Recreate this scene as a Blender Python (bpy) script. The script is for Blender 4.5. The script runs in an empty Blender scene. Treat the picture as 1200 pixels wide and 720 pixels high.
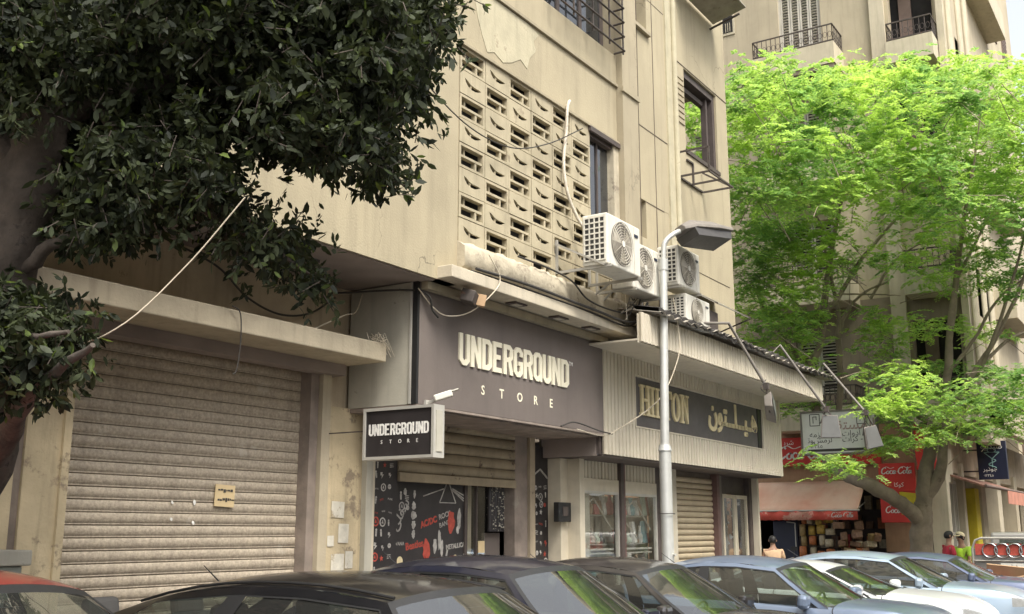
import bpy, bmesh, math, random
from math import sin, cos, pi, radians, atan, sqrt
from mathutils import Vector, Matrix, Euler
from mathutils.geometry import tessellate_polygon
import numpy as np
random.seed(7); np.random.seed(7)
S = bpy.context.scene
C = S.collection

# ---------------------------------------------------------------- camera, sky, sun, exposure
cam = bpy.data.cameras.new('camera'); cam_o = bpy.data.objects.new('camera', cam); C.objects.link(cam_o)
cam.sensor_width = 36; cam.lens = 37.5; cam.clip_end = 2000; cam.clip_start = .05
cam_o.location = (0, 0, 1.72)
PITCH = atan(263/1250); HEAD = radians(32.95)
cam_o.rotation_euler = (pi/2+PITCH, 0, HEAD-pi/2)
S.camera = cam_o
W = bpy.data.worlds.new("World"); S.world = W; W.use_nodes = True
wn = W.node_tree; bg = wn.nodes['Background']
sky = wn.nodes.new('ShaderNodeTexSky'); sky.sky_type = 'NISHITA'; sky.sun_disc = False
SUN_EL = radians(58); SUN_AZ = radians(-118)     # azimuth of the sun measured from +x towards +y
sky.sun_elevation = SUN_EL; sky.sun_rotation = pi/2-SUN_AZ
sky.dust_density = 5; sky.air_density = 1; sky.ozone_density = 1
hs = wn.nodes.new('ShaderNodeHueSaturation'); hs.inputs['Saturation'].default_value = .28
wn.links.new(sky.outputs[0], hs.inputs['Color']); wn.links.new(hs.outputs[0], bg.inputs[0])
bg.inputs[1].default_value = .15
sl = bpy.data.lights.new('sun', 'SUN'); sun = bpy.data.objects.new('sun', sl); C.objects.link(sun)
sl.energy = 1.35; sl.angle = radians(16); sl.color = (1, .95, .86)
sdir = Vector((cos(SUN_EL)*cos(SUN_AZ), cos(SUN_EL)*sin(SUN_AZ), sin(SUN_EL)))
sun.rotation_euler = sdir.to_track_quat('Z', 'Y').to_euler(); sun.location = (0, 0, 40)
S.view_settings.view_transform = 'Standard'; S.view_settings.look = 'None'
S.view_settings.gamma = 1; S.view_settings.exposure = 1.3

# ---------------------------------------------------------------- helpers
def lin(*c):
    if len(c) == 1: c = c[0]
    return tuple((x/12.92 if x <= .04045 else ((x+.055)/1.055)**2.4) for x in (v/255 for v in c))
def tag(o, label=None, cat=None, group=None, kind=None):
    if label: o['label'] = label
    if cat: o['category'] = cat
    if group: o['group'] = group
    if kind: o['kind'] = kind
    return o
def thing(name, loc, label, cat, group=None, rz=0):
    o = bpy.data.objects.new(name, None); C.objects.link(o); o.location = loc; o.rotation_euler = (0, 0, rz)
    o.empty_display_size = .2
    return tag(o, label, cat, group)
def root_loc(p):
    v = Vector((0, 0, 0))
    while p is not None:
        v = v+p.location; p = p.parent
    return v
def link_mesh(name, me, mat=None, parent=None, loc=None, world=True):
    """world=True: the mesh is in world coordinates (or, under a thing at the origin, in its own)."""
    if mat is not None and not me.materials: me.materials.append(mat)
    o = bpy.data.objects.new(name, me); C.objects.link(o)
    if parent is not None:
        o.parent = parent
        if world:
            r = root_loc(parent)
            if r.length > 0: me.transform(Matrix.Translation(-r))
    if loc is not None: o.location = loc
    return o
def piece(name, me, parent, wloc, rot=None):
    """a shared-mesh piece placed at a world point under its thing"""
    o = bpy.data.objects.new(name, me); C.objects.link(o); o.parent = parent
    o.location = Vector(wloc)-(root_loc(parent) if parent else Vector((0, 0, 0)))
    if rot: o.rotation_euler = rot
    return o
def copy_tree(o, parent=None):
    c = o.copy(); C.objects.link(c); c.parent = parent
    for ch in list(o.children): copy_tree(ch, c)
    return c
class MB:
    def __init__(s): s.v = []; s.f = []; s.sm = []
    def add(s, vs, fs, smooth=False):
        n = len(s.v); s.v += [tuple(v) for v in vs]
        for f in fs: s.f.append(tuple(n+i for i in f)); s.sm.append(smooth)
        return s
    def box(s, x0, x1, y0, y1, z0, z1):
        vs = [(x, y, z) for z in (z0, z1) for y in (y0, y1) for x in (x0, x1)]
        return s.add(vs, [(0, 2, 3, 1), (4, 5, 7, 6), (0, 1, 5, 4), (2, 6, 7, 3), (0, 4, 6, 2), (1, 3, 7, 5)])
    def obox(s, c, sz, rot=None):
        M = Matrix.Translation(c) @ (rot.to_matrix().to_4x4() if rot else Matrix())
        vs = [M @ Vector((x*sz[0]/2, y*sz[1]/2, z*sz[2]/2)) for z in (-1, 1) for y in (-1, 1) for x in (-1, 1)]
        return s.add(vs, [(0, 2, 3, 1), (4, 5, 7, 6), (0, 1, 5, 4), (2, 6, 7, 3), (0, 4, 6, 2), (1, 3, 7, 5)])
    def bar(s, a, b, w, h=None):
        a = Vector(a); b = Vector(b); h = h or w; d = (b-a); L = d.length; d.normalize()
        up = Vector((0, 0, 1)) if abs(d.z) < .95 else Vector((0, 1, 0))
        x = d.cross(up).normalized(); y = x.cross(d).normalized()
        vs = [p+x*i*w/2+y*j*h/2 for p in (a, b) for i, j in ((-1, -1), (1, -1), (1, 1), (-1, 1))]
        return s.add(vs, [(0, 3, 2, 1), (4, 5, 6, 7), (0, 1, 5, 4), (1, 2, 6, 5), (2, 3, 7, 6), (3, 0, 4, 7)])
    def tube(s, pts, r, n=8, cap=True):
        pts = [Vector(p) for p in pts]; m = len(pts)
        rs = r if isinstance(r, (list, tuple)) else [r]*m
        t0 = (pts[1]-pts[0]).normalized(); up = Vector((0, 0, 1)) if abs(t0.z) < .9 else Vector((1, 0, 0))
        x = t0.cross(up).normalized(); vs = []; fs = []
        for i, p in enumerate(pts):
            t = (pts[min(i+1, m-1)]-pts[max(i-1, 0)])
            t = t.normalized() if t.length > 1e-9 else t0
            x = (x-t*x.dot(t)); x = x.normalized() if x.length > 1e-6 else t.orthogonal().normalized()
            y = t.cross(x)
            for k in range(n):
                a = 2*pi*k/n; vs.append(p+(x*cos(a)+y*sin(a))*rs[i])
        for i in range(m-1):
            for k in range(n): fs.append((i*n+k, i*n+(k+1) % n, (i+1)*n+(k+1) % n, (i+1)*n+k))
        s.add(vs, fs, True)
        if cap: s.add(vs[:n], [tuple(range(n))[::-1]]); s.add(vs[-n:], [tuple(range(n))])
        return s
    def prism(s, loops, M, depth, holes=()):
        """polygon (2D) with holes, extruded along local +z by depth, mapped by M"""
        lp = [loops]+list(holes); flat = [p for l in lp for p in l]
        tris = tessellate_polygon([[Vector((p[0], p[1], 0)) for p in l] for l in lp])
        A = [M @ Vector((p[0], p[1], depth)) for p in flat]; B = [M @ Vector((p[0], p[1], 0)) for p in flat]; n = len(flat)
        fs = []
        for t in tris:
            a, b, c = [Vector((*flat[i], 0)) for i in t]
            if (b-a).cross(c-a).z < 0: t = t[::-1]
            fs.append(tuple(t)); fs.append(tuple(n+i for i in t[::-1]))
        k = 0
        for li, l in enumerate(lp):
            m = len(l); ar = sum(l[i][0]*l[(i+1) % m][1]-l[(i+1) % m][0]*l[i][1] for i in range(m))
            for i in range(m):
                a, b = k+i, k+(i+1) % m
                if (ar > 0) == (li == 0): fs.append((b, a, n+a, n+b))
                else: fs.append((a, b, n+b, n+a))
            k += m
        return s.add(A+B, fs)
    def disc(s, c, r, axis='y', n=20, r0=0, sgn=-1):
        c = Vector(c); vs = []
        for rr in (r0, r):
            for k in range(n):
                a = 2*pi*k/n; u, w = cos(a)*rr, sin(a)*rr
                vs.append(c+(Vector((u, 0, w)) if axis == 'y' else Vector((0, u, w)) if axis == 'x' else Vector((u, w, 0))))
        return s.add(vs, [(k, (k+1) % n, n+(k+1) % n, n+k) for k in range(n)] if r0 > 0 else [tuple(n+k for k in range(n))])
    def mesh(s, name='m'):
        me = bpy.data.meshes.new(name); me.from_pydata(s.v, [], s.f); me.polygons.foreach_set('use_smooth', s.sm); me.update(); return me
    def build(s, name, mat, parent=None, kind=None, bevel=0, world=True, label=None):
        me = s.mesh(name); o = link_mesh(name, me, mat, parent, world=world)
        if bevel:
            b = o.modifiers.new('bevel', 'BEVEL'); b.width = bevel; b.segments = 2; b.limit_method = 'ANGLE'
        if kind: o['kind'] = kind
        if label: o['label'] = label
        return o
def quad_mesh(name, V, nper):
    """fast mesh of N polygons with nper corners from an (N*nper,3) array"""
    V = np.asarray(V, dtype=np.float32).reshape(-1, 3); n = len(V)//nper
    me = bpy.data.meshes.new(name); me.vertices.add(len(V)); me.vertices.foreach_set('co', V.ravel())
    me.loops.add(len(V)); me.loops.foreach_set('vertex_index', np.arange(len(V), dtype=np.int32))
    me.polygons.add(n); me.polygons.foreach_set('loop_start', np.arange(0, len(V), nper, dtype=np.int32))
    me.polygons.foreach_set('loop_total', np.full(n, nper, dtype=np.int32)); me.update(calc_edges=True); return me
FACE_Y = lambda x, y, z: Matrix.Translation((x, y, z)) @ Matrix.Rotation(pi/2, 4, 'X')          # upright, seen from -y
FACE_X = lambda x, y, z: Matrix.Translation((x, y, z)) @ Matrix.Rotation(-pi/2, 4, 'Z') @ Matrix.Rotation(pi/2, 4, 'X')   # upright, seen from -x
def text_into(mb, s, M, size=1, extrude=.005, align='LEFT', shear=0, bold=0):
    cu = bpy.data.curves.new('txt', 'FONT'); cu.body = s; cu.size = size; cu.extrude = extrude; cu.align_x = align
    cu.shear = shear; cu.offset = bold; cu.resolution_u = 3
    o = bpy.data.objects.new('txt', cu); C.objects.link(o)
    dg = bpy.context.evaluated_depsgraph_get(); me = o.evaluated_get(dg).to_mesh()
    mb.add([M @ v.co for v in me.vertices], [tuple(p.vertices) for p in me.polygons])
    bpy.data.objects.remove(o); bpy.data.curves.remove(cu); return mb
def arrow(pts, r=.004, n=6): return MB().tube(pts, r, n)
def sag(a, b, d, n=12):
    a = Vector(a); b = Vector(b)
    return [a.lerp(b, i/n)-Vector((0, 0, d*4*(i/n)*(1-i/n))) for i in range(n+1)]
def spline(P, n=6):
    P = [Vector(p) for p in P]; Q = [P[0]*2-P[1]]+P+[P[-1]*2-P[-2]]; out = []
    for i in range(1, len(Q)-2):
        a, b, c, d = Q[i-1:i+3]
        for k in range(n):
            t = k/n; out.append(.5*((2*b)+(c-a)*t+(2*a-5*b+4*c-d)*t*t+(3*b-a-3*c+d)*t**3))
    out.append(P[-1]); return out

# ---------------------------------------------------------------- materials
def mat(name, col, rough=.8, var=.12, vs=3, bump=.2, bs=60, streak=0, metal=0, coat=0, col2=None, spots=0, spotcol=None, coords='pos', spec=.5, spotscale=2.2, crack=0):
    m = bpy.data.materials.new(name); m.use_nodes = True; nt = m.node_tree; N = nt.nodes; L = nt.links; b = N['Principled BSDF']
    b.inputs['Roughness'].default_value = rough; b.inputs['Metallic'].default_value = metal
    b.inputs['Coat Weight'].default_value = coat; b.inputs['Coat Roughness'].default_value = .06
    b.inputs['Specular IOR Level'].default_value = spec
    if coords == 'pos': src = N.new('ShaderNodeNewGeometry').outputs['Position']
    else: src = N.new('ShaderNodeTexCoord').outputs['Object']
    def noise(scale, det=4, vec=None, rg=.55):
        n = N.new('ShaderNodeTexNoise'); n.inputs['Scale'].default_value = scale; n.inputs['Detail'].default_value = det; n.inputs['Roughness'].default_value = rg
        L.new(vec or src, n.inputs['Vector']); return n.outputs['Fac']
    def ramp(f, a, b_):
        r = N.new('ShaderNodeMapRange'); r.inputs[1].default_value = a; r.inputs[2].default_value = b_; L.new(f, r.inputs[0]); return r.outputs[0]
    def mix(f, a, b_, mode='MIX'):
        x = N.new('ShaderNodeMix'); x.data_type = 'RGBA'; x.blend_type = mode
        for i, v in ((0, f), (6, a), (7, b_)):
            if hasattr(v, 'links'): L.new(v, x.inputs[i])
            else: x.inputs[i].default_value = v if i == 0 else (*v[:3], 1)
        return x.outputs[2]
    c1 = tuple(max(0, c*(1-var)) for c in col); c2 = col2 or tuple(min(1, c*(1+var)) for c in col)
    out = mix(ramp(noise(vs, 5), .3, .7), c1, c2)
    if streak:
        mp = N.new('ShaderNodeMapping'); mp.inputs['Scale'].default_value = (7, 7, .55); L.new(src, mp.inputs['Vector'])
        f = ramp(noise(1.1, 5, mp.outputs[0], .65), .5, .8)
        mm = N.new('ShaderNodeMath'); mm.operation = 'MULTIPLY'; mm.inputs[1].default_value = streak; L.new(f, mm.inputs[0])
        out = mix(mm.outputs[0], out, tuple(c*.42 for c in col))
    if spots:
        f = ramp(noise(spotscale, 6, None, .7), 1-spots-.03, 1-spots+.03)
        out = mix(f, out, spotcol or tuple(c*.5 for c in col))
    if crack:
        v = N.new('ShaderNodeTexVoronoi'); v.feature = 'DISTANCE_TO_EDGE'; v.inputs['Scale'].default_value = .55
        nz = N.new('ShaderNodeTexNoise'); nz.inputs['Scale'].default_value = 1.6; nz.inputs['Detail'].default_value = 6; L.new(src, nz.inputs['Vector'])
        va = N.new('ShaderNodeVectorMath'); va.operation = 'MULTIPLY_ADD'; va.inputs[1].default_value = (1.1, 1.1, 1.1); L.new(nz.outputs['Color'], va.inputs[0]); L.new(src, va.inputs[2]); L.new(va.outputs[0], v.inputs['Vector'])
        f1 = ramp(v.outputs['Distance'], .006, .0); f2 = ramp(noise(.5, 2), .52, .6)
        mm = N.new('ShaderNodeMath'); mm.operation = 'MULTIPLY'; L.new(f1, mm.inputs[0]); L.new(f2, mm.inputs[1])
        m3 = N.new('ShaderNodeMath'); m3.operation = 'MULTIPLY'; m3.inputs[1].default_value = crack; L.new(mm.outputs[0], m3.inputs[0])
        out = mix(m3.outputs[0], out, tuple(c*.35 for c in col))
        sp = N.new('ShaderNodeMapping'); sp.inputs['Scale'].default_value = (1, 1, .35); L.new(src, sp.inputs['Vector'])
        f = ramp(noise(.9, 7, sp.outputs[0], .68), .52, .74); m4 = N.new('ShaderNodeMath'); m4.operation = 'MULTIPLY'; m4.inputs[1].default_value = .55; L.new(f, m4.inputs[0])
        out = mix(m4.outputs[0], out, tuple(c*.66 for c in col))
        f = ramp(noise(9, 7, None, .75), .62, .68); m5 = N.new('ShaderNodeMath'); m5.operation = 'MULTIPLY'; m5.inputs[1].default_value = .35; L.new(f, m5.inputs[0])
        out = mix(m5.outputs[0], out, tuple(c*.6 for c in col))
    L.new(out, b.inputs['Base Color'])
    if var:
        rr = N.new('ShaderNodeMapRange'); rr.inputs[3].default_value = max(0, rough-.1); rr.inputs[4].default_value = min(1, rough+.12); L.new(noise(vs*3, 3), rr.inputs[0]); L.new(rr.outputs[0], b.inputs['Roughness'])
    if bump:
        bp = N.new('ShaderNodeBump'); bp.inputs['Strength'].default_value = bump; bp.inputs['Distance'].default_value = .01
        L.new(noise(bs, 5), bp.inputs['Height']); L.new(bp.outputs[0], b.inputs['Normal'])
    return m
def glass(name, tint=(.75, .8, .78), opac=.25, rough=.02, dark=(.02, .025, .025), spec=1.0, ior=1.75):
    """thin pane: part of the light goes straight through (tinted), part is mirrored by angle"""
    m = bpy.data.materials.new(name); m.use_nodes = True; nt = m.node_tree; N = nt.nodes; L = nt.links; N.remove(N['Principled BSDF'])
    tr = N.new('ShaderNodeBsdfTransparent'); tr.inputs[0].default_value = (*tint, 1)
    gl = N.new('ShaderNodeBsdfGlossy'); gl.inputs['Roughness'].default_value = rough; gl.inputs[0].default_value = (spec, spec, spec, 1)
    df = N.new('ShaderNodeBsdfDiffuse'); df.inputs[0].default_value = (*dark, 1)
    a = N.new('ShaderNodeMixShader'); a.inputs[0].default_value = opac; L.new(tr.outputs[0], a.inputs[1]); L.new(df.outputs[0], a.inputs[2])
    fr = N.new('ShaderNodeFresnel'); gg = N.new('ShaderNodeNewGeometry'); mr = N.new('ShaderNodeMapRange'); mr.inputs[3].default_value = ior; mr.inputs[4].default_value = 1/ior; L.new(gg.outputs['Backfacing'], mr.inputs[0]); L.new(mr.outputs[0], fr.inputs[0])
    bp = N.new('ShaderNodeBump'); bp.inputs['Strength'].default_value = .04; bp.inputs['Distance'].default_value = .02
    nz = N.new('ShaderNodeTexNoise'); nz.inputs['Scale'].default_value = 2.5; L.new(nz.outputs[0], bp.inputs['Height'])
    tc = N.new('ShaderNodeTexCoord'); L.new(tc.outputs['Object'], nz.inputs['Vector'])
    L.new(bp.outputs[0], gl.inputs['Normal'])
    b = N.new('ShaderNodeMixShader'); L.new(fr.outputs[0], b.inputs[0]); L.new(a.outputs[0], b.inputs[1]); L.new(gl.outputs[0], b.inputs[2])
    L.new(b.outputs[0], N['Material Output'].inputs[0]); return m
def leafmat(name, c1, c2, trans=.45, rough=.5, spec=.3, scale=6, tcol=None):
    m = bpy.data.materials.new(name); m.use_nodes = True; nt = m.node_tree; N = nt.nodes; L = nt.links; b = N['Principled BSDF']
    b.inputs['Roughness'].default_value = rough; b.inputs['Specular IOR Level'].default_value = spec
    g = N.new('ShaderNodeNewGeometry'); n = N.new('ShaderNodeTexNoise'); n.inputs['Scale'].default_value = scale; n.inputs['Detail'].default_value = 3
    L.new(g.outputs['Position'], n.inputs['Vector'])
    r = N.new('ShaderNodeMapRange'); r.inputs[1].default_value = .35; r.inputs[2].default_value = .65; L.new(n.outputs[0], r.inputs[0])
    ad = N.new('ShaderNodeMath'); ad.operation = 'ADD'; ad.use_clamp = True
    sc = N.new('ShaderNodeMath'); sc.operation = 'MULTIPLY_ADD'; sc.inputs[1].default_value = .7; sc.inputs[2].default_value = -.35
    L.new(g.outputs['Random Per Island'], sc.inputs[0]); L.new(sc.outputs[0], ad.inputs[0]); L.new(r.outputs[0], ad.inputs[1])
    x = N.new('ShaderNodeMix'); x.data_type = 'RGBA'; x.inputs[6].default_value = (*c1, 1); x.inputs[7].default_value = (*c2, 1); L.new(ad.outputs[0], x.inputs[0])
    L.new(x.outputs[2], b.inputs['Base Color'])
    t = N.new('ShaderNodeBsdfTranslucent'); ms = N.new('ShaderNodeMixShader'); ms.inputs[0].default_value = trans
    y = N.new('ShaderNodeMix'); y.data_type = 'RGBA'; y.blend_type = 'MULTIPLY'; y.inputs[0].default_value = 1; y.inputs[7].default_value = (*(tcol or (1.3, 1.35, .8)), 1)
    L.new(x.outputs[2], y.inputs[6]); L.new(y.outputs[2], t.inputs[0])
    L.new(b.outputs[0], ms.inputs[1]); L.new(t.outputs[0], ms.inputs[2]); L.new(ms.outputs[0], N['Material Output'].inputs[0]); return m

M = {}
M['stucco'] = mat('stucco', (.385, .33, .218), .9, .09, 1.1, .4, 45, streak=.35, crack=.9)
M['stucco_grey'] = mat('stucco_grey', (.345, .295, .2), .9, .1, 1.3, .3, 40, streak=.5, crack=.5)
M['block'] = mat('block', (.40, .345, .23), .85, .14, 3, .3, 50, streak=.5, spots=.36, spotcol=(.29, .24, .16), spotscale=3)
M['patch'] = mat('patch', (.44, .395, .27), .9, .12, 4, .4, 30, streak=.45, spots=.36, spotcol=(.33, .28, .19), spotscale=4)
M['old_wall'] = mat('old_wall', (.44, .36, .25), .9, .22, 1.6, .5, 25, streak=.55, spots=.32, spotcol=(.17, .13, .09))
M['canopy'] = mat('canopy', (.42, .36, .255), .9, .15, 2, .45, 35, streak=.5, spots=.3, spotcol=(.25, .2, .14))
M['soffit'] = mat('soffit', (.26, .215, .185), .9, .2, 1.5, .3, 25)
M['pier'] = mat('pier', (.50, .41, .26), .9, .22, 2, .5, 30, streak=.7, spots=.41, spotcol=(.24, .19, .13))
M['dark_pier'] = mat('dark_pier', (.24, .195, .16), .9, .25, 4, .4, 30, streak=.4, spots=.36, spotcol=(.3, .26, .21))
M['flaky'] = mat('flaky', (.44, .385, .28), .9, .14, 5, .9, 22, streak=.5, spots=.40, spotcol=(.25, .21, .155), spotscale=4)
M['ledge'] = mat('ledge', (.5, .44, .33), .85, .1, 3, .4, 40, streak=.45, spots=.3, spotcol=(.3, .25, .18), spotscale=6)
M['dark'] = mat('shade_black', (.018, .016, .014), .95, .3, 2, 0)  # near-black colour stands for the shade inside openings
M['groove'] = mat('groove', (.11, .085, .06), .95, .2, 4, 0)
M['shutter'] = mat('shutter', (.42, .355, .268), .6, .24, 38, .4, 70, streak=.45, metal=.1, spots=.34, spotcol=(.49, .435, .35), spotscale=2.5)
M['shutter_old'] = mat('shutter_old', (.30, .245, .16), .65, .25, 3, .4, 60, streak=.5, metal=.2, spots=.37, spotcol=(.09, .055, .035), spotscale=5)
M['shutter_cream'] = mat('shutter_cream', (.47, .385, .255), .6, .1, 3, .2, 60, streak=.3)
M['sign_brown'] = mat('sign_brown', (.145, .12, .104), .75, .13, 1.5, .15, 50, streak=.2, spots=.3, spotcol=(.17, .142, .122), spotscale=2)
M['sign_side'] = mat('sign_side', (.43, .405, .33), .7, .14, 2.5, .2, 50, streak=.35, spots=.33, spotcol=(.16, .15, .13))
M['cream_letter'] = mat('cream_letter', (.80, .74, .56), .6, .04, 5, 0)
M['white_print'] = mat('white_print', (.78, .76, .70), .7, .2, 30, 0)
M['sticker_white'] = mat('sticker_white', (.42, .40, .36), .75, .35, 14, 0)
M['red_print'] = mat('red_print', (.42, .07, .045), .7, .25, 20, 0)
M['black_sticker'] = mat('black_sticker', (.028, .024, .024), .45, .3, 4, .1, 60)
M['gold'] = mat('gold', (.66, .56, .33), .6, .15, 8, .15, 60)
M['clad'] = mat('clad', (.56, .50, .385), .6, .06, 2, .1, 60, streak=.42)
M['slate'] = mat('slate', (.10, .09, .085), .6, .15, 3, .25, 60, spots=.3, spotcol=(.08, .075, .07))
M['tin'] = mat('tin', (.32, .285, .23), .6, .2, 6, .3, 40, metal=.3, spots=.4, spotcol=(.14, .09, .06), spotscale=4)
M['tin_dark'] = mat('tin_dark', (.04, .035, .03), .7, .2, 6, .3, 40)
M['alu'] = mat('alu', (.55, .53, .47), .45, .08, 5, 0, metal=.35)
M['cream_frame'] = mat('cream_frame', (.56, .5, .38), .6, .08, 5, .1, 60, streak=.3)
M['frame_dark'] = mat('frame_dark', (.075, .058, .05), .6, .2, 5, .1)
M['frame_red'] = mat('frame_red', (.13, .075, .065), .6, .2, 5, .1)
M['white_plastic'] = mat('white_plastic', (.66, .63, .54), .5, .08, 4, .05, 40, streak=.5, spots=.33, spotcol=(.45, .40, .31), spotscale=5)
M['ac_dark'] = mat('ac_dark', (.045, .042, .038), .7, .2, 8, 0)
M['ac_guard'] = mat('ac_guard', (.46, .42, .34), .5, .1, 8, 0)
M['iron'] = mat('iron', (.085, .07, .06), .7, .3, 10, .3, 60, metal=.3, spots=.36, spotcol=(.16, .08, .045), spotscale=9)
M['bracket'] = mat('bracket', (.4, .38, .33), .6, .1, 8, .1, metal=.3)
M['pole'] = mat('pole', (.52, .52, .48), .45, .1, 4, .12, 60, metal=.35, streak=.25)
M['lamp_grey'] = mat('lamp_grey', (.175, .155, .13), .65, .15, 6, .15, metal=.0, streak=.2)
M['lens'] = mat('lens', (.06, .055, .05), .45, .1, 5, 0)
M['display'] = mat('display', (.52, .49, .41), .8, .3, 5, .1)
M['lens_pale'] = mat('lens_pale', (.13, .13, .12), .4, .1, 5, 0)
M['fan_back'] = mat('fan_back', (.16, .145, .12), .7, .2, 8, 0)
M['cable'] = mat('cable', (.04, .036, .03), .7, .2, 10, 0)
M['cable_light'] = mat('cable_light', (.55, .48, .36), .7, .1, 10, 0)
M['hose'] = mat('hose', (.56, .5, .4), .7, .18, 12, .5, 40)
M['paper'] = mat('paper', (.62, .48, .27), .8, .06, 6, 0)
M['paper_white'] = mat('paper_white', (.62, .58, .48), .85, .15, 10, .1, spots=.38, spotcol=(.4, .33, .22), spotscale=8)
M['ink'] = mat('ink', (.05, .045, .04), .8, .1, 5, 0)
M['road'] = mat('road', (.055, .052, .048), .9, .15, 1.5, .5, 90, spots=.33, spotcol=(.07, .065, .06))
M['paving'] = mat('paving', (.27, .24, .2), .9, .15, 1, .4, 40, spots=.33, spotcol=(.19, .165, .14))
M['kerb'] = mat('kerb', (.34, .32, .28), .9, .15, 3, .4, 40)
M['bark'] = mat('bark', (.085, .068, .054), .95, .4, 7, 1.0, 26, streak=.5, spots=.38, spotcol=(.05, .04, .033), spotscale=7)
M['bark_pale'] = mat('bark_pale', (.235, .19, .135), .9, .25, 4, .9, 20, streak=.3, spots=.34, spotcol=(.14, .11, .08))
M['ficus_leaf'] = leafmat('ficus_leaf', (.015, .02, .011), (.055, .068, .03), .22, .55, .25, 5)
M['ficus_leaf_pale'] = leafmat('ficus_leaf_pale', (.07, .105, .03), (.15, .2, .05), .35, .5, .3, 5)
M['green_leaf'] = leafmat('green_leaf', (.20, .34, .13), (.48, .62, .16), .58, .6, .2, .5, (1.25, 1.3, .95))  # broad tone noise also paints lit and shaded clumps of the crown
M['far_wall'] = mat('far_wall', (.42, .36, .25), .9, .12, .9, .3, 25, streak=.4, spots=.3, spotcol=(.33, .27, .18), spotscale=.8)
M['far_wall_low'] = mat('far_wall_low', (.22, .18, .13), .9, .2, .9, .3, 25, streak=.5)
M['far_trim'] = mat('far_trim', (.50, .44, .32), .9, .1, 2, .2, 25, streak=.45)
M['shutter_white'] = mat('shutter_white', (.5, .47, .4), .7, .1, 3, 0, streak=.3)
M['shutter_brown'] = mat('shutter_brown', (.17, .12, .095), .7, .15, 3, 0)
M['red_sign'] = mat('red_sign', (.56, .035, .025), .5, .1, 2, .05, streak=.15)
M['awning'] = mat('awning', (.78, .40, .27), .85, .1, .9, .3, 25, streak=.15, col2=(.80, .60, .44))
M['valance'] = mat('valance', (.62, .10, .07), .85, .2, 2, .2, 25, spots=.44, spotcol=(.68, .34, .26))
M['blue_sign'] = mat('blue_sign', (.012, .016, .04), .4, .1, 3, 0)
M['yellow_paint'] = mat('yellow_paint', (.5, .40, .02), .7, .15, 3, .2, streak=.3)
M['sign_white'] = mat('sign_white', (.66, .66, .60), .6, .06, 3, 0, streak=.2)
M['rubber'] = mat('rubber', (.02, .02, .02), .8, .1, 5, .2)
M['black_trim'] = mat('black_trim', (.015, .015, .015), .5, .1, 5, 0, coords='obj')
M['chrome'] = mat('chrome', (.55, .55, .54), .18, .02, 5, 0, metal=1)
M['seat'] = mat('seat', (.15, .14, .125), .9, .1, 5, .2, coords='obj')
M['glass_car'] = glass('glass_car', (.62, .68, .64), .16, .012, (.12, .12, .11), ior=2.5)
M['glass_side'] = glass('glass_side', (.6, .66, .63), .15, .02, (.12, .12, .11), ior=1.8)
M['glass_shop'] = glass('glass_shop', (.97, .98, .97), .03, .02, (.1, .1, .09), ior=1.6)
M['glass_win'] = glass('glass_win', (.3, .33, .33), .5, .03, (.05, .055, .06))
M['headlamp'] = mat('headlamp', (.6, .62, .62), .1, .1, 20, .3, 30, metal=.6)
M['tail_red'] = mat('tail_red', (.3, .02, .015), .2, .1, 20, 0)
M['hair'] = mat('hair', (.012, .01, .009), .6, .2, 40, .5, 80, coords='obj')
M['skin'] = mat('skin', (.30, .17, .11), .55, .08, 20, .1, coords='obj')
M['cardboard'] = mat('cardboard', (.42, .28, .16), .9, .1, 5, .1)
def paint(name, col, metal=.3, rough=.32, dust=(.25, .22, .18), d=.28):
    m = mat(name, col, rough, .04, 2, 0, coat=.8, metal=metal, coords='obj', spots=0)
    nt = m.node_tree; N = nt.nodes; L = nt.links; b = N['Principled BSDF']
    old = b.inputs['Base Color'].links[0].from_socket
    tc = N.new('ShaderNodeTexCoord'); n = N.new('ShaderNodeTexNoise'); n.inputs['Scale'].default_value = 1.7; n.inputs['Detail'].default_value = 9; n.inputs['Roughness'].default_value = .7
    L.new(tc.outputs['Object'], n.inputs['Vector'])
    r = N.new('ShaderNodeMapRange'); r.inputs[1].default_value = .35; r.inputs[2].default_value = .75; r.inputs[4].default_value = d; L.new(n.outputs[0], r.inputs[0])
    x = N.new('ShaderNodeMix'); x.data_type = 'RGBA'; L.new(r.outputs[0], x.inputs[0]); L.new(old, x.inputs[6]); x.inputs[7].default_value = (*dust, 1)
    L.new(x.outputs[2], b.inputs['Base Color'])
    r2 = N.new('ShaderNodeMapRange'); r2.inputs[1].default_value = .3; r2.inputs[2].default_value = .75; r2.inputs[3].default_value = .03; r2.inputs[4].default_value = .16; L.new(n.outputs[0], r2.inputs[0]); L.new(r2.outputs[0], b.inputs['Coat Roughness'])
    return m
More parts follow.
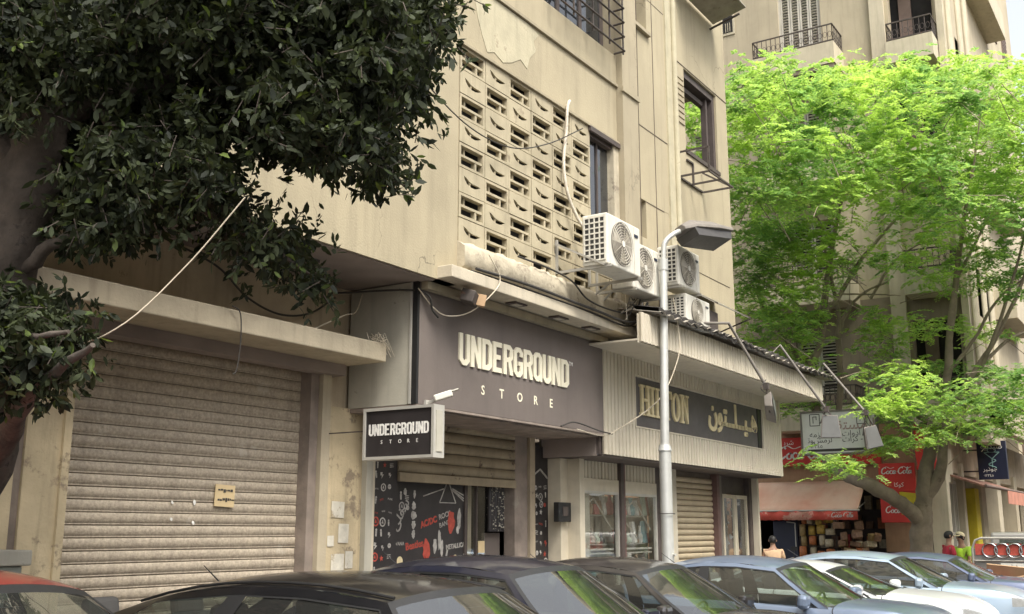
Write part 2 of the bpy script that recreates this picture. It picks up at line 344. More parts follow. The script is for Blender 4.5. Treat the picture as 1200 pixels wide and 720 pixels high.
# ---------------------------------------------------------------- foliage clump centres and limb paths (metres)
FICUS_TWIGS=[(3.37,6.58,5.43),(3.52,6.73,5.55),(3.57,6.58,5.55),(3.27,6.05,5.26),(3.53,6.26,5.36),(3.0,5.17,4.8),(3.12,5.21,4.85),(3.77,6.21,5.45),(3.53,5.57,5.14),(4.09,5.98,5.6),(3.18,4.47,4.7),(3.74,5.06,5.12),(3.42,4.16,4.67),(4.59,5.16,5.53),(3.68,4.03,4.77),(4.64,4.82,5.48),(3.68,4.0,4.72),(4.72,4.85,5.57),(4.3,4.41,5.16),(4.95,4.74,5.63),(4.39,3.82,5.1),(4.83,4.41,5.49),(3.9,3.46,4.67),(4.13,3.41,4.78),(4.79,3.9,5.23),(5.2,3.95,5.43),(3.15,6.01,5.07),(2.96,5.72,4.88),(3.05,5.81,5.03),(3.37,6.14,5.1),(2.88,5.23,4.72),(3.57,6.55,5.35),(3.57,6.27,5.27),(3.59,6.18,5.28),(3.17,5.37,4.83),(3.57,6.0,5.2),(3.59,5.86,5.12),(3.49,5.63,5.21),(3.47,5.47,5.01),(3.86,5.88,5.32),(3.81,5.76,5.26),(3.96,5.82,5.42),(4.19,5.9,5.47),(3.74,5.24,5.1),(4.15,5.86,5.41),(3.96,5.49,5.24),(4.1,5.41,5.4),(3.72,4.94,4.97),(4.03,5.13,5.14),(3.51,4.45,4.84),(3.62,4.49,4.79),(3.45,4.21,4.63),(3.49,4.16,4.71),(3.6,4.38,4.81),(3.98,4.64,5.13),(4.16,4.78,5.13),(3.55,3.96,4.54),(4.01,4.44,5.03),(4.03,4.35,4.89),(3.69,4.01,4.68),(4.36,4.41,5.18),(4.23,4.16,4.94),(4.22,4.02,4.93),(4.38,4.36,5.11),(4.61,4.17,5.08),(3.79,3.58,4.54),(4.57,4.21,5.17),(4.92,4.52,5.41),(4.18,3.63,4.83),(4.38,3.82,4.87),(4.8,3.84,5.08),(4.59,3.85,4.98),(5.29,4.21,5.56),(4.64,3.67,5.09),(4.63,3.6,5.0),(5.16,3.97,5.32),(3.02,5.58,4.79),(3.0,5.74,4.68),(3.42,6.13,5.09),(2.94,5.28,4.57),(3.39,5.81,5.02),(3.34,5.88,5.02),(3.63,6.09,5.2),(3.17,5.29,4.81),(3.86,6.22,5.21),(3.73,6.01,5.3),(3.74,5.83,5.12),(3.96,6.1,5.32),(3.95,5.93,5.29),(3.9,5.93,5.29),(3.84,5.65,5.06),(3.95,5.7,5.25),(3.76,5.07,5.0),(3.58,4.93,4.8),(4.11,5.58,5.21),(4.09,5.6,5.29),(3.41,4.28,4.5),(4.47,5.63,5.29),(4.33,5.28,5.35),(4.42,5.53,5.32),(3.8,4.45,4.83),(4.18,4.83,5.12),(4.2,4.82,5.13),(3.89,4.57,4.92),(4.18,4.71,5.11),(3.77,4.06,4.56),(4.33,4.58,5.08),(4.09,4.3,4.76),(3.84,3.99,4.6),(4.79,4.81,5.32),(4.08,3.95,4.72),(4.66,4.52,5.23),(4.09,3.82,4.78),(4.03,3.79,4.62),(4.0,3.54,4.55),(4.03,3.58,4.69),(5.04,4.31,5.34),(4.93,4.25,5.25),(4.02,3.42,4.51),(4.84,4.08,5.02),(5.26,4.24,5.46),(4.26,3.33,4.57),(4.88,3.77,5.09),(3.19,5.9,4.71),(3.35,6.13,4.91),(3.21,5.75,4.69),(2.97,5.49,4.66),(3.31,5.88,4.74),(3.35,5.72,4.9),(3.41,5.54,4.74),(3.09,5.17,4.6),(3.35,5.49,4.75),(3.29,5.16,4.68),(3.32,5.21,4.71),(3.08,4.83,4.43),(4.12,5.98,5.23),(3.63,5.33,4.77),(3.91,5.46,5.05),(3.92,5.68,4.99),(3.23,4.55,4.47),(3.62,5.09,4.82),(3.68,4.75,4.69),(4.07,5.42,5.07),(3.64,4.59,4.67),(4.1,5.17,4.87),(3.44,4.23,4.32),(3.84,4.84,4.7),(4.53,5.51,5.24),(3.58,4.23,4.51),(4.07,4.74,4.74),(3.85,4.26,4.69),(3.62,4.07,4.47),(3.92,4.36,4.68),(4.73,5.12,5.34),(4.1,4.39,4.74),(4.08,4.12,4.75),(4.77,4.94,5.18),(4.05,3.91,4.52),(4.31,4.32,4.81),(4.61,4.28,4.96),(4.25,3.9,4.59),(4.18,3.75,4.53),(3.96,3.63,4.51),(4.38,3.7,4.61),(4.21,3.71,4.69),(4.7,3.98,4.91),(4.86,4.08,5.09),(4.38,3.57,4.7),(4.59,3.66,4.84),(4.85,3.72,4.83),(3.16,6.01,4.64),(3.63,6.87,5.05),(3.07,5.63,4.48),(2.94,5.38,4.42),(3.04,5.61,4.57),(2.93,5.19,4.38),(2.97,5.04,4.31),(3.19,5.67,4.66),(3.61,5.86,4.71),(3.29,5.56,4.61),(3.57,5.78,4.87),(3.16,4.95,4.33),(3.79,5.83,4.95),(3.89,5.99,4.86),(4.02,6.11,5.09),(3.59,5.33,4.67),(3.8,5.33,4.65),(3.36,4.66,4.36),(3.35,4.51,4.35),(3.91,5.23,4.86),(3.75,4.96,4.55),(3.5,4.72,4.5),(4.2,5.33,4.94),(3.62,4.69,4.53),(4.45,5.29,4.92),(3.61,4.39,4.43),(3.57,4.13,4.33),(4.25,5.13,4.97),(4.51,4.99,5.02),(4.53,5.19,4.97),(4.08,4.41,4.55),(4.24,4.77,4.78),(4.01,4.3,4.58),(4.07,4.4,4.65),(4.22,4.26,4.58),(4.91,4.8,4.99),(4.47,4.28,4.7),(4.54,4.32,4.81),(4.22,3.88,4.52),(4.23,4.05,4.67),(4.83,4.29,4.83),(4.25,3.84,4.44),(4.94,4.18,5.01),(5.15,4.37,4.94),(5.02,4.08,4.83),(4.7,3.84,4.78),(5.4,4.15,5.16),(4.09,3.22,4.31),(4.99,3.8,4.9),(2.86,5.48,4.29),(3.42,6.5,4.74),(3.01,5.61,4.29),(3.35,6.29,4.73),(3.49,6.1,4.76),(2.95,5.19,4.29),(3.78,6.46,4.81),(3.36,5.69,4.54),(3.3,5.44,4.35),(3.9,6.53,4.93),(3.12,5.08,4.36),(3.24,5.14,4.32),(3.72,5.82,4.68),(3.2,4.84,4.2),(4.15,6.13,4.87),(3.82,5.69,4.63),(3.99,5.54,4.8),(3.36,4.69,4.27),(3.34,4.67,4.32),(3.37,4.71,4.25),(4.26,5.52,4.79),(4.38,5.67,4.87),(4.52,5.58,4.93),(3.42,4.46,4.31),(3.93,4.9,4.58),(4.41,5.33,4.79),(3.65,4.29,4.3),(4.3,5.03,4.76),(4.68,5.29,4.84),(4.43,5.14,4.75),(4.01,4.47,4.47),(4.12,4.41,4.41),(4.5,4.77,4.74),(4.08,4.19,4.41),(4.37,4.44,4.53),(3.99,4.13,4.39),(4.15,3.97,4.48),(4.97,4.93,4.97),(5.03,4.67,4.95),(4.82,4.61,4.86),(4.34,4.0,4.42),(4.45,4.1,4.6),(4.04,3.49,4.23),(4.54,3.96,4.45),(4.39,3.62,4.49),(4.76,3.8,4.55),(5.07,4.12,4.83),(5.29,4.19,4.88),(5.12,4.0,4.9),(3.16,5.93,4.29),(3.72,6.65,4.7),(3.19,6.01,4.35),(3.16,5.44,4.16),(3.31,5.93,4.48),(3.05,5.29,4.15),(2.99,5.22,4.15),(3.87,6.41,4.67),(3.76,6.33,4.81),(3.25,5.02,4.17),(3.98,6.4,4.7),(3.5,5.51,4.47),(3.49,5.4,4.32),(3.73,5.42,4.55),(3.33,4.76,4.12),(3.6,5.22,4.34),(3.84,5.48,4.53),(3.95,5.25,4.57),(4.05,5.62,4.63),(4.08,5.49,4.62),(3.77,5.1,4.35),(4.16,5.26,4.57),(3.83,4.86,4.46),(3.78,4.66,4.4),(4.39,5.36,4.67),(4.79,5.6,4.86),(3.77,4.29,4.24),(4.15,4.57,4.51),(4.07,4.53,4.37),(4.34,4.6,4.54),(4.09,4.36,4.42),(3.96,4.14,4.23),(3.8,3.99,4.23),(4.91,4.99,4.9),(4.68,4.78,4.73),(4.87,4.64,4.76),(4.61,4.42,4.58),(4.94,4.67,4.8),(4.12,3.83,4.15),(4.83,4.41,4.74),(3.99,3.55,4.2),(5.16,4.33,4.75),(4.11,3.63,4.16),(4.89,3.96,4.53),(4.2,3.51,4.09),(4.21,3.41,4.12),(4.93,4.0,4.58),(3.5,6.56,4.6),(3.28,6.2,4.3),(3.03,5.45,4.1),(3.75,6.77,4.72),(3.2,5.78,4.31),(3.51,6.15,4.44),(3.11,5.26,4.14),(3.47,5.7,4.27),(3.8,6.19,4.45),(3.98,6.3,4.62),(3.52,5.54,4.25),(3.89,5.81,4.41),(4.01,6.21,4.65),(3.84,5.72,4.42),(4.04,5.78,4.62),(3.89,5.57,4.52),(4.46,6.18,4.76),(4.13,5.66,4.5),(4.02,5.51,4.5),(4.13,5.35,4.48),(4.44,5.91,4.78),(4.41,5.44,4.58),(4.25,5.46,4.64),(4.67,5.81,4.76),(4.26,5.2,4.56),(4.57,5.34,4.72),(4.79,5.64,4.83),(4.19,4.75,4.41),(4.39,4.83,4.46),(4.67,4.94,4.6),(3.73,4.04,4.08),(4.31,4.37,4.31),(4.38,4.45,4.33),(4.09,4.15,4.12),(4.53,4.55,4.36),(4.65,4.6,4.54),(5.09,4.85,4.79),(3.97,3.77,4.1),(4.98,4.63,4.57),(4.07,3.7,4.02),(4.42,3.92,4.28),(4.14,3.65,4.03),(4.81,4.05,4.44),(5.24,4.27,4.61),(3.84,7.17,4.57),(3.77,6.84,4.55),(3.76,6.94,4.5),(3.78,6.6,4.41),(3.85,6.99,4.52),(3.61,6.29,4.35),(3.69,6.37,4.29),(4.02,6.44,4.49),(3.03,5.04,3.92),(4.0,6.25,4.46),(3.9,6.19,4.48),(4.17,6.28,4.48),(3.83,5.97,4.41),(3.95,5.95,4.5),(4.23,6.33,4.59),(4.35,6.14,4.57),(4.2,5.82,4.42),(4.28,5.76,4.42),(4.52,6.11,4.75),(4.1,5.47,4.44),(4.07,5.37,4.4),(4.25,5.38,4.42),(4.61,5.85,4.68),(3.98,4.78,4.2),(3.54,4.31,3.91),(4.38,5.12,4.3),(4.5,5.14,4.36),(4.62,5.07,4.33),(4.4,4.97,4.3),(4.27,4.5,4.14),(3.95,4.36,4.08),(4.01,4.12,3.96),(4.2,4.36,4.06),(4.21,4.33,4.1),(3.78,3.87,3.91),(3.96,3.9,3.96),(5.0,4.96,4.52),(5.13,4.65,4.55),(3.88,3.7,3.94),(4.91,4.49,4.37),(4.57,4.07,4.13),(4.79,3.98,4.22),(4.58,3.99,4.19),(4.51,3.62,4.13),(3.76,6.95,4.34),(3.72,6.94,4.35),(3.62,6.79,4.32),(3.54,6.35,4.26),(3.61,6.28,4.27),(3.66,6.25,4.13),(3.78,6.44,4.2),(3.72,6.16,4.18),(3.94,6.3,4.37),(3.93,6.05,4.37),(3.92,6.23,4.23),(4.07,6.14,4.25),(4.07,6.09,4.3),(4.01,5.98,4.3),(3.98,5.85,4.22),(3.35,4.71,3.75),(4.22,6.07,4.31),(3.97,5.53,4.26),(3.38,4.63,3.76),(3.77,4.93,4.05),(4.38,5.64,4.33),(4.47,5.5,4.3),(3.8,4.87,3.98),(4.54,5.46,4.43),(4.6,5.6,4.33),(4.17,4.57,4.1),(4.05,4.27,3.95),(4.52,4.67,4.18),(3.8,3.96,3.83),(4.16,4.08,3.9),(4.45,4.45,4.08),(4.32,4.05,3.92),(4.08,3.96,3.85),(4.61,4.15,4.18),(3.98,3.73,3.79),(5.0,4.52,4.18),(4.02,3.63,3.8),(5.29,4.62,4.48),(4.12,3.56,3.85),(5.07,4.26,4.15),(3.81,7.01,4.2),(3.81,6.75,4.22),(3.67,6.76,4.3),(3.68,6.61,4.26),(3.97,6.76,4.28),(3.8,6.37,4.19),(3.81,6.36,4.07),(3.77,6.26,4.23),(3.75,6.28,4.16),(4.16,6.45,4.26),(4.17,6.43,4.26),(4.21,6.34,4.18),(4.14,6.18,4.29),(4.13,6.14,4.15),(3.65,5.1,3.79),(4.03,5.62,4.05),(3.86,5.28,4.0),(3.54,4.74,3.72),(3.65,4.76,3.77),(3.43,4.57,3.6),(3.52,4.42,3.72),(3.91,4.97,3.98),(3.98,4.7,3.96),(3.6,4.29,3.65),(4.61,5.45,4.27),(4.15,4.85,4.01),(4.4,4.54,4.07),(4.63,4.76,4.12),(4.92,4.51,4.22),(4.67,4.21,3.99),(4.67,3.99,3.85),(4.53,3.84,3.77),(4.97,4.18,4.01),(3.69,6.79,3.98),(3.67,6.7,3.93),(3.85,6.84,4.1),(3.8,6.71,4.03),(3.63,6.32,3.92),(3.66,6.22,3.98),(3.79,6.46,3.93),(3.58,5.06,3.73),(3.77,5.52,3.81),(3.59,5.13,3.71),(3.42,4.88,3.57),(3.99,5.39,3.82),(4.47,5.89,4.16),(3.89,5.18,3.73),(4.48,5.99,4.19),(4.46,5.5,3.99),(3.98,5.13,3.87),(3.8,4.45,3.57),(3.97,4.65,3.73),(4.19,4.98,3.88),(4.72,5.5,4.16),(5.04,4.27,4.02),(3.89,7.08,3.92),(3.74,6.86,3.84),(3.73,6.58,3.93),(4.02,6.79,3.92),(3.97,7.08,4.1),(3.86,6.4,4.0),(3.82,6.52,3.96),(3.91,5.78,3.74),(3.76,5.43,3.65),(3.38,4.98,3.56),(4.34,6.2,3.88),(3.64,5.11,3.62),(3.63,4.79,3.55),(3.51,4.6,3.4),(4.17,5.42,3.86),(3.79,4.95,3.66),(4.1,5.08,3.72),(4.63,5.71,3.98),(4.32,5.06,3.76),(3.91,4.45,3.52),(3.65,4.26,3.52),(3.96,7.25,3.9),(3.85,6.89,3.77),(3.9,6.98,3.95),(3.95,6.91,3.95),(4.02,6.85,3.89),(3.82,6.46,3.71),(3.93,6.75,3.81),(3.95,5.87,3.69),(3.61,5.16,3.5),(3.37,4.8,3.39),(4.08,5.77,3.73),(4.28,5.89,3.78),(4.24,5.73,3.77),(4.43,5.87,3.83),(4.4,5.84,3.79),(4.43,5.6,3.83),(4.81,5.47,3.91),(4.15,4.61,3.48),(4.94,5.38,3.89),(4.84,5.27,3.72),(3.89,7.12,3.76),(3.71,6.79,3.64),(4.1,7.14,3.79),(3.97,6.92,3.79),(3.77,6.44,3.65),(3.74,5.52,3.51),(3.65,5.35,3.45),(3.48,4.9,3.36),(4.01,5.38,3.58),(4.43,4.95,3.55),(4.83,5.32,3.68),(4.7,4.89,3.54),(4.87,4.98,3.52),(5.02,5.18,3.7),(4.52,4.53,3.45),(3.97,4.28,3.28),(4.08,4.29,3.25),(4.8,4.72,3.36),(4.79,4.85,3.47),(4.36,4.19,3.12),(2.84,5.11,2.83),(3.15,5.57,2.94),(2.89,5.18,2.84),(3.21,5.56,2.95),(2.98,4.94,2.81),(3.22,5.85,2.87),(3.12,5.64,2.85),(2.97,5.25,2.82),(2.87,4.99,2.74),(3.18,5.39,2.79),(3.16,5.4,2.85),(3.35,5.51,2.88),(3.29,5.36,2.83),(3.22,5.11,2.85),(3.4,5.48,2.92),(3.41,5.32,2.84),(3.41,5.15,2.84),(3.16,4.74,2.76),(2.91,5.28,2.74),(3.14,5.58,2.7),(3.24,5.68,2.76),(3.08,5.22,2.72),(3.0,5.02,2.63),(3.13,5.09,2.69),(3.3,5.4,2.78),(3.03,4.82,2.65),(3.38,5.31,2.72),(3.1,4.81,2.65),(3.27,5.04,2.73),(3.29,4.95,2.76),(3.24,4.88,2.73),(3.59,5.26,2.84),(2.85,5.06,2.56),(3.23,5.69,2.65),(3.32,5.69,2.7),(3.01,5.14,2.63),(3.29,5.33,2.66),(3.08,4.98,2.58),(3.47,5.51,2.68),(3.02,5.36,2.51),(3.14,5.48,2.55),(3.06,5.38,2.5),(3.23,5.42,2.56),(3.14,5.35,2.53),(3.16,5.26,2.56),(3.12,4.87,2.52),(3.16,4.89,2.47),(3.5,5.4,2.62),(3.4,5.09,2.57),(4.95,5.49,7.92),(2.05,2.37,7.14),(0.16,4.75,7.16),(4.63,5.53,7.67),(4.3,3.53,7.65),(3.96,3.08,7.94),(2.93,4.32,6.6),(5.15,4.1,7.68),(5.22,4.28,7.37),(2.87,3.15,7.8),(5.71,2.34,6.27),(2.91,2.52,7.08),(2.12,3.16,7.75),(3.61,5.89,6.59),(2.36,4.67,7.75),(2.65,2.94,6.97),(3.52,6.07,7.5),(5.24,5.54,7.06),(3.14,5.53,7.65),(2.48,2.95,7.66),(1.81,3.26,6.7),(4.26,4.79,8.07),(3.65,4.13,7.97),(0.86,4.56,8.17),(2.06,2.81,6.43),(0.17,5.13,7.02),(5.09,5.54,6.25),(1.9,3.26,6.73),(0.18,3.22,6.88),(2.81,4.32,8.17),(0.67,2.74,8.01),(1.78,4.35,6.81),(5.55,5.94,7.34),(0.58,3.69,7.61),(3.51,3.32,6.99),(0.38,3.81,7.85),(2.4,4.06,6.54),(4.42,3.87,6.97),(4.79,3.39,6.36),(3.98,5.15,6.31),(2.14,5.74,7.22),(2.52,2.72,6.78),(3.64,5.86,7.52),(6.0,3.83,6.34),(2.11,3.67,6.31),(0.5,5.84,7.99),(0.82,2.53,8.16),(1.03,3.41,6.65),(1.29,2.32,7.12),(4.81,2.48,7.18),(0.82,5.35,8.01),(5.42,4.33,6.48),(4.45,2.48,7.75),(1.86,5.77,6.77),(4.59,4.18,6.68),(3.05,3.92,6.51),(3.39,4.33,7.6),(2.11,4.66,6.6),(3.24,3.16,7.77),(1.18,3.36,6.34)]
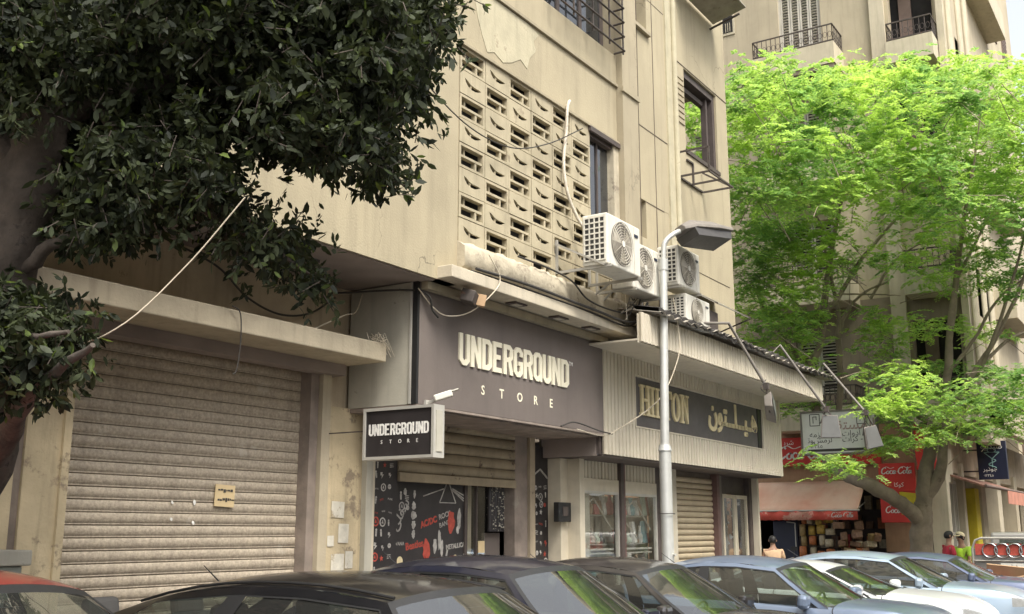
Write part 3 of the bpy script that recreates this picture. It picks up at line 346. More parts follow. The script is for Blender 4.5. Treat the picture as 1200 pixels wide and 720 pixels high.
GREEN_TWIGS=[(25.07,8.24,13.6),(24.41,6.44,12.82),(26.59,5.34,13.43),(23.63,4.59,12.08),(23.15,4.61,11.84),(24.64,3.96,12.26),(27.24,3.92,13.4),(27.61,4.04,13.53),(23.76,2.55,11.52),(23.18,7.99,12.26),(23.91,8.52,13.03),(22.52,7.58,12.06),(21.03,7.18,11.39),(21.29,6.93,11.72),(22.28,6.38,11.61),(21.25,5.66,11.08),(22.6,5.92,11.56),(25.54,6.84,12.91),(25.48,6.19,12.84),(26.04,5.77,12.79),(27.02,6.09,13.62),(24.67,4.94,12.16),(24.63,4.99,12.12),(22.38,4.6,11.34),(24.61,4.93,12.29),(27.62,4.95,13.26),(23.78,4.45,11.62),(27.89,4.79,13.37),(27.05,4.55,12.97),(27.87,4.41,13.37),(25.11,3.32,12.08),(23.35,3.12,11.44),(26.53,3.46,12.53),(28.56,3.39,13.25),(27.69,2.66,13.03),(27.95,2.7,13.0),(24.79,2.14,11.69),(23.51,1.95,11.1),(20.13,7.29,10.58),(20.97,7.65,11.19),(23.49,8.12,12.54),(21.29,7.5,11.2),(21.62,7.55,11.38),(20.34,6.85,10.68),(22.64,7.18,11.44),(25.17,8.06,13.0),(23.15,7.24,12.2),(21.6,6.64,11.19),(22.99,6.41,11.66),(25.88,7.31,13.29),(23.5,6.22,11.98),(26.23,7.5,12.92),(23.81,6.1,11.6),(26.5,6.61,12.78),(21.39,5.21,10.81),(24.67,5.69,12.4),(23.42,5.25,11.78),(23.6,5.46,12.0),(25.66,5.53,12.31),(23.25,4.71,11.15),(26.48,5.18,12.54),(25.25,5.2,12.34),(24.39,4.59,11.5),(27.32,4.86,13.21),(24.36,3.89,11.3),(22.9,3.72,10.73),(28.16,4.65,13.05),(26.18,4.35,12.14),(25.53,3.61,12.19),(27.96,3.94,13.13),(26.54,3.24,12.46),(28.81,3.65,12.85),(25.54,2.69,12.02),(23.27,2.85,10.8),(27.17,2.58,12.23),(27.81,2.59,12.29),(26.53,2.28,11.97),(27.36,2.67,12.61),(28.74,2.23,12.84),(28.5,2.24,12.56),(20.82,7.19,10.48),(22.32,8.22,11.24),(23.55,7.93,11.77),(25.01,8.22,12.66),(21.88,7.2,11.34),(23.61,7.64,11.59),(22.77,6.7,11.48),(24.46,7.47,11.99),(25.09,7.27,12.51),(25.36,7.16,12.6),(24.29,6.99,11.76),(22.26,6.21,11.24),(25.8,6.61,12.3),(22.73,6.08,11.05),(21.73,5.53,10.83),(26.74,6.72,13.02),(23.89,5.55,11.25),(26.94,6.14,12.8),(26.17,5.79,11.95),(27.53,5.62,13.0),(25.24,4.93,11.7),(27.67,5.56,12.42),(25.28,4.39,11.87),(27.36,4.91,12.72),(24.0,3.93,11.32),(28.31,4.73,12.51),(25.88,4.19,11.58),(22.93,3.64,10.79),(23.13,3.53,10.72),(23.26,3.46,10.82),(28.62,3.87,12.87),(26.05,3.41,11.61),(28.88,3.09,12.38),(28.53,3.1,12.32),(25.12,2.68,11.12),(29.5,2.76,12.92),(27.86,2.65,12.26),(24.06,2.11,10.86),(26.79,1.85,11.78),(26.6,1.88,11.54),(27.43,1.99,11.56),(28.25,1.73,12.15),(29.39,1.64,12.28),(24.73,8.95,12.22),(23.16,8.54,11.38),(20.07,7.36,10.4),(23.45,8.15,11.51),(24.31,8.35,11.51),(21.38,7.37,10.48),(25.6,7.99,12.37),(25.85,8.35,12.55),(21.97,6.94,10.57),(25.49,8.1,11.91),(24.56,6.93,11.43),(22.57,6.8,10.54),(22.76,6.18,11.06),(23.32,6.42,11.03),(24.76,6.49,11.84),(23.17,6.1,11.14),(23.81,5.74,10.88),(24.69,6.28,11.36),(23.69,5.47,10.64),(22.24,5.08,10.63),(22.59,5.0,10.64),(25.06,5.63,11.16),(23.55,4.72,10.68),(24.55,4.72,10.91),(22.07,4.32,10.42),(24.77,4.45,11.37),(24.02,4.11,10.82),(27.01,4.39,11.51),(26.76,4.22,11.39),(23.18,3.78,10.6),(26.19,3.99,11.52),(24.53,3.67,11.08),(28.33,3.75,11.86),(27.97,3.44,12.1),(26.23,3.2,11.24),(24.52,3.02,10.65),(28.14,2.74,12.02),(25.75,2.82,11.36),(25.05,2.1,10.57),(27.51,2.5,11.69),(29.78,2.45,12.57),(25.36,2.21,11.01),(26.83,1.87,11.17),(28.18,2.08,11.48),(24.46,1.45,10.51),(28.57,1.54,11.63),(29.9,1.43,11.89),(20.93,7.38,10.33),(24.66,9.03,11.65),(20.43,6.82,9.83),(21.86,7.45,10.55),(22.78,7.15,10.73),(20.9,6.72,9.65),(21.4,6.56,9.93),(22.41,7.15,10.58),(24.71,7.13,10.91),(26.17,7.73,11.46),(23.95,6.67,10.9),(24.97,7.17,11.22),(26.44,6.93,11.68),(26.36,6.81,11.56),(27.03,6.49,11.87),(27.32,6.4,12.21),(25.26,6.05,10.92),(23.31,5.22,10.46),(22.28,4.97,10.2),(24.85,5.57,10.73),(24.71,4.79,10.42),(22.53,4.72,9.78),(22.89,4.29,9.83),(22.63,4.36,9.88),(25.8,4.26,10.81),(27.49,4.56,11.83),(27.45,4.33,11.6),(26.68,4.24,11.56),(23.85,3.71,10.19),(26.92,3.96,11.32),(24.28,3.12,10.33),(26.51,3.31,11.29),(23.25,2.65,9.74),(27.81,3.55,11.38),(27.72,2.88,10.98),(24.72,2.67,10.01),(23.43,2.35,9.86),(24.6,2.25,10.14),(28.08,2.19,11.3),(28.08,2.11,11.06),(27.93,2.12,11.16),(27.0,1.98,10.96),(25.67,1.51,10.61),(30.35,1.75,11.72),(23.89,8.92,11.23),(23.4,8.6,10.79),(22.43,8.34,10.06),(24.9,8.98,11.43),(23.38,7.73,10.57),(23.73,8.28,10.6),(23.41,7.41,10.76),(24.13,7.56,11.02),(22.32,6.97,10.27),(23.51,6.99,10.58),(21.08,5.98,9.67),(21.14,6.16,9.43),(24.63,6.65,10.51),(22.3,6.35,9.65),(26.7,6.68,11.29),(26.73,6.99,11.33),(27.04,6.71,11.57),(26.59,6.23,11.46),(23.04,5.19,10.07),(21.99,5.35,9.41),(27.82,5.83,11.29),(22.2,5.03,9.43),(22.74,4.82,9.53),(25.0,4.95,10.14),(26.02,4.96,10.51),(25.03,4.45,10.24),(26.82,4.96,10.75),(23.89,4.36,9.88),(22.98,3.7,9.78),(26.9,4.34,10.78),(27.49,3.84,10.72),(27.19,4.15,10.79),(28.38,3.98,11.65),(28.72,4.05,11.16),(23.51,2.86,9.56),(26.88,3.48,10.51),(23.63,2.63,9.74),(23.65,2.39,9.65),(24.59,2.14,9.88),(26.8,2.48,10.6),(25.32,2.09,9.96),(25.02,2.06,9.61),(26.69,1.88,10.39),(29.81,2.16,11.29),(30.25,1.92,11.51),(26.24,1.76,10.08),(25.87,1.17,9.83),(30.52,1.63,11.4),(23.89,8.52,10.23),(21.68,7.72,9.48),(23.33,7.78,10.03),(21.76,7.4,9.66),(22.69,7.17,9.98),(21.12,6.86,9.28),(21.5,6.82,9.22),(21.15,6.57,9.45),(23.77,6.71,10.07),(23.71,7.23,10.33),(23.61,6.35,9.64),(25.9,7.2,10.95),(22.29,6.06,9.58),(23.98,6.19,9.76),(22.06,5.58,9.07),(26.88,6.49,11.04),(26.66,6.38,10.56),(25.31,6.0,10.54),(23.56,5.38,9.67),(25.97,5.55,10.72),(26.3,5.5,10.5),(26.19,5.53,10.64),(22.49,4.18,8.94),(27.52,5.27,10.97),(23.36,4.09,9.51),(22.49,3.96,9.22),(25.16,4.01,9.68),(28.49,4.65,10.76),(24.07,3.33,9.32),(27.67,4.16,10.81),(24.02,3.1,9.23),(25.04,3.54,9.49),(27.68,3.3,10.58),(28.72,3.8,10.72),(27.76,2.89,10.58),(28.31,3.25,10.53),(27.99,2.63,10.33),(28.49,2.59,10.36),(24.35,1.83,9.15),(24.19,2.17,9.05),(24.9,1.59,9.25),(25.4,1.61,9.41),(28.1,1.73,10.24),(26.18,1.5,9.53),(20.64,7.69,9.05),(23.12,8.59,9.92),(25.5,8.58,10.55),(22.37,7.72,9.15),(24.98,8.3,10.5),(23.51,7.67,9.45),(26.17,7.96,10.77),(26.24,8.46,10.87),(26.59,8.17,10.37),(25.38,7.78,10.34),(26.6,7.13,10.48),(21.58,6.09,8.77),(25.6,6.66,10.33),(23.86,6.42,9.9),(21.51,5.5,8.77),(23.61,5.91,9.62),(24.65,5.71,9.55),(25.29,5.95,10.06),(22.71,4.84,9.15),(26.48,5.67,10.36),(24.14,4.89,9.66),(26.21,5.12,9.81),(27.27,4.92,9.96),(27.84,5.07,10.48),(28.44,5.18,10.36),(26.79,4.56,9.79),(27.14,4.29,10.4),(27.51,4.75,10.06),(24.69,3.49,9.16),(28.31,4.16,10.46),(27.53,3.67,10.2),(25.43,3.31,9.4),(23.91,2.85,8.93),(26.31,3.33,9.96),(27.03,3.19,9.74),(28.27,3.32,10.14),(26.46,2.83,9.54),(27.7,2.48,9.7),(28.58,2.22,10.38),(26.74,2.16,9.49),(24.91,1.91,9.15),(28.03,1.94,9.85),(28.15,1.51,10.06),(25.35,1.37,9.03),(26.26,1.35,9.47),(20.67,7.52,8.77),(20.83,7.3,8.83),(20.75,7.11,8.56),(21.39,7.49,8.69),(23.48,7.79,9.51),(25.1,8.01,9.76),(21.49,6.53,8.88),(23.35,7.11,9.2),(23.91,6.86,9.46),(21.55,6.24,8.45),(24.75,7.11,9.34),(24.3,6.9,9.17),(25.11,6.42,9.7),(25.17,6.73,9.95),(23.45,5.85,9.12),(27.59,6.2,10.02),(22.6,5.4,8.98),(26.59,5.63,10.08),(25.1,5.26,9.16),(23.25,4.96,8.6),(27.54,5.99,10.14),(22.73,4.1,8.5),(26.3,5.06,9.67),(27.71,4.99,10.06),(25.93,4.43,9.59),(22.64,3.94,8.46),(28.5,4.58,10.22),(27.56,4.12,10.03),(27.38,4.18,9.73),(23.34,3.25,8.51),(26.08,3.66,9.6),(25.49,3.15,9.26),(28.61,3.86,9.74),(28.08,3.25,9.47),(27.89,3.08,9.84),(26.64,2.46,9.09),(28.81,2.59,10.07),(24.96,1.87,8.99),(24.77,2.04,8.6),(30.31,2.54,9.96),(28.94,1.86,10.08),(26.1,1.61,9.06),(25.3,1.44,8.8),(26.93,1.54,9.47),(23.44,8.42,9.26),(23.3,8.1,8.96),(22.34,7.74,8.59),(24.94,8.47,9.11),(25.15,8.45,9.27),(21.98,6.98,8.57),(25.93,8.45,9.86),(24.38,6.95,9.33),(23.22,4.98,8.67),(25.85,5.15,9.29),(24.43,4.65,8.93),(23.22,4.38,8.48),(22.85,4.12,8.47),(27.43,5.13,9.66),(27.47,4.3,9.47),(28.47,4.5,9.54),(28.19,4.1,9.86),(23.46,3.12,8.13),(26.41,3.86,9.37),(28.59,3.5,9.82),(26.95,3.4,9.35),(24.73,2.88,8.64),(25.04,2.64,8.75),(27.93,2.99,9.19),(23.74,2.38,8.33),(24.37,1.92,8.16),(25.24,2.15,8.28),(27.02,1.76,9.07),(27.2,2.09,8.67),(26.17,1.53,8.48),(26.38,1.67,8.71),(30.82,1.71,10.06),(25.36,8.71,9.31),(25.55,4.86,8.86),(23.81,4.4,8.17),(24.08,4.12,8.42),(24.71,3.95,8.48),(27.84,2.01,8.8),(26.07,1.84,8.08),(25.84,1.68,8.45),(28.58,1.57,8.97),(27.92,1.64,8.8),(29.85,1.85,8.76),(28.19,1.92,8.48),(28.74,1.62,8.72),(24.44,7.98,8.86),(25.02,7.82,9.17),(24.29,7.38,8.78),(23.8,8.7,8.64),(24.66,9.17,8.9),(24.77,8.87,9.28),(25.34,8.52,9.01),(23.82,8.28,8.74),(25.14,8.07,8.78),(26.44,8.64,9.48),(24.31,7.86,8.67),(25.55,7.77,8.68),(24.39,6.93,8.46),(23.4,8.74,8.0),(25.46,9.15,8.5),(23.68,8.47,8.26),(24.02,8.42,8.28),(25.19,8.54,8.77),(26.15,8.79,8.73),(26.51,8.43,8.94),(24.32,7.81,8.37),(24.62,7.74,8.65),(25.26,7.43,8.3),(26.38,7.54,8.61),(25.09,9.36,8.58),(26.16,9.14,8.8),(24.26,8.85,7.75),(24.15,8.38,7.85),(24.2,8.54,7.88),(26.15,8.92,8.59),(25.1,8.1,8.35),(26.32,8.16,8.6),(26.4,7.95,8.25),(26.0,7.78,8.42),(24.42,7.04,7.67),(24.59,6.8,8.0),(23.81,8.85,7.63),(25.57,9.05,7.73),(24.51,8.49,7.78),(25.11,8.96,7.67),(23.91,7.88,7.21),(24.28,7.92,7.76),(26.63,8.26,8.01),(24.79,7.95,7.71),(24.92,7.57,7.48),(24.08,7.25,7.21),(23.75,8.89,7.25),(25.29,9.41,7.4),(24.52,8.84,7.58),(25.69,8.97,7.72),(24.93,8.73,7.11),(23.63,7.99,6.78),(23.79,7.96,7.12),(26.91,8.37,7.79),(24.44,7.43,7.38),(27.14,8.29,7.8),(26.05,9.82,7.3),(23.59,8.33,6.93),(26.17,9.84,7.42),(25.41,8.7,7.1),(24.48,8.56,6.84),(23.91,7.68,6.49),(24.93,8.22,6.59),(25.4,8.25,7.25),(26.03,8.31,7.04),(25.98,7.84,6.94),(24.7,7.37,6.73),(23.92,8.87,6.14),(25.87,9.36,7.02),(24.29,9.17,6.18),(23.72,8.39,6.39),(23.44,8.26,6.42),(26.2,8.75,6.5),(25.13,8.32,6.76),(26.72,8.63,6.82),(25.31,8.21,6.51),(27.09,8.18,7.1),(25.92,9.68,6.46),(23.81,8.42,6.07),(24.99,9.0,5.84),(25.05,9.0,6.29),(26.35,8.7,6.3),(26.01,8.72,6.05),(24.96,7.85,6.3),(26.82,8.68,6.13),(24.18,7.5,6.19),(25.06,8.98,5.77),(26.43,9.11,5.69),(26.72,9.14,6.2),(25.42,8.76,5.96),(25.92,8.53,5.74),(24.15,7.56,5.58),(26.33,8.53,5.84),(26.2,9.21,5.31),(25.52,9.07,5.1),(23.79,8.03,5.34),(24.69,8.37,5.2),(24.33,8.0,5.21),(26.39,8.61,5.49),(25.92,9.43,5.39),(26.59,9.51,5.09),(23.78,8.39,4.63),(26.38,9.27,4.95),(27.09,9.43,5.04),(25.13,6.06,5.37),(25.58,6.52,5.5),(25.28,5.65,5.2),(24.1,5.37,5.25),(22.77,4.86,4.86),(22.93,5.08,4.89),(26.94,5.66,5.44),(23.33,3.17,4.75),(23.26,2.97,4.81),(28.37,2.93,5.43),(22.62,5.56,4.52),(23.33,5.93,5.08),(22.38,4.92,4.57),(24.05,5.28,5.03),(26.41,5.68,4.85),(24.88,5.5,4.69),(27.26,5.43,5.09),(22.7,4.08,4.56),(27.16,4.47,4.86),(25.61,4.67,4.93),(23.34,3.59,4.45),(26.1,3.53,4.98),(24.57,3.37,4.96),(26.98,3.47,5.16),(25.87,3.48,4.89),(27.62,3.39,4.82),(26.34,3.26,4.94),(25.47,2.82,5.05),(26.37,2.77,4.74),(22.02,5.31,4.21),(26.03,6.22,4.51),(23.1,5.22,4.49),(21.9,5.16,4.31),(26.17,5.9,4.62),(22.95,5.22,4.56),(23.68,4.63,4.42),(25.13,5.05,4.44),(25.2,4.72,4.39),(26.85,4.98,4.8),(25.83,4.27,4.57),(24.35,4.02,4.66),(26.72,4.4,4.65),(26.81,4.26,4.66),(26.91,4.05,4.59),(22.88,3.39,4.11),(26.82,3.53,4.51),(26.3,3.74,4.6),(23.86,2.79,4.06),(23.3,2.95,4.17),(26.76,2.88,4.89),(24.13,2.5,4.54),(21.77,5.49,4.19),(26.48,6.34,4.6),(24.62,5.78,4.4),(24.62,5.99,4.37),(25.23,5.58,4.5),(23.47,4.95,4.24),(26.5,5.24,4.09),(25.04,4.91,4.25),(26.45,5.03,4.04),(27.76,4.86,4.66),(26.69,4.42,4.1),(26.83,4.22,4.03),(25.97,4.16,4.2),(23.24,3.68,3.89),(24.43,3.41,4.27),(24.1,3.11,4.2),(28.41,3.86,4.13),(23.98,3.1,4.26),(27.94,3.24,4.25),(28.0,3.03,4.38),(26.59,2.98,4.02),(23.8,5.14,3.69),(26.56,5.69,4.17),(23.03,4.8,3.6),(27.46,5.39,4.3),(23.11,4.54,3.69),(24.63,4.4,4.04),(22.93,3.68,3.68),(26.4,3.44,4.1),(25.18,2.55,3.94),(25.04,4.24,8.17),(25.39,3.08,8.05),(24.93,4.65,7.45),(25.5,4.99,8.6),(25.94,4.27,7.76),(24.98,4.51,8.35),(25.18,3.64,8.37),(27.29,3.76,8.24),(25.06,3.55,7.82),(26.7,3.31,7.64),(26.92,4.6,7.48),(26.22,3.62,7.96),(25.29,3.86,7.31),(27.13,3.93,7.6),(26.55,3.12,7.94),(27.21,6.7,7.15),(26.34,6.38,7.01),(26.68,5.8,6.82),(28.86,5.99,6.89),(26.88,6.63,6.62),(26.58,6.21,6.33),(27.54,5.76,6.53),(28.47,6.63,6.94),(22.35,9.55,12.13),(22.62,8.56,12.18),(22.77,8.49,12.04),(21.79,9.13,11.99),(21.16,9.3,11.16),(22.23,9.26,11.71),(22.98,9.26,12.04),(22.37,9.01,11.41),(23.11,8.78,11.57),(21.47,9.14,10.98),(22.95,9.5,11.31),(21.42,9.28,11.23),(21.46,8.49,10.89),(22.31,8.98,11.41),(21.71,9.17,10.19),(21.74,8.67,10.62),(23.19,8.74,10.67),(23.26,9.18,10.56),(22.98,9.88,10.15),(21.77,9.39,9.83),(21.56,9.08,10.04),(22.39,8.79,9.72),(22.06,8.95,9.71),(22.6,9.85,9.35),(22.91,9.52,9.59),(22.01,8.79,9.28),(22.74,8.53,9.39),(22.72,8.62,9.22),(22.71,9.69,9.02),(23.19,9.99,9.15),(21.9,8.86,8.89),(22.64,8.8,9.42),(23.24,9.27,8.88),(22.47,9.86,8.84),(22.57,9.89,8.45),(22.45,9.08,8.15),(23.01,9.51,8.56),(22.77,8.8,8.69),(23.52,9.7,8.47),(22.29,9.09,7.98),(23.14,9.61,8.16),(22.52,9.29,8.08),(24.69,6.92,8.77),(26.96,7.09,9.5),(25.12,4.74,8.32),(23.98,7.14,7.99),(26.7,7.37,8.42),(25.32,7.2,8.83),(26.81,6.74,8.82),(27.75,6.49,9.59),(27.25,6.03,8.9),(26.38,5.96,8.36),(23.95,5.23,7.49),(27.2,5.43,8.56),(24.55,5.08,7.8),(27.87,4.43,8.65),(25.62,4.22,7.79),(25.5,2.97,8.07),(28.03,4.02,8.07),(28.25,3.26,9.06),(25.23,6.67,8.02),(27.03,6.74,8.45),(25.5,5.9,8.02),(26.45,5.16,7.74),(25.26,4.89,7.35),(27.41,4.64,7.9),(27.21,3.5,7.8),(28.14,3.8,7.76),(29.56,3.47,7.65),(25.61,3.24,6.96),(26.52,6.56,6.62),(25.89,5.97,6.34),(27.27,4.79,6.72),(25.07,5.03,6.29),(28.36,4.49,6.59),(29.72,4.59,6.92),(26.48,6.63,6.78),(25.51,6.52,6.0),(26.4,6.09,5.98),(28.13,6.85,6.96),(25.96,4.59,6.46),(27.51,5.48,5.77),(27.47,3.97,6.34),(26.22,4.9,5.62),(26.5,4.06,5.38),(26.94,4.0,5.51),(27.28,5.23,5.73),(27.43,4.26,5.43),(25.91,3.89,5.26),(25.91,5.85,4.31),(25.49,5.91,3.79),(25.07,5.94,3.65),(25.84,6.29,3.64),(25.55,6.14,3.67),(25.03,5.84,3.76),(27.22,8.47,5.02),(27.25,8.84,4.78),(27.7,8.25,4.82),(28.21,7.72,4.89)]
GREEN_FRINGE=[(21.91,6.55,3.22),(21.74,6.2,3.08),(22.24,6.32,3.09),(21.34,6.39,3.04),(21.41,6.03,3.07),(21.58,5.75,3.01)]
FICUS_LIMBS=[[(3.61,6.99,0.82,0.24),(3.65,6.61,1.63,0.22),(3.73,6.29,2.14,0.19),(3.66,6.11,2.64,0.18),(3.58,5.93,3.19,0.17),(3.5,5.69,3.66,0.17),(3.48,5.56,4.05,0.16),(3.45,5.49,4.35,0.13),(3.35,5.48,4.79,0.1),(3.19,5.49,5.38,0.07)],[(3.74,6.33,2.04,0.1),(3.62,5.85,2.27,0.085),(3.35,5.27,2.4,0.05),(3.17,4.78,2.48,0.03),(3.13,4.41,2.59,0.012)],[(3.48,5.56,4.05,0.09),(3.68,5.37,4.25,0.08),(3.89,5.18,4.39,0.06),(4.13,4.94,4.5,0.05),(4.38,4.54,4.58,0.03),(4.71,3.99,4.68,0.015)],[(4.13,4.94,4.5,0.03),(4.41,4.62,4.27,0.022),(4.64,4.33,4.06,0.015),(4.84,4.08,3.91,0.008)],[(3.68,5.37,4.25,0.04),(3.88,5.2,3.89,0.03),(4.12,4.93,3.64,0.02),(4.28,4.58,3.41,0.014),(4.51,4.31,3.19,0.007)],[(3.58,5.93,3.19,0.06),(3.57,5.51,3.34,0.035),(3.63,5.2,3.41,0.02),(3.75,5.05,3.36,0.01)],[(3.45,5.49,4.35,0.07),(3.76,5.39,4.84,0.05),(4.2,4.93,5.25,0.03),(4.73,4.25,5.41,0.015)],[(3.5,5.63,3.81,0.09),(3.24,5.76,4.02,0.07),(2.88,5.81,4.36,0.05)],[(3.57,5.95,3.19,0.05),(3.24,5.47,2.82,0.03),(3.06,4.87,2.67,0.02),(3.06,4.51,2.65,0.01)]]
GREEN_LIMBS=[[(27.45,6.08,0.38,0.36),(27.25,6.0,1.38,0.27),(27.16,5.94,1.88,0.24),(27.1,5.85,2.38,0.22)],[(27.15,5.93,1.98,0.2),(26.49,6.22,2.37,0.17),(25.74,6.52,2.67,0.16),(25.78,7.1,2.96,0.155),(27.46,8.1,3.38,0.15),(27.82,8.44,3.96,0.14),(27.35,8.38,5.03,0.12),(26.88,8.33,6.07,0.095)],[(27.13,5.87,2.18,0.2),(27.03,5.73,2.98,0.17),(26.96,5.52,3.78,0.15),(26.83,5.38,4.17,0.13)],[(27.09,5.82,2.48,0.15),(26.98,5.43,2.97,0.13),(26.69,5.19,3.74,0.11),(26.44,5.03,4.71,0.1),(26.04,4.75,6.05,0.085),(25.66,4.44,7.36,0.07),(25.44,4.16,8.49,0.05),(25.23,3.79,9.8,0.03),(25.1,3.48,11.14,0.015)],[(26.85,5.39,4.07,0.1),(26.06,5.69,4.52,0.08),(25.39,5.9,4.67,0.06)],[(26.5,5.07,4.32,0.08),(26.36,4.37,5.26,0.07),(26.28,3.84,6.0,0.055),(26.16,3.29,6.91,0.045),(26.09,2.84,7.84,0.03),(25.91,2.26,9.1,0.015)],[(26.41,4.59,4.98,0.06),(26.97,4.27,5.53,0.05),(27.62,3.75,6.19,0.04),(28.49,2.98,6.67,0.03)],[(26.33,4.16,5.44,0.05),(25.94,3.66,6.32,0.04),(25.72,3.06,7.79,0.03),(25.66,2.79,8.73,0.02)],[(26.35,4.93,5.3,0.05),(26.33,4.3,6.05,0.04),(26.16,3.64,6.96,0.03),(26.27,2.9,7.48,0.02)],[(26.52,8.23,5.8,0.106),(26.48,7.88,6.42,0.094),(26.22,7.6,7.66,0.083),(26.02,7.32,8.68,0.059),(25.86,7.0,9.7,0.047),(25.71,6.56,10.91,0.024)],[(26.41,7.73,7.05,0.071),(26.64,7.36,7.6,0.059),(26.94,6.96,8.38,0.053),(27.32,6.48,9.08,0.041),(27.79,5.78,10.0,0.024)],[(26.95,8.26,4.98,0.083),(26.43,8.38,5.8,0.071),(25.96,8.53,6.29,0.053),(25.35,8.82,6.99,0.035),(24.79,9.02,7.78,0.018)],[(27.62,8.38,3.95,0.094),(27.56,7.94,4.36,0.088),(27.33,7.69,5.42,0.083),(27.01,7.6,6.47,0.071),(26.91,7.51,7.11,0.059),(26.66,7.56,7.96,0.047),(26.03,7.6,9.39,0.024)],[(27.01,7.6,6.47,0.059),(27.09,7.41,7.13,0.053),(27.33,7.01,7.68,0.035),(27.83,6.46,8.05,0.024)],[(27.77,6.91,7.64,0.041),(28.02,6.37,8.53,0.035),(28.45,5.89,9.02,0.024),(28.98,5.34,9.29,0.014)],[(26.02,7.32,8.68,0.035),(25.45,7.62,9.7,0.029),(24.94,7.83,10.7,0.024),(24.31,8.08,12.12,0.012)],[(25.86,7.0,9.7,0.035),(26.04,6.66,10.8,0.024),(26.68,5.88,12.22,0.014)],[(25.71,6.56,10.91,0.024),(25.3,6.8,11.95,0.014),(24.92,7.06,12.78,0.007)],[(25.44,4.16,8.49,0.035),(24.74,4.45,9.58,0.02),(24.19,4.61,10.87,0.01)],[(25.66,4.44,7.36,0.04),(25.99,3.84,8.57,0.03),(26.36,3.02,10.19,0.015)],[(26.64,7.36,7.6,0.024),(27.21,6.66,7.62,0.021),(27.67,6.14,7.6,0.009)]]
# ---------------------------------------------------------------- setting: road, pavements, kerbs
def slab(name, x0, x1, y0, y1, z0, z1, m, **k):
    o = MB().box(x0, x1, y0, y1, z0, z1).build(name, m); o['kind'] = 'structure'; return o
me = MB().add([(-400, -400, 0), (400, -400, 0), (400, 400, 0), (-400, 400, 0)], [(0, 1, 2, 3)]).mesh()
tag(link_mesh('ground', me, M['road']), kind='structure')
slab('pavement', -12, 21.2, 6.0, 16, .004, .13, M['paving'])
slab('pavement', 24.4, 60, 4.9, 7.0, .004, .13, M['paving'])
slab('pavement', 27.5, 30, 7.0, 16, .004, .13, M['paving'])
kb = MB()
for i in range(33): kb.box(-12+i+.006, -11+i-.006, 5.85, 5.994, .004, .14)
kb.build('kerb', M['kerb'], bevel=.01)['kind'] = 'structure'
kb = MB()
for i in range(36): kb.box(24.4+i+.006, 25.4+i-.006, 4.75, 4.894, .004, .14)
kb.build('kerb', M['kerb'], bevel=.01)['kind'] = 'structure'

# ---------------------------------------------------------------- the near building
B = thing('apartment_building', (13, 7, 0), 'tan plastered building with a pierced block screen above the dark shop sign', 'building')
w = MB()                                  # left projecting front, above the recess
w.box(-3, 9.36, 6.80, 7.1, 4.40, 26)
w.box(9.36, 11.25, 6.80, 7.1, 8.25, 26)
w.box(11.25, 13.36, 6.80, 7.1, 8.25, 8.70); w.box(11.25, 13.36, 6.80, 7.1, 10.2, 26)
w.box(9.36, 13.36, 6.812, 7.1, 7.335, 8.20)
w.build('wall', M['stucco'], B)
MB().box(9.36, 13.38, 6.775, 7.1, 8.205, 8.245).build('belt_course', M['stucco_grey'], B)
MB().box(9.34, 13.5, 6.765, 6.81, 7.30, 7.33).build('screen_lintel', M['stucco_grey'], B)
p = MB(); p.box(13.36, 13.86, 6.70, 7.1, 4.66, 26); p.build('pilaster', M['stucco_grey'], B)
MB().box(13.33, 13.89, 6.672, 6.70, 8.12, 8.20).build('belt_course', M['stucco_grey'], B)
w = MB()
w.box(13.86, 14.43, 6.79, 7.1, 6.67, 9.52); w.box(14.25, 15.1, 6.792, 7.1, 4.66, 6.668); w.box(14.43, 15.1, 6.79, 7.1, 6.672, 26)
w.box(13.86, 14.25, 6.79, 7.1, 4.66, 6.07); w.box(13.86, 14.43, 6.79, 7.1, 11, 26)
w.box(15.45, 15.88, 6.80, 7.05, 4.66, 26); w.box(15.88, 17.30, 6.80, 7.05, 4.66, 8.02); w.box(15.88, 17.30, 6.80, 7.05, 9.48, 26); w.box(17.30, 17.80, 6.80, 7.05, 4.66, 26)
w.build('wall', M['stucco'], B)
g = MB()
for x in (14.06, 14.62): g.box(x-.006, x+.006, 6.783, 6.80, 4.7, 26)
g.box(13.95, 15.1, 6.7845, 6.80, 7.85, 7.865); g.box(14.26, 14.9, 6.7855, 6.80, 6.655, 6.667)
g.box(15.46, 17.79, 6.792, 6.81, 9.5, 9.515) ; g.box(13.87, 15.09, 6.7865, 6.8, 10.12, 10.132)
g.box(15.2, 17.6, 6.7935, 6.8, 5.95, 5.96)
g.build('scored_joint', M['groove'], B)
p = MB(); p.box(15.1, 15.45, 6.76, 7.1, 4.66, 26); p.tube([(15.36, 6.74, 4.7), (15.36, 6.74, 26)], .05, 10); p.build('pilaster', M['patch'], B)
# end wall with its own opening, so the corner room can be looked through
w = MB(); y0 = 7.05
w.box(17.52, 17.796, y0, 16, 4.2, 7.9); w.box(17.52, 17.796, y0, 16, 9.7, 26); w.box(17.52, 17.796, y0, 7.13, 7.9, 9.7); w.box(17.52, 17.796, 9.3, 16, 7.9, 9.7)
w.build('end_wall', M['stucco_grey'], B)
w = MB(); w.box(15.4, 15.5, 7.1, 16, 7.5, 9.9); w.box(15.5, 17.5, 7.06, 16, 7.6, 7.7); w.box(15.5, 17.5, 7.06, 16, 9.8, 9.9); w.box(15.5, 17.5, 11, 11.1, 7.7, 9.8)
w.build('room_shell', M['dark_pier'], B)
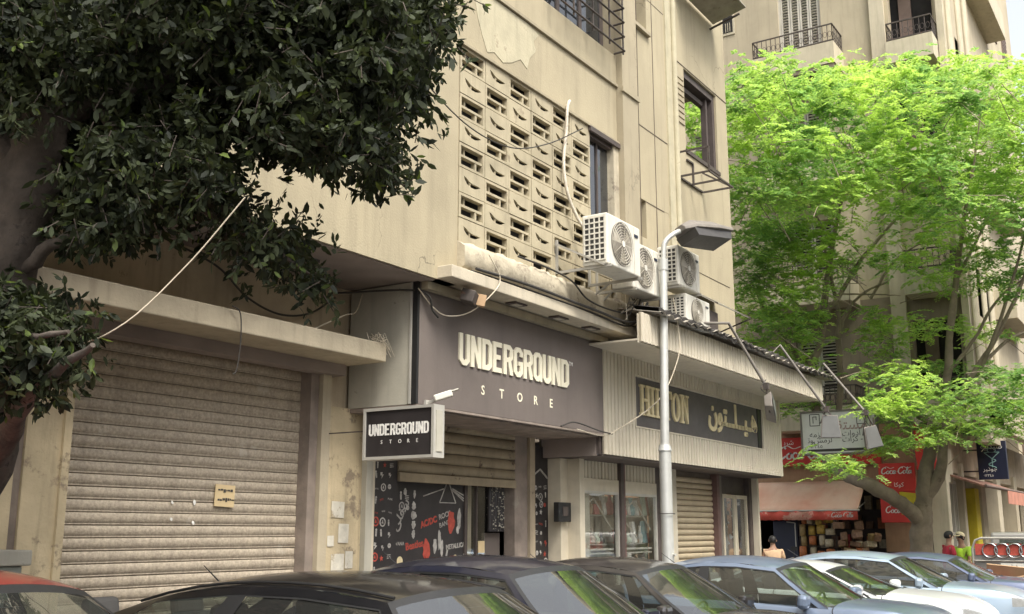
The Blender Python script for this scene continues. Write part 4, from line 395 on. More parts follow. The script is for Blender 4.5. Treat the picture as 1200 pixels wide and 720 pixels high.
# frame of the corner opening and its sill
w = MB(); w.box(15.86, 17.34, 6.775, 7.06, 7.95, 8.02); w.box(17.05, 17.12, 6.9, 7.0, 8.02, 9.4); w.box(17.2, 17.3, 6.84, 7.04, 8.02, 9.48); w.box(15.9, 17.2, 6.84, 7.04, 9.36, 9.478); w.box(15.9, 17.2, 6.95, 7.04, 9.22, 9.30)
w.build('window_frame', M['frame_dark'], B)
# whole-body backing: near-black sheets paint the shade of rooms behind the openings
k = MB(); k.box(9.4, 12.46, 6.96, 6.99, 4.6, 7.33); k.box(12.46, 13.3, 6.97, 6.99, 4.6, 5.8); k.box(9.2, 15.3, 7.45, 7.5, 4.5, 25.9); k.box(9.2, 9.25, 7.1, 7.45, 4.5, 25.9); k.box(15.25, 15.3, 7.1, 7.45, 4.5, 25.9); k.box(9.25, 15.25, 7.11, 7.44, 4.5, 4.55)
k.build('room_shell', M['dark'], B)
# other openings of the end part
for (x0, x1, z0, z1, nm) in ((13.86, 14.25, 6.07, 6.67, 0), (13.86, 14.43, 9.52, 11, 1)):
    f = MB(); f.box(x0, x1, 7.12, 7.18, z0, z1); wdw = f.build('window', M['frame_dark'], B)
    if nm: MB().box(x0-.03, x1+.05, 6.73, 6.80, z0-.06, z0-.003).build('sill', M['stucco_grey'], wdw)
    MB().box(x0+.06, x1-.05, 7.1, 7.118, z0+.05, z1-.05).build('pane', M['glass_win'], wdw)
for zf in (13.2, 16.9, 20.6):            # upper storeys
    for x0 in (0.5, 4.0, 7.2, 10.2, 12.0, 16.0):
        f = MB(); f.box(x0, x0+.06, 6.74, 6.795, zf, zf+1.6); f.box(x0+1.14, x0+1.2, 6.74, 6.795, zf, zf+1.6); f.box(x0-.05, x0+1.25, 6.70, 6.795, zf-.08, zf-.001); f.box(x0+.06, x0+1.14, 6.74, 6.795, zf+1.54, zf+1.6)
        wdw = f.build('window', M['frame_dark'], B)
        for q_ in (0, 1):
            sh_ = MB()
            for r_ in range(14): sh_.box(x0+.07+q_*.54, x0+.59+q_*.53, 6.755, 6.79, zf+.04+r_*.106, zf+.11+r_*.106)
            sh_.build('shutter', M['shutter_brown'], wdw)
    MB().box(-3, 13.35, 6.755, 6.799, zf-1.4, zf-1.3).build('belt_course', M['stucco_grey'], B)
# pierced screen -------------------------------------------------
BW, BH, BD = .52, .30, .075
def crescent():
    o = [(.12, .205), (.135, .165), (.175, .13), (.235, .112), (.30, .112), (.355, .128), (.40, .150), (.345, .155), (.275, .155), (.215, .165), (.165, .190)]
    return [((a_-.26)*1.2+.265, (b_-.16)*1.15+.16) for a_, b_ in o]
sb = MB(); g = .005
sb.prism([(g, g), (BW-g, g), (BW-g, BH-g), (g, BH-g)], Matrix.Translation((0, .03, 0)) @ Matrix.Rotation(pi/2, 4, 'X'), .03, [crescent()])
sb.box(.225, .236, .006, .03, .112, .215); sb.box(.225, .236, .006, .03, .075, .112)
sb.box(g, BW-g, .03, .045, g, g+.02); sb.box(g, BW-g, .03, .045, BH-.02-g, BH-g)
solid_me = sb.mesh('screen_block'); solid_me.materials.append(M['block'])
ob = MB(); t = .035
ob.box(g, g+t, 0, BD, g, BH-g); ob.box(BW-g-t, BW-g, 0, BD, g, BH-g); ob.box(g+t, BW-g-t, 0, BD, g, g+t*.9); ob.box(g+t, BW-g-t, 0, BD, BH-g-t*.9, BH-g)
ob.box(g+t, BW-g-t, .015, BD, .135, .165); ob.box(.34, .375, .02, BD, g+t*.9, .135); ob.box(.15, .175, .045, BD, .165, BH-g-t*.9)
open_me = ob.mesh('screen_block'); open_me.materials.append(M['block'])
X0, Z0 = 9.38, 7.30
for c in range(8):
    for r in range(8):
        if c >= 6 and r < 5: continue
        if c == 7 and r < 6: continue
        o = piece('screen_block', open_me if (r+c) % 2 == 0 else solid_me, B, (X0+c*BW, 6.80+random.uniform(-.004, .004), Z0-(r+1)*BH))
k = MB(); k.box(9.36, 12.47, 6.845, 6.849, 4.88, 7.3) ; 
k = MB()                                   # mortar lattice behind the block edges
for c in range(7): k.box(X0+c*BW-.012, X0+c*BW+.012, 6.815, 6.89, 4.90, 7.3)
for r in range(9): k.box(9.37, 12.49, 6.8155, 6.89, Z0-r*BH-.012, Z0-r*BH+.012)
for r in range(5, 9): k.box(12.49, 13.36, 6.8155, 6.89, Z0-r*BH-.012, Z0-r*BH+.012)
k.box(12.98-.012, 12.98+.012, 6.815, 6.92, 4.90, 5.8)
k.build('mortar', M['stucco_grey'], B)
k = MB(); 
for c in range(8):
    for r in range(8):
        if (r+c) % 2 and not (c >= 6 and r < 5) and not (c == 7 and r < 6): k.box(X0+c*BW+.02, X0+(c+1)*BW-.02, 6.85, 6.86, Z0-(r+1)*BH+.02, Z0-r*BH-.02)
k.build('dark_backing', M['dark'], B)  # near-black plates paint the shade inside the crescent cuts
# window beside the screen
wf = MB(); wf.box(12.46, 12.52, 6.82, 6.96, 5.86, 7.29); wf.box(12.52, 13.2, 6.82, 6.96, 7.18, 7.29); wf.box(12.52, 13.2, 6.84, 6.96, 5.8, 5.9); wf.box(12.46, 13.36, 6.755, 6.80, 7.23, 7.30)
wd = wf.build('window', M['frame_dark'], B)
MB().box(13.2, 13.36, 6.79, 7.05, 4.92, 7.23).build('window_jamb', M['flaky'], B)
MB().box(12.52, 13.2, 6.90, 6.912, 5.9, 7.18).build('pane', M['glass_win'], wd)
k = MB(); k.box(12.84, 12.87, 6.88, 6.92, 5.9, 7.18); k.build('glazing_bar', M['frame_dark'], wd)
k = MB(); k.box(12.44, 13.2, 6.86, 6.93, 4.9, 4.94)
for i in range(3): k.box(13.02, 13.18, 6.84, 6.9, 5.05+i*.12, 5.07+i*.12)
k.build('grille_bar', M['iron'], B)
# plinth under the screen: a bulging, flaking concrete beam
pl = MB(); n = 60; prof = [(6.81, 4.92), (6.72, 4.90), (6.66, 4.83), (6.665, 4.72), (6.67, 4.62), (6.72, 4.58), (6.9, 4.58)]
vs = []; fs = []
for i in range(n+1):
    x = 9.36+(13.75-9.36)*i/n
    for j, (y, z) in enumerate(prof):
        a = .022 if 0 < j < 6 else 0
        vs.append((x, y+random.uniform(-a, a)*.8-(.03*sin(x*1.9) if 0 < j < 6 else 0), z+random.uniform(-a, a)))
q = len(prof)
for i in range(n):
    for j in range(q-1): fs.append((i*q+j, i*q+j+1, (i+1)*q+j+1, (i+1)*q+j))
pl.add(vs, fs, True); pl.add([vs[j] for j in range(q)], [tuple(range(q))]); pl.build('plinth_beam', M['flaky'], B)
MB().box(9.36, 13.7, 6.78, 6.95, 4.545, 4.58).build('drip_gap', M['groove'], B)
lg = MB(); lg.box(9.0, 13.55, 6.60, 6.98, 4.40, 4.54); lg.build('ledge', M['ledge'], B, bevel=.01)
# recess soffit and ground floor
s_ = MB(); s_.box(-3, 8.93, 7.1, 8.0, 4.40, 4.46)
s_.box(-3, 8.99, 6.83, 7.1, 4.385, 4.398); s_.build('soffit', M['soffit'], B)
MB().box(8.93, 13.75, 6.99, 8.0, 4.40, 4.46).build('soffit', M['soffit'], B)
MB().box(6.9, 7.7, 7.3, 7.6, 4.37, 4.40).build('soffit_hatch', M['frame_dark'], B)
w = MB()
w.box(-3, 5.02, 8.0, 8.3, .13, 4.4); w.box(5.02, 8.42, 8.0, 8.3, 3.42, 4.4); w.box(8.42, 9.34, 8.0, 8.3, 3.05, 4.4)
w.build('ground_floor_wall', M['old_wall'], B)
c_ = MB()
c_.box(4.2, 8.78, 7.30, 7.999, 3.50, 3.70); c_.build('canopy', M['canopy'], B, bevel=.012)
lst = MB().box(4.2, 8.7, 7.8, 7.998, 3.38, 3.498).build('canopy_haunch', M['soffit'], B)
MB().box(5.08, 5.40, 7.93, 8.28, .13, 3.42).build('pier', M['pier'], B); MB().box(8.6, 9.16, 7.93, 8.28, .13, 3.05).build('pier', M['pier'], B)
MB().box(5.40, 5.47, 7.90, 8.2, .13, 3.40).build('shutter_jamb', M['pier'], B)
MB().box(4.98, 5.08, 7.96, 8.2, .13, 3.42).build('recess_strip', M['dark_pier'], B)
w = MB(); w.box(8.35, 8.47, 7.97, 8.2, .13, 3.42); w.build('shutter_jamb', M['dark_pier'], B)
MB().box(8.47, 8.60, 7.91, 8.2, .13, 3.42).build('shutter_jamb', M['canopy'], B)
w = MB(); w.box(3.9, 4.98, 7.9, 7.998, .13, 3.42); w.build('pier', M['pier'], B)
# roller shutter of the left shop, one mesh per slat
rs = MB(); rs.box(5.47, 8.35, 8.135, 8.14, .13, 3.42)
RS = rs.build('roller_shutter', M['groove'], B)
sl_ = MB(); LW = 2.88; prof = [(.0, 0), (-.009, .004), (-.009, .012), (-.001, .016), (-.009, .021), (-.0095, .06), (-.009, .101), (.0, .105)]
q = len(prof); vs = []
for x in (0, LW/2, LW): vs += [(x, y, z) for y, z in prof]
fs = [(i*q+j, (i+1)*q+j, (i+1)*q+j+1, i*q+j+1) for i in range(2) for j in range(q-1)]
sl_.add(vs, fs, True); slat_me = sl_.mesh('slat'); slat_me.materials.append(M['shutter'])
for i in range(30): piece('slat', slat_me, RS, (5.47, 8.13, .14+i*.109), (random.uniform(-.035, .02), 0, random.uniform(-.0012, .0012)))
MB().box(5.47, 8.35, 8.05, 8.12, .131, .139).build('bottom_rail', M['iron'], RS)
# peeling plaster patch high on the wall
pm = MB(); P = [(9.62, 8.19), (10.2, 8.19), (10.9, 8.19), (11.15, 8.14), (11.02, 8.0), (11.08, 7.88), (10.92, 7.72), (10.86, 7.55), (10.7, 7.62), (10.5, 7.5), (10.3, 7.42), (10.1, 7.48), (9.95, 7.42), (9.84, 7.6), (9.75, 7.78), (9.68, 8.0)]
pm.prism(P, FACE_Y(0, 6.812, 0), .006); pm.build('plaster_patch', M['patch'], B)
# window cage high above the screen
cg = MB()
for z in (8.72, 8.95, 9.18, 9.41, 9.64, 9.87):
    cg.tube([(11.28, 6.62, z), (13.3, 6.62, z)], .016, 6); cg.tube([(13.3, 6.62, z), (13.3, 6.8, z)], .016, 6)
for x in (11.3, 11.8, 12.35, 12.85, 13.28): cg.box(x-.012, x+.012, 6.625, 6.645, 8.66, 9.95)
cg.build('window_cage', M['iron'], B)
k = MB(); k.box(11.3, 13.3, 6.98, 7.04, 8.7, 8.78)
for x in (11.28, 11.92, 12.56, 13.22): k.box(x, x+.08, 6.98, 7.04, 8.78, 10.2)
wd = k.build('window', M['frame_dark'], B); MB().box(11.36, 13.22, 7.0, 7.012, 8.78, 10.2).build('pane', M['glass_win'], wd)
k = MB(); k.bar((12.15, 6.6, 9.28), (12.75, 6.0, 9.28), .04); k.bar((12.45, 6.6, 9.4), (13.05, 6.0, 9.4), .04); k.bar((12.75, 6.0, 9.28), (13.05, 6.0, 9.4), .035)
k.bar((12.75, 6.02, 9.28), (12.75, 6.6, 9.85), .03); tag(k.build('shelf_bracket', M['iron']), 'rusty iron shelf bracket standing off the barred window at the top edge', 'bracket')
# weathered louvre panel between the pilaster and the corner opening
k = MB()
for i in range(9): k.box(15.47, 15.84, 6.782, 6.81, 8.42+i*.1, 8.49+i*.1)
k.build('louvre', M['stucco_grey'], B)

# ---------------------------------------------------------------- dark shop front under the screen
U = thing('sticker_shop', (11, 7.9, .13), 'dark shop front covered in band stickers under the big brown sign', 'shop front')
def stickers(mb_w, mb_r, x0, x1, z0, z1, y, cell, mk=FACE_Y):
    words = ['METAL', 'ROCK', 'JAZZ', 'PUNK', 'LOUD', 'BASS', 'VINYL']
    z = z0+cell*.5
    while z < z1-cell*.3:
        x = x0+cell*.55
        while x < x1-cell*.4:
            s = cell*random.uniform(.32, .46); Mx = mk(x+random.uniform(-.015, .015), y, z+random.uniform(-.02, .02)) @ Matrix.Rotation(random.uniform(-.2, .2), 4, 'Z')
            t = mb_r if random.random() < .1 else mb_w; kind = random.randint(0, 6); n = 14; e = .003
            cir = lambda r: [(r*cos(2*pi*i/n), r*sin(2*pi*i/n)) for i in range(n)]
            if kind == 0: t.prism(cir(s), Mx, e, [cir(s*.72)[::1]]); t.prism([(0, s*.5), (-s*.35, -s*.3), (s*.35, -s*.3)], Mx, e)
            elif kind == 1:                       # a figure
                t.prism(cir(s*.28), Mx @ Matrix.Translation((0, s*.6, 0)), e); t.prism([(-s*.3, s*.3), (-s*.2, -s*.8), (-s*.05, -s*.8), (0, -.1*s), (s*.05, -s*.8), (s*.2, -s*.8), (s*.3, s*.3)][::-1], Mx, e)
            elif kind == 2:                       # skull-like face
                t.prism(cir(s*.6), Mx, e, [[(px*.14*s/s-.2*s, py*.14) for px, py in cir(s)], [(px*.14+.2*s, py*.14) for px, py in cir(s)]])
            elif kind == 3:
                for i in range(3): t.prism([(-s*.8, -.06*s+i*.4*s-.4*s), (s*random.uniform(.4, .9), -.06*s+i*.4*s-.4*s), (s*.8, .1*s+i*.4*s-.4*s), (-s*.7, .12*s+i*.4*s-.4*s)], Mx, e)
            elif kind == 4:
                st = [((s*.75 if i % 2 == 0 else s*.3)*sin(2*pi*i/10), (s*.75 if i % 2 == 0 else s*.3)*cos(2*pi*i/10)) for i in range(10)]; t.prism(st[::-1], Mx, e)
            elif kind == 5:
                z2 = [(-.6, .6), (.1, .6), (-.05, .1), (.5, .1), (-.3, -.8), (-.1, -.1), (-.6, -.1)]; t.prism([(a*s, b*s) for a, b in z2][::-1], Mx, e)
            else: text_into(t, random.choice(words), Mx @ Matrix.Translation((-s*.9, -s*.2, 0)), s*.62, .001)
            x += cell*random.uniform(.85, 1.1)
        z += cell*random.uniform(.9, 1.15)
# pale strips left of the panels
MB().box(9.16, 9.27, 7.86, 8.2, .13, 3.04).build('pilaster', M['sign_side'], U)
MB().box(9.27, 9.355, 7.90, 8.2, .13, 3.04).build('door_post', M['cream_frame'], U)
pA = MB().box(9.355, 9.80, 7.94, 8.1, .13, 3.0).build('sticker_panel', M['black_sticker'], U)
a, b = MB(), MB(); stickers(a, b, 9.36, 9.80, .6, 2.62, 7.94, .125)
a.build('sticker', M['sticker_white'], pA, kind='stuff'); b.build('sticker', M['red_print'], pA, kind='stuff')
pB = MB().box(9.80, 11.30, 8.06, 8.1, .13, 2.9).build('sticker_panel', M['black_sticker'], U)
a, b = MB(), MB()
Fp = lambda x, z, r=0: FACE_Y(x, 8.06, z) @ Matrix.Rotation(radians(r), 4, 'Z')
text_into(b, 'AC/DC', Fp(10.42, 1.76, 14), .105, .002, bold=.005); text_into(a, 'ROCK', Fp(10.78, 1.86, 14), .09, .002, bold=.002); text_into(a, 'BAND', Fp(10.79, 1.76, 14), .085, .002)
text_into(a, 'METALLICA', Fp(10.93, 1.5, 5), .078, .002, bold=.003); a.bar((10.95, 8.057, 1.5), (10.9, 8.057, 1.3), .02); a.bar((11.32, 8.057, 1.52), (11.29, 8.057, 1.3), .02)
text_into(a, 'NIRVANA', Fp(9.84, 1.56), .06, .002); text_into(b, 'Beatles', Fp(10.13, 1.50, 8), .12, .002, bold=.003)
text_into(a, ''.join(reversed('\uFEDB\uFEE0\uFEB3\uFEAE')), Fp(9.82, 1.82, 80), .24, .002, bold=.004)
text_into(a, ''.join(reversed('\uFEB3\uFED4\uFEE0\uFEF0')), Fp(9.95, 1.72, 55), .18, .002, bold=.003)
for pts in ([(10.78, 2.07), (11.12, 2.07)], [(10.78, 2.07), (10.93, 2.32)], [(11.12, 2.07), (10.97, 2.32)], [(10.45, 2.14), (10.86, 2.24)], [(11.04, 2.25), (11.29, 2.17)], [(11.04, 2.24), (11.29, 2.13)], [(11.04, 2.23), (11.29, 2.10)]):
    a.bar((pts[0][0], 8.058, pts[0][1]), (pts[1][0], 8.058, pts[1][1]), .012)
def blob(t, cx, cz, w, h, ph): 
    P = [(w*cos(2*pi*i/16)*(1+.22*sin(3*i+ph)), h*sin(2*pi*i/16)*(1+.15*cos(5*i+ph))) for i in range(16)]; t.prism(P, Fp(cx, cz), .003)
blob(b, 10.53, 1.5, .065, .13, .3); blob(b, 11.03, 1.84, .07, .14, 1.7); b.bar((10.52, 8.056, 1.42), (10.46, 8.056, 1.1), .05); blob(b, 9.88, 2.12, .04, .12, 1)
for cx, cz, w, h, ph in ((10.27, 2.02, .035, .05, 0), (10.27, 1.91, .05, .05, 1), (10.27, 1.80, .035, .05, 2), (10.27, 1.69, .03, .05, 3), (10.7, 1.55, .035, .09, 2), (10.79, 1.62, .03, .12, 1), (10.84, 1.52, .03, .1, 3), (11.2, 1.88, .04, .12, 4), (11.17, 1.74, .03, .05, 4), (10.1, 2.18, .03, .04, 5), (10.28, 2.16, .02, .05, 2), (10.35, 1.2, .04, .06, 1)): blob(a, cx, cz, w, h, ph)
stickers(a, b, 9.84, 10.4, .5, 1.3, 8.06, .16); stickers(a, b, 10.4, 11.28, .5, 1.05, 8.06, .16); stickers(a, b, 9.83, 10.25, 1.95, 2.3, 8.0595, .13)
a.build('sticker', M['sticker_white'], pB, kind='stuff'); b.build('sticker', M['red_print'], pB, kind='stuff')
y_ = MB()
for cx in (10.02, 11.12): y_.disc((cx, 8.056, 1.38), .055, 'y', 18)
y_.build('sticker', M['gold'], pB)
# half-open glass doors and the dark inside
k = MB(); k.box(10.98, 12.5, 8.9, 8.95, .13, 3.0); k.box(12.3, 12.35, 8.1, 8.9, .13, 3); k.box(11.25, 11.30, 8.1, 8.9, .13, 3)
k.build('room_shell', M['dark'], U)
gd = MB().box(11.30, 11.36, 8.04, 8.09, .2, 2.9).build('glass_door', M['frame_dark'], U)
MB().box(11.36, 11.78, 8.06, 8.07, .2, 2.9).build('pane', M['glass_shop'], gd)
MB().box(11.56, 11.585, 8.04, 8.09, .2, 2.9).build('stile', M['frame_dark'], gd)
MB().box(11.6, 11.74, 8.035, 8.045, 1.45, 1.6).build('notice', M['paper'], gd)
k = MB(); k.box(11.36, 11.52, 8.3, 8.35, 1.4, 2.6); k.box(11.6, 11.74, 8.25, 8.3, 1.0, 2.5); k.build('display_board', M['cream_frame'], U)
dd = MB(); dd.box(11.85, 12.22, 8.12, 8.16, .2, 1.7); dd.build('door_leaf', M['sign_brown'], U)
hb = thing('bead_garland', (11.9, 8.08, 1.7), 'dark cluster of hanging goods in the half-open doorway of the sticker shop', 'garland')
k = MB()
for i in range(170):
    c = Vector((12.02+random.uniform(-.17, .15), 8.03+random.uniform(-.05, .05), 2.02+random.uniform(-.3, .28))); r = random.uniform(.008, .018)
    k.obox(c, (r, r*.4, r*1.5), Euler((random.random()*3, random.random()*3, random.random()*3)))
k.build('beads', M['sign_side'], hb, kind='stuff')
for q_ in range(5): MB().tube([(11.88+q_*.07, 8.05, 2.36), (11.88+q_*.07, 8.05, 1.72)], .036, 8).build('cord', M['black_sticker'], hb)
pp = MB(); pp.box(12.3, 12.62, 7.93, 8.3, .13, 3.04); pp.build('pier', M['dark_pier'], U)
MB().box(12.65, 12.78, 7.9, 8.1, .13, 3.04).build('door_post', M['old_wall'], U)
pC = MB().box(12.82, 13.22, 7.96, 8.1, .13, 2.9).build('sticker_panel', M['black_sticker'], U)
a, b = MB(), MB(); stickers(a, b, 12.83, 13.21, .6, 2.4, 7.96, .13)
a.bar((12.84, 7.955, 2.5), (13.0, 7.955, 2.58), .02); a.bar((13.0, 7.955, 2.58), (13.2, 7.955, 2.46), .02)
a.build('sticker', M['sticker_white'], pC, kind='stuff'); b.build('sticker', M['red_print'], pC, kind='stuff')
MB().box(13.22, 13.66, 7.75, 8.1, .13, 3.04).build('pilaster', M['cream_frame'], U)
MB().box(13.66, 13.9, 7.66, 8.1, .13, 2.76).build('pilaster', M['sign_side'], U)
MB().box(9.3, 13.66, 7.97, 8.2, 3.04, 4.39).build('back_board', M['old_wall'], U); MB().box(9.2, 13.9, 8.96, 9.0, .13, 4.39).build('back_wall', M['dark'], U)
# brown half-lowered roller shutter
rc = MB().box(9.80, 12.30, 7.955, 7.96, 2.30, 3.04).build('roller_shutter', M['groove'], U)
s2 = MB(); prof = [(0, 0), (-.022, .012), (-.032, .045), (-.034, .08), (-.022, .115), (0, .128)]; q = len(prof); vs = []
for x in (0, 1.25, 2.5): vs += [(x, y, z) for y, z in prof]
s2.add(vs, [(i*q+j, (i+1)*q+j, (i+1)*q+j+1, i*q+j+1) for i in range(2) for j in range(q-1)], True)
s2.add([(2.5, y, z) for y, z in prof], [tuple(range(q))]); s2.add([(0, y, z) for y, z in prof], [tuple(range(q))[::-1]])
me2 = s2.mesh('slat'); me2.materials.append(M['shutter_old'])
for i in range(5): piece('slat', me2, rc, (9.80, 7.95, 2.40+i*.134))
MB().box(9.8, 12.3, 7.9, 7.95, 2.29, 2.395).build('bottom_rail', M['shutter_old'], rc, bevel=.008)
# meter box on the pilaster
t = thing('meter_box', (13.15, 7.7, 1.85), 'small black box fixed to the pale post beside the narrow sticker panel', 'box')
MB().box(13.02, 13.36, 7.66, 7.75, 1.85, 2.12).build('case', M['black_trim'], t, bevel=.01); MB().box(13.12, 13.26, 7.65, 7.66, 1.93, 2.06).build('dial', M['frame_dark'], t)

# ---------------------------------------------------------------- big brown sign
SG = thing('shop_sign', (11, 7.0, 3.05), 'big brown board reading UNDERGROUND STORE in cream letters', 'sign')
MB().box(8.96, 13.14, 7.0, 7.06, 3.05, 4.385).build('board', M['sign_brown'], SG)
k = MB(); k.box(8.93, 8.958, 7.07, 7.96, 3.05, 4.385); k.build('side_panel', M['sign_side'], SG)
k = MB(); k.box(8.922, 8.956, 7.0, 7.066, 3.05, 4.385); k.build('corner_strip', M['black_trim'], SG)
k = MB(); k.box(8.915, 8.93, 7.075, 7.10, 3.05, 4.385); k.build('corner_trim', M['alu'], SG)
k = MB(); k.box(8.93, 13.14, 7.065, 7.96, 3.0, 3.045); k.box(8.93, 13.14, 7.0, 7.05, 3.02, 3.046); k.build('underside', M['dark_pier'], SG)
k = MB(); k.box(8.97, 13.14, 6.90, 6.99, 4.30, 4.385); k.build('top_rail', M['stucco_grey'], SG)
LET = {'U': ([(0, 10), (0, 1.5), (1.2, 0), (2.8, 0), (4, 1.5), (4, 10), (2.7, 10), (2.7, 2.2), (2.3, 1.6), (1.7, 1.6), (1.3, 2.2), (1.3, 10)], []),
 'N': ([(0, 0), (1.3, 0), (1.3, 5.2), (2.8, 0), (4, 0), (4, 10), (2.7, 10), (2.7, 4.6), (1.3, 10), (0, 10)], []),
 'D': ([(0, 0), (2.8, 0), (4, 1.5), (4, 8.5), (2.8, 10), (0, 10)], [[(1.3, 1.6), (2.3, 1.6), (2.7, 2.2), (2.7, 7.8), (2.3, 8.4), (1.3, 8.4)]]),
 'E': ([(0, 0), (3.6, 0), (3.6, 1.6), (1.3, 1.6), (1.3, 4.3), (3.1, 4.3), (3.1, 5.8), (1.3, 5.8), (1.3, 8.4), (3.6, 8.4), (3.6, 10), (0, 10)], []),
 'R': ([(0, 0), (1.3, 0), (1.3, 4.2), (1.9, 4.2), (2.7, 0), (4.1, 0), (3.2, 4.7), (4, 5.7), (4, 8.6), (2.8, 10), (0, 10)], [[(1.3, 5.7), (2.3, 5.7), (2.7, 6.2), (2.7, 7.9), (2.3, 8.4), (1.3, 8.4)]]),
 'G': ([(1.2, 0), (2.8, 0), (4, 1.5), (4, 5.3), (2, 5.3), (2, 3.9), (2.7, 3.9), (2.7, 2.1), (2.3, 1.6), (1.7, 1.6), (1.3, 2.1), (1.3, 7.9), (1.7, 8.4), (2.3, 8.4), (2.7, 7.9), (2.7, 7), (4, 7), (4, 8.5), (2.8, 10), (1.2, 10), (0, 8.5), (0, 1.5)], []),
 'O': ([(1.2, 0), (2.6, 0), (2.6, .6), (3.2, 0), (4, 0), (4, 8.5), (2.8, 10), (1.2, 10), (0, 8.5), (0, 1.5)], [[(1.3, 2.2), (1.7, 1.6), (2.3, 1.6), (2.7, 2.2), (2.7, 7.8), (2.3, 8.4), (1.7, 8.4), (1.3, 7.8)]])}
def word(parent, Mbase, w, h, material, depth, adv=4.45):
    for i, ch in enumerate('UNDERGROUND'):
        lp, ho = LET[ch]; sx = w/(adv*10+4)
        mb = MB().prism([((p[0]+i*adv)*sx, p[1]*h/10) for p in lp], Mbase, depth, [[((p[0]+i*adv)*sx, p[1]*h/10) for p in r] for r in ho]); mb.build('letter', material, parent)
word(SG, FACE_Y(9.68, 7.0, 3.57), 2.48, .365, M['cream_letter'], .02)
for i, ch in enumerate('STORE'): text_into(MB(), ch, FACE_Y(10.14+i*.385, 7.0, 3.275), .155, .004, bold=.002).build('letter', M['cream_letter'], SG)
text_into(MB(), 'TM', FACE_Y(12.19, 7.0, 3.88), .075, .002).build('trademark', M['white_print'], SG)
# projecting light box
LBX = thing('light_box_sign', (8.55, 6.9, 2.42), 'small black projecting light box reading UNDERGROUND STORE beside the left shutter', 'sign')
k = MB(); k.box(8.50, 8.68, 6.44, 7.36, 2.44, 2.47); k.box(8.50, 8.68, 6.44, 7.36, 2.94, 2.97); k.box(8.50, 8.68, 6.44, 6.47, 2.47, 2.94); k.box(8.50, 8.68, 7.33, 7.36, 2.47, 2.94); k.build('frame', M['alu'], LBX)
MB().box(8.515, 8.53, 6.47, 7.33, 2.47, 2.94).build('face', M['black_sticker'], LBX); MB().box(8.65, 8.665, 6.47, 7.33, 2.47, 2.94).build('face', M['black_sticker'], LBX)
MB().box(8.54, 8.64, 6.432, 6.44, 2.50, 2.91).build('end_plate', M['sign_side'], LBX)
word(LBX, FACE_X(8.515, 7.29, 2.685), .78, .12, M['white_print'], .004)
for i, ch in enumerate('STORE'): text_into(MB(), ch, FACE_X(8.515, 7.13-i*.115, 2.60), .055, .002).build('letter', M['white_print'], LBX)
k = MB(); k.bar((8.59, 7.36, 2.75), (8.59, 7.93, 2.75), .012); k.bar((8.60, 6.9, 2.97), (8.95, 7.02, 3.03), .02); k.build('bracket', M['iron'], LBX)
# security camera
t = thing('security_camera', (9.1, 6.95, 3.1), 'small cream security camera on the lower left corner of the big brown sign', 'camera')
k = MB(); k.obox((9.14, 6.80, 3.14), (.09, .2, .07), Euler((radians(-18), 0, radians(35)))); k.build('housing', M['white_plastic'], t, bevel=.012)
MB().obox((9.18, 6.77, 3.178), (.11, .24, .012), Euler((radians(-18), 0, radians(35)))).build('hood', M['white_plastic'], t)
k = MB(); k.bar((9.1, 6.99, 3.06), (9.1, 6.86, 3.1), .03); k.box(9.06, 9.16, 6.97, 6.999, 2.96, 3.1); k.build('mount', M['alu'], t)
# broken flood lamp under the ledge
t = thing('ledge_lamp', (9.5, 6.8, 4.3), 'blackened square lamp hanging under the ledge at the top left of the brown sign', 'lamp')
MB().obox((9.50, 6.72, 4.27), (.24, .16, .14), Euler((.3, .1, .4))).build('housing', M['iron'], t, bevel=.012); MB().obox((9.62, 6.68, 4.26), (.1, .15, .13), Euler((.2, 0, .7))).build('reflector', M['cardboard'], t)
for x in (10.55, 11.55, 12.4):
    t = thing('recessed_lamp', (x, 6.8, 4.39), 'small dark recessed lamp in the underside of the pale ledge, %s of three' % {10.55: 'left', 11.55: 'middle', 12.4: 'right'}[x], 'lamp', 'recessed lamps under the ledge')
    MB().box(x-.13, x+.13, 6.7, 6.85, 4.382, 4.399).build('frame', M['frame_dark'], t); MB().box(x-.07, x+.07, 6.73, 6.82, 4.376, 4.382).build('lens', M['ac_guard'], t)
# paper notice on the shutter, posters on the pier
t = MB().obox((7.34, 8.098, 2.06), (.25, .006, .21), Euler((0, .04, 0))).build('paper_notice', M['paper'])
tag(t, 'yellowed paper notice with two lines of writing stuck on the large closed shutter', 'notice')
k = MB(); 
for z in (2.10, 2.01):
    x = 7.25
    while x < 7.43: L_ = random.uniform(.012, .035); k.box(x, x+L_, 8.09, 8.094, z+random.uniform(-.01, .01), z+random.uniform(.012, .03)); x += L_+.008
k.build('writing', M['ink'], t, world=True)
for i, (x, z, w_, h_) in enumerate(((8.78, 1.95, .2, .17), (8.88, 1.7, .16, .2), (8.68, 1.62, .1, .11), (8.8, 1.4, .2, .17), (8.98, 1.42, .12, .18))):
    t = MB().obox((x, 7.924, z), (w_, .005, h_), Euler((0, random.uniform(-.04, .04), 0))).build('torn_poster', M['paper_white'])
    tag(t, ['torn white poster highest on the peeling pier', 'torn white poster second from the top on the peeling pier', 'small torn paper at the left edge of the peeling pier', 'pale poster remnant low on the peeling pier', 'narrow torn poster low on the right side of the peeling pier'][i], 'poster', 'torn posters on the pier')
for i, (x, z) in enumerate(((6.72, 1.98), (6.98, 1.99), (6.72, 1.83), (6.98, 1.8))):
    k = MB().prism([(a*.012*(1+.8*random.random()), b*.02*(.5+random.random())) for a, b in ((0, -1), (1, -.4), (.7, .8), (-.5, 1), (-1, 0))], FACE_Y(x, 8.112, z), .003).build('paper_scrap', M['white_print'])
    tag(k, 'tiny white scrap of glued paper left of the notice on the closed shutter', 'scrap', 'paper scraps on the shutter')
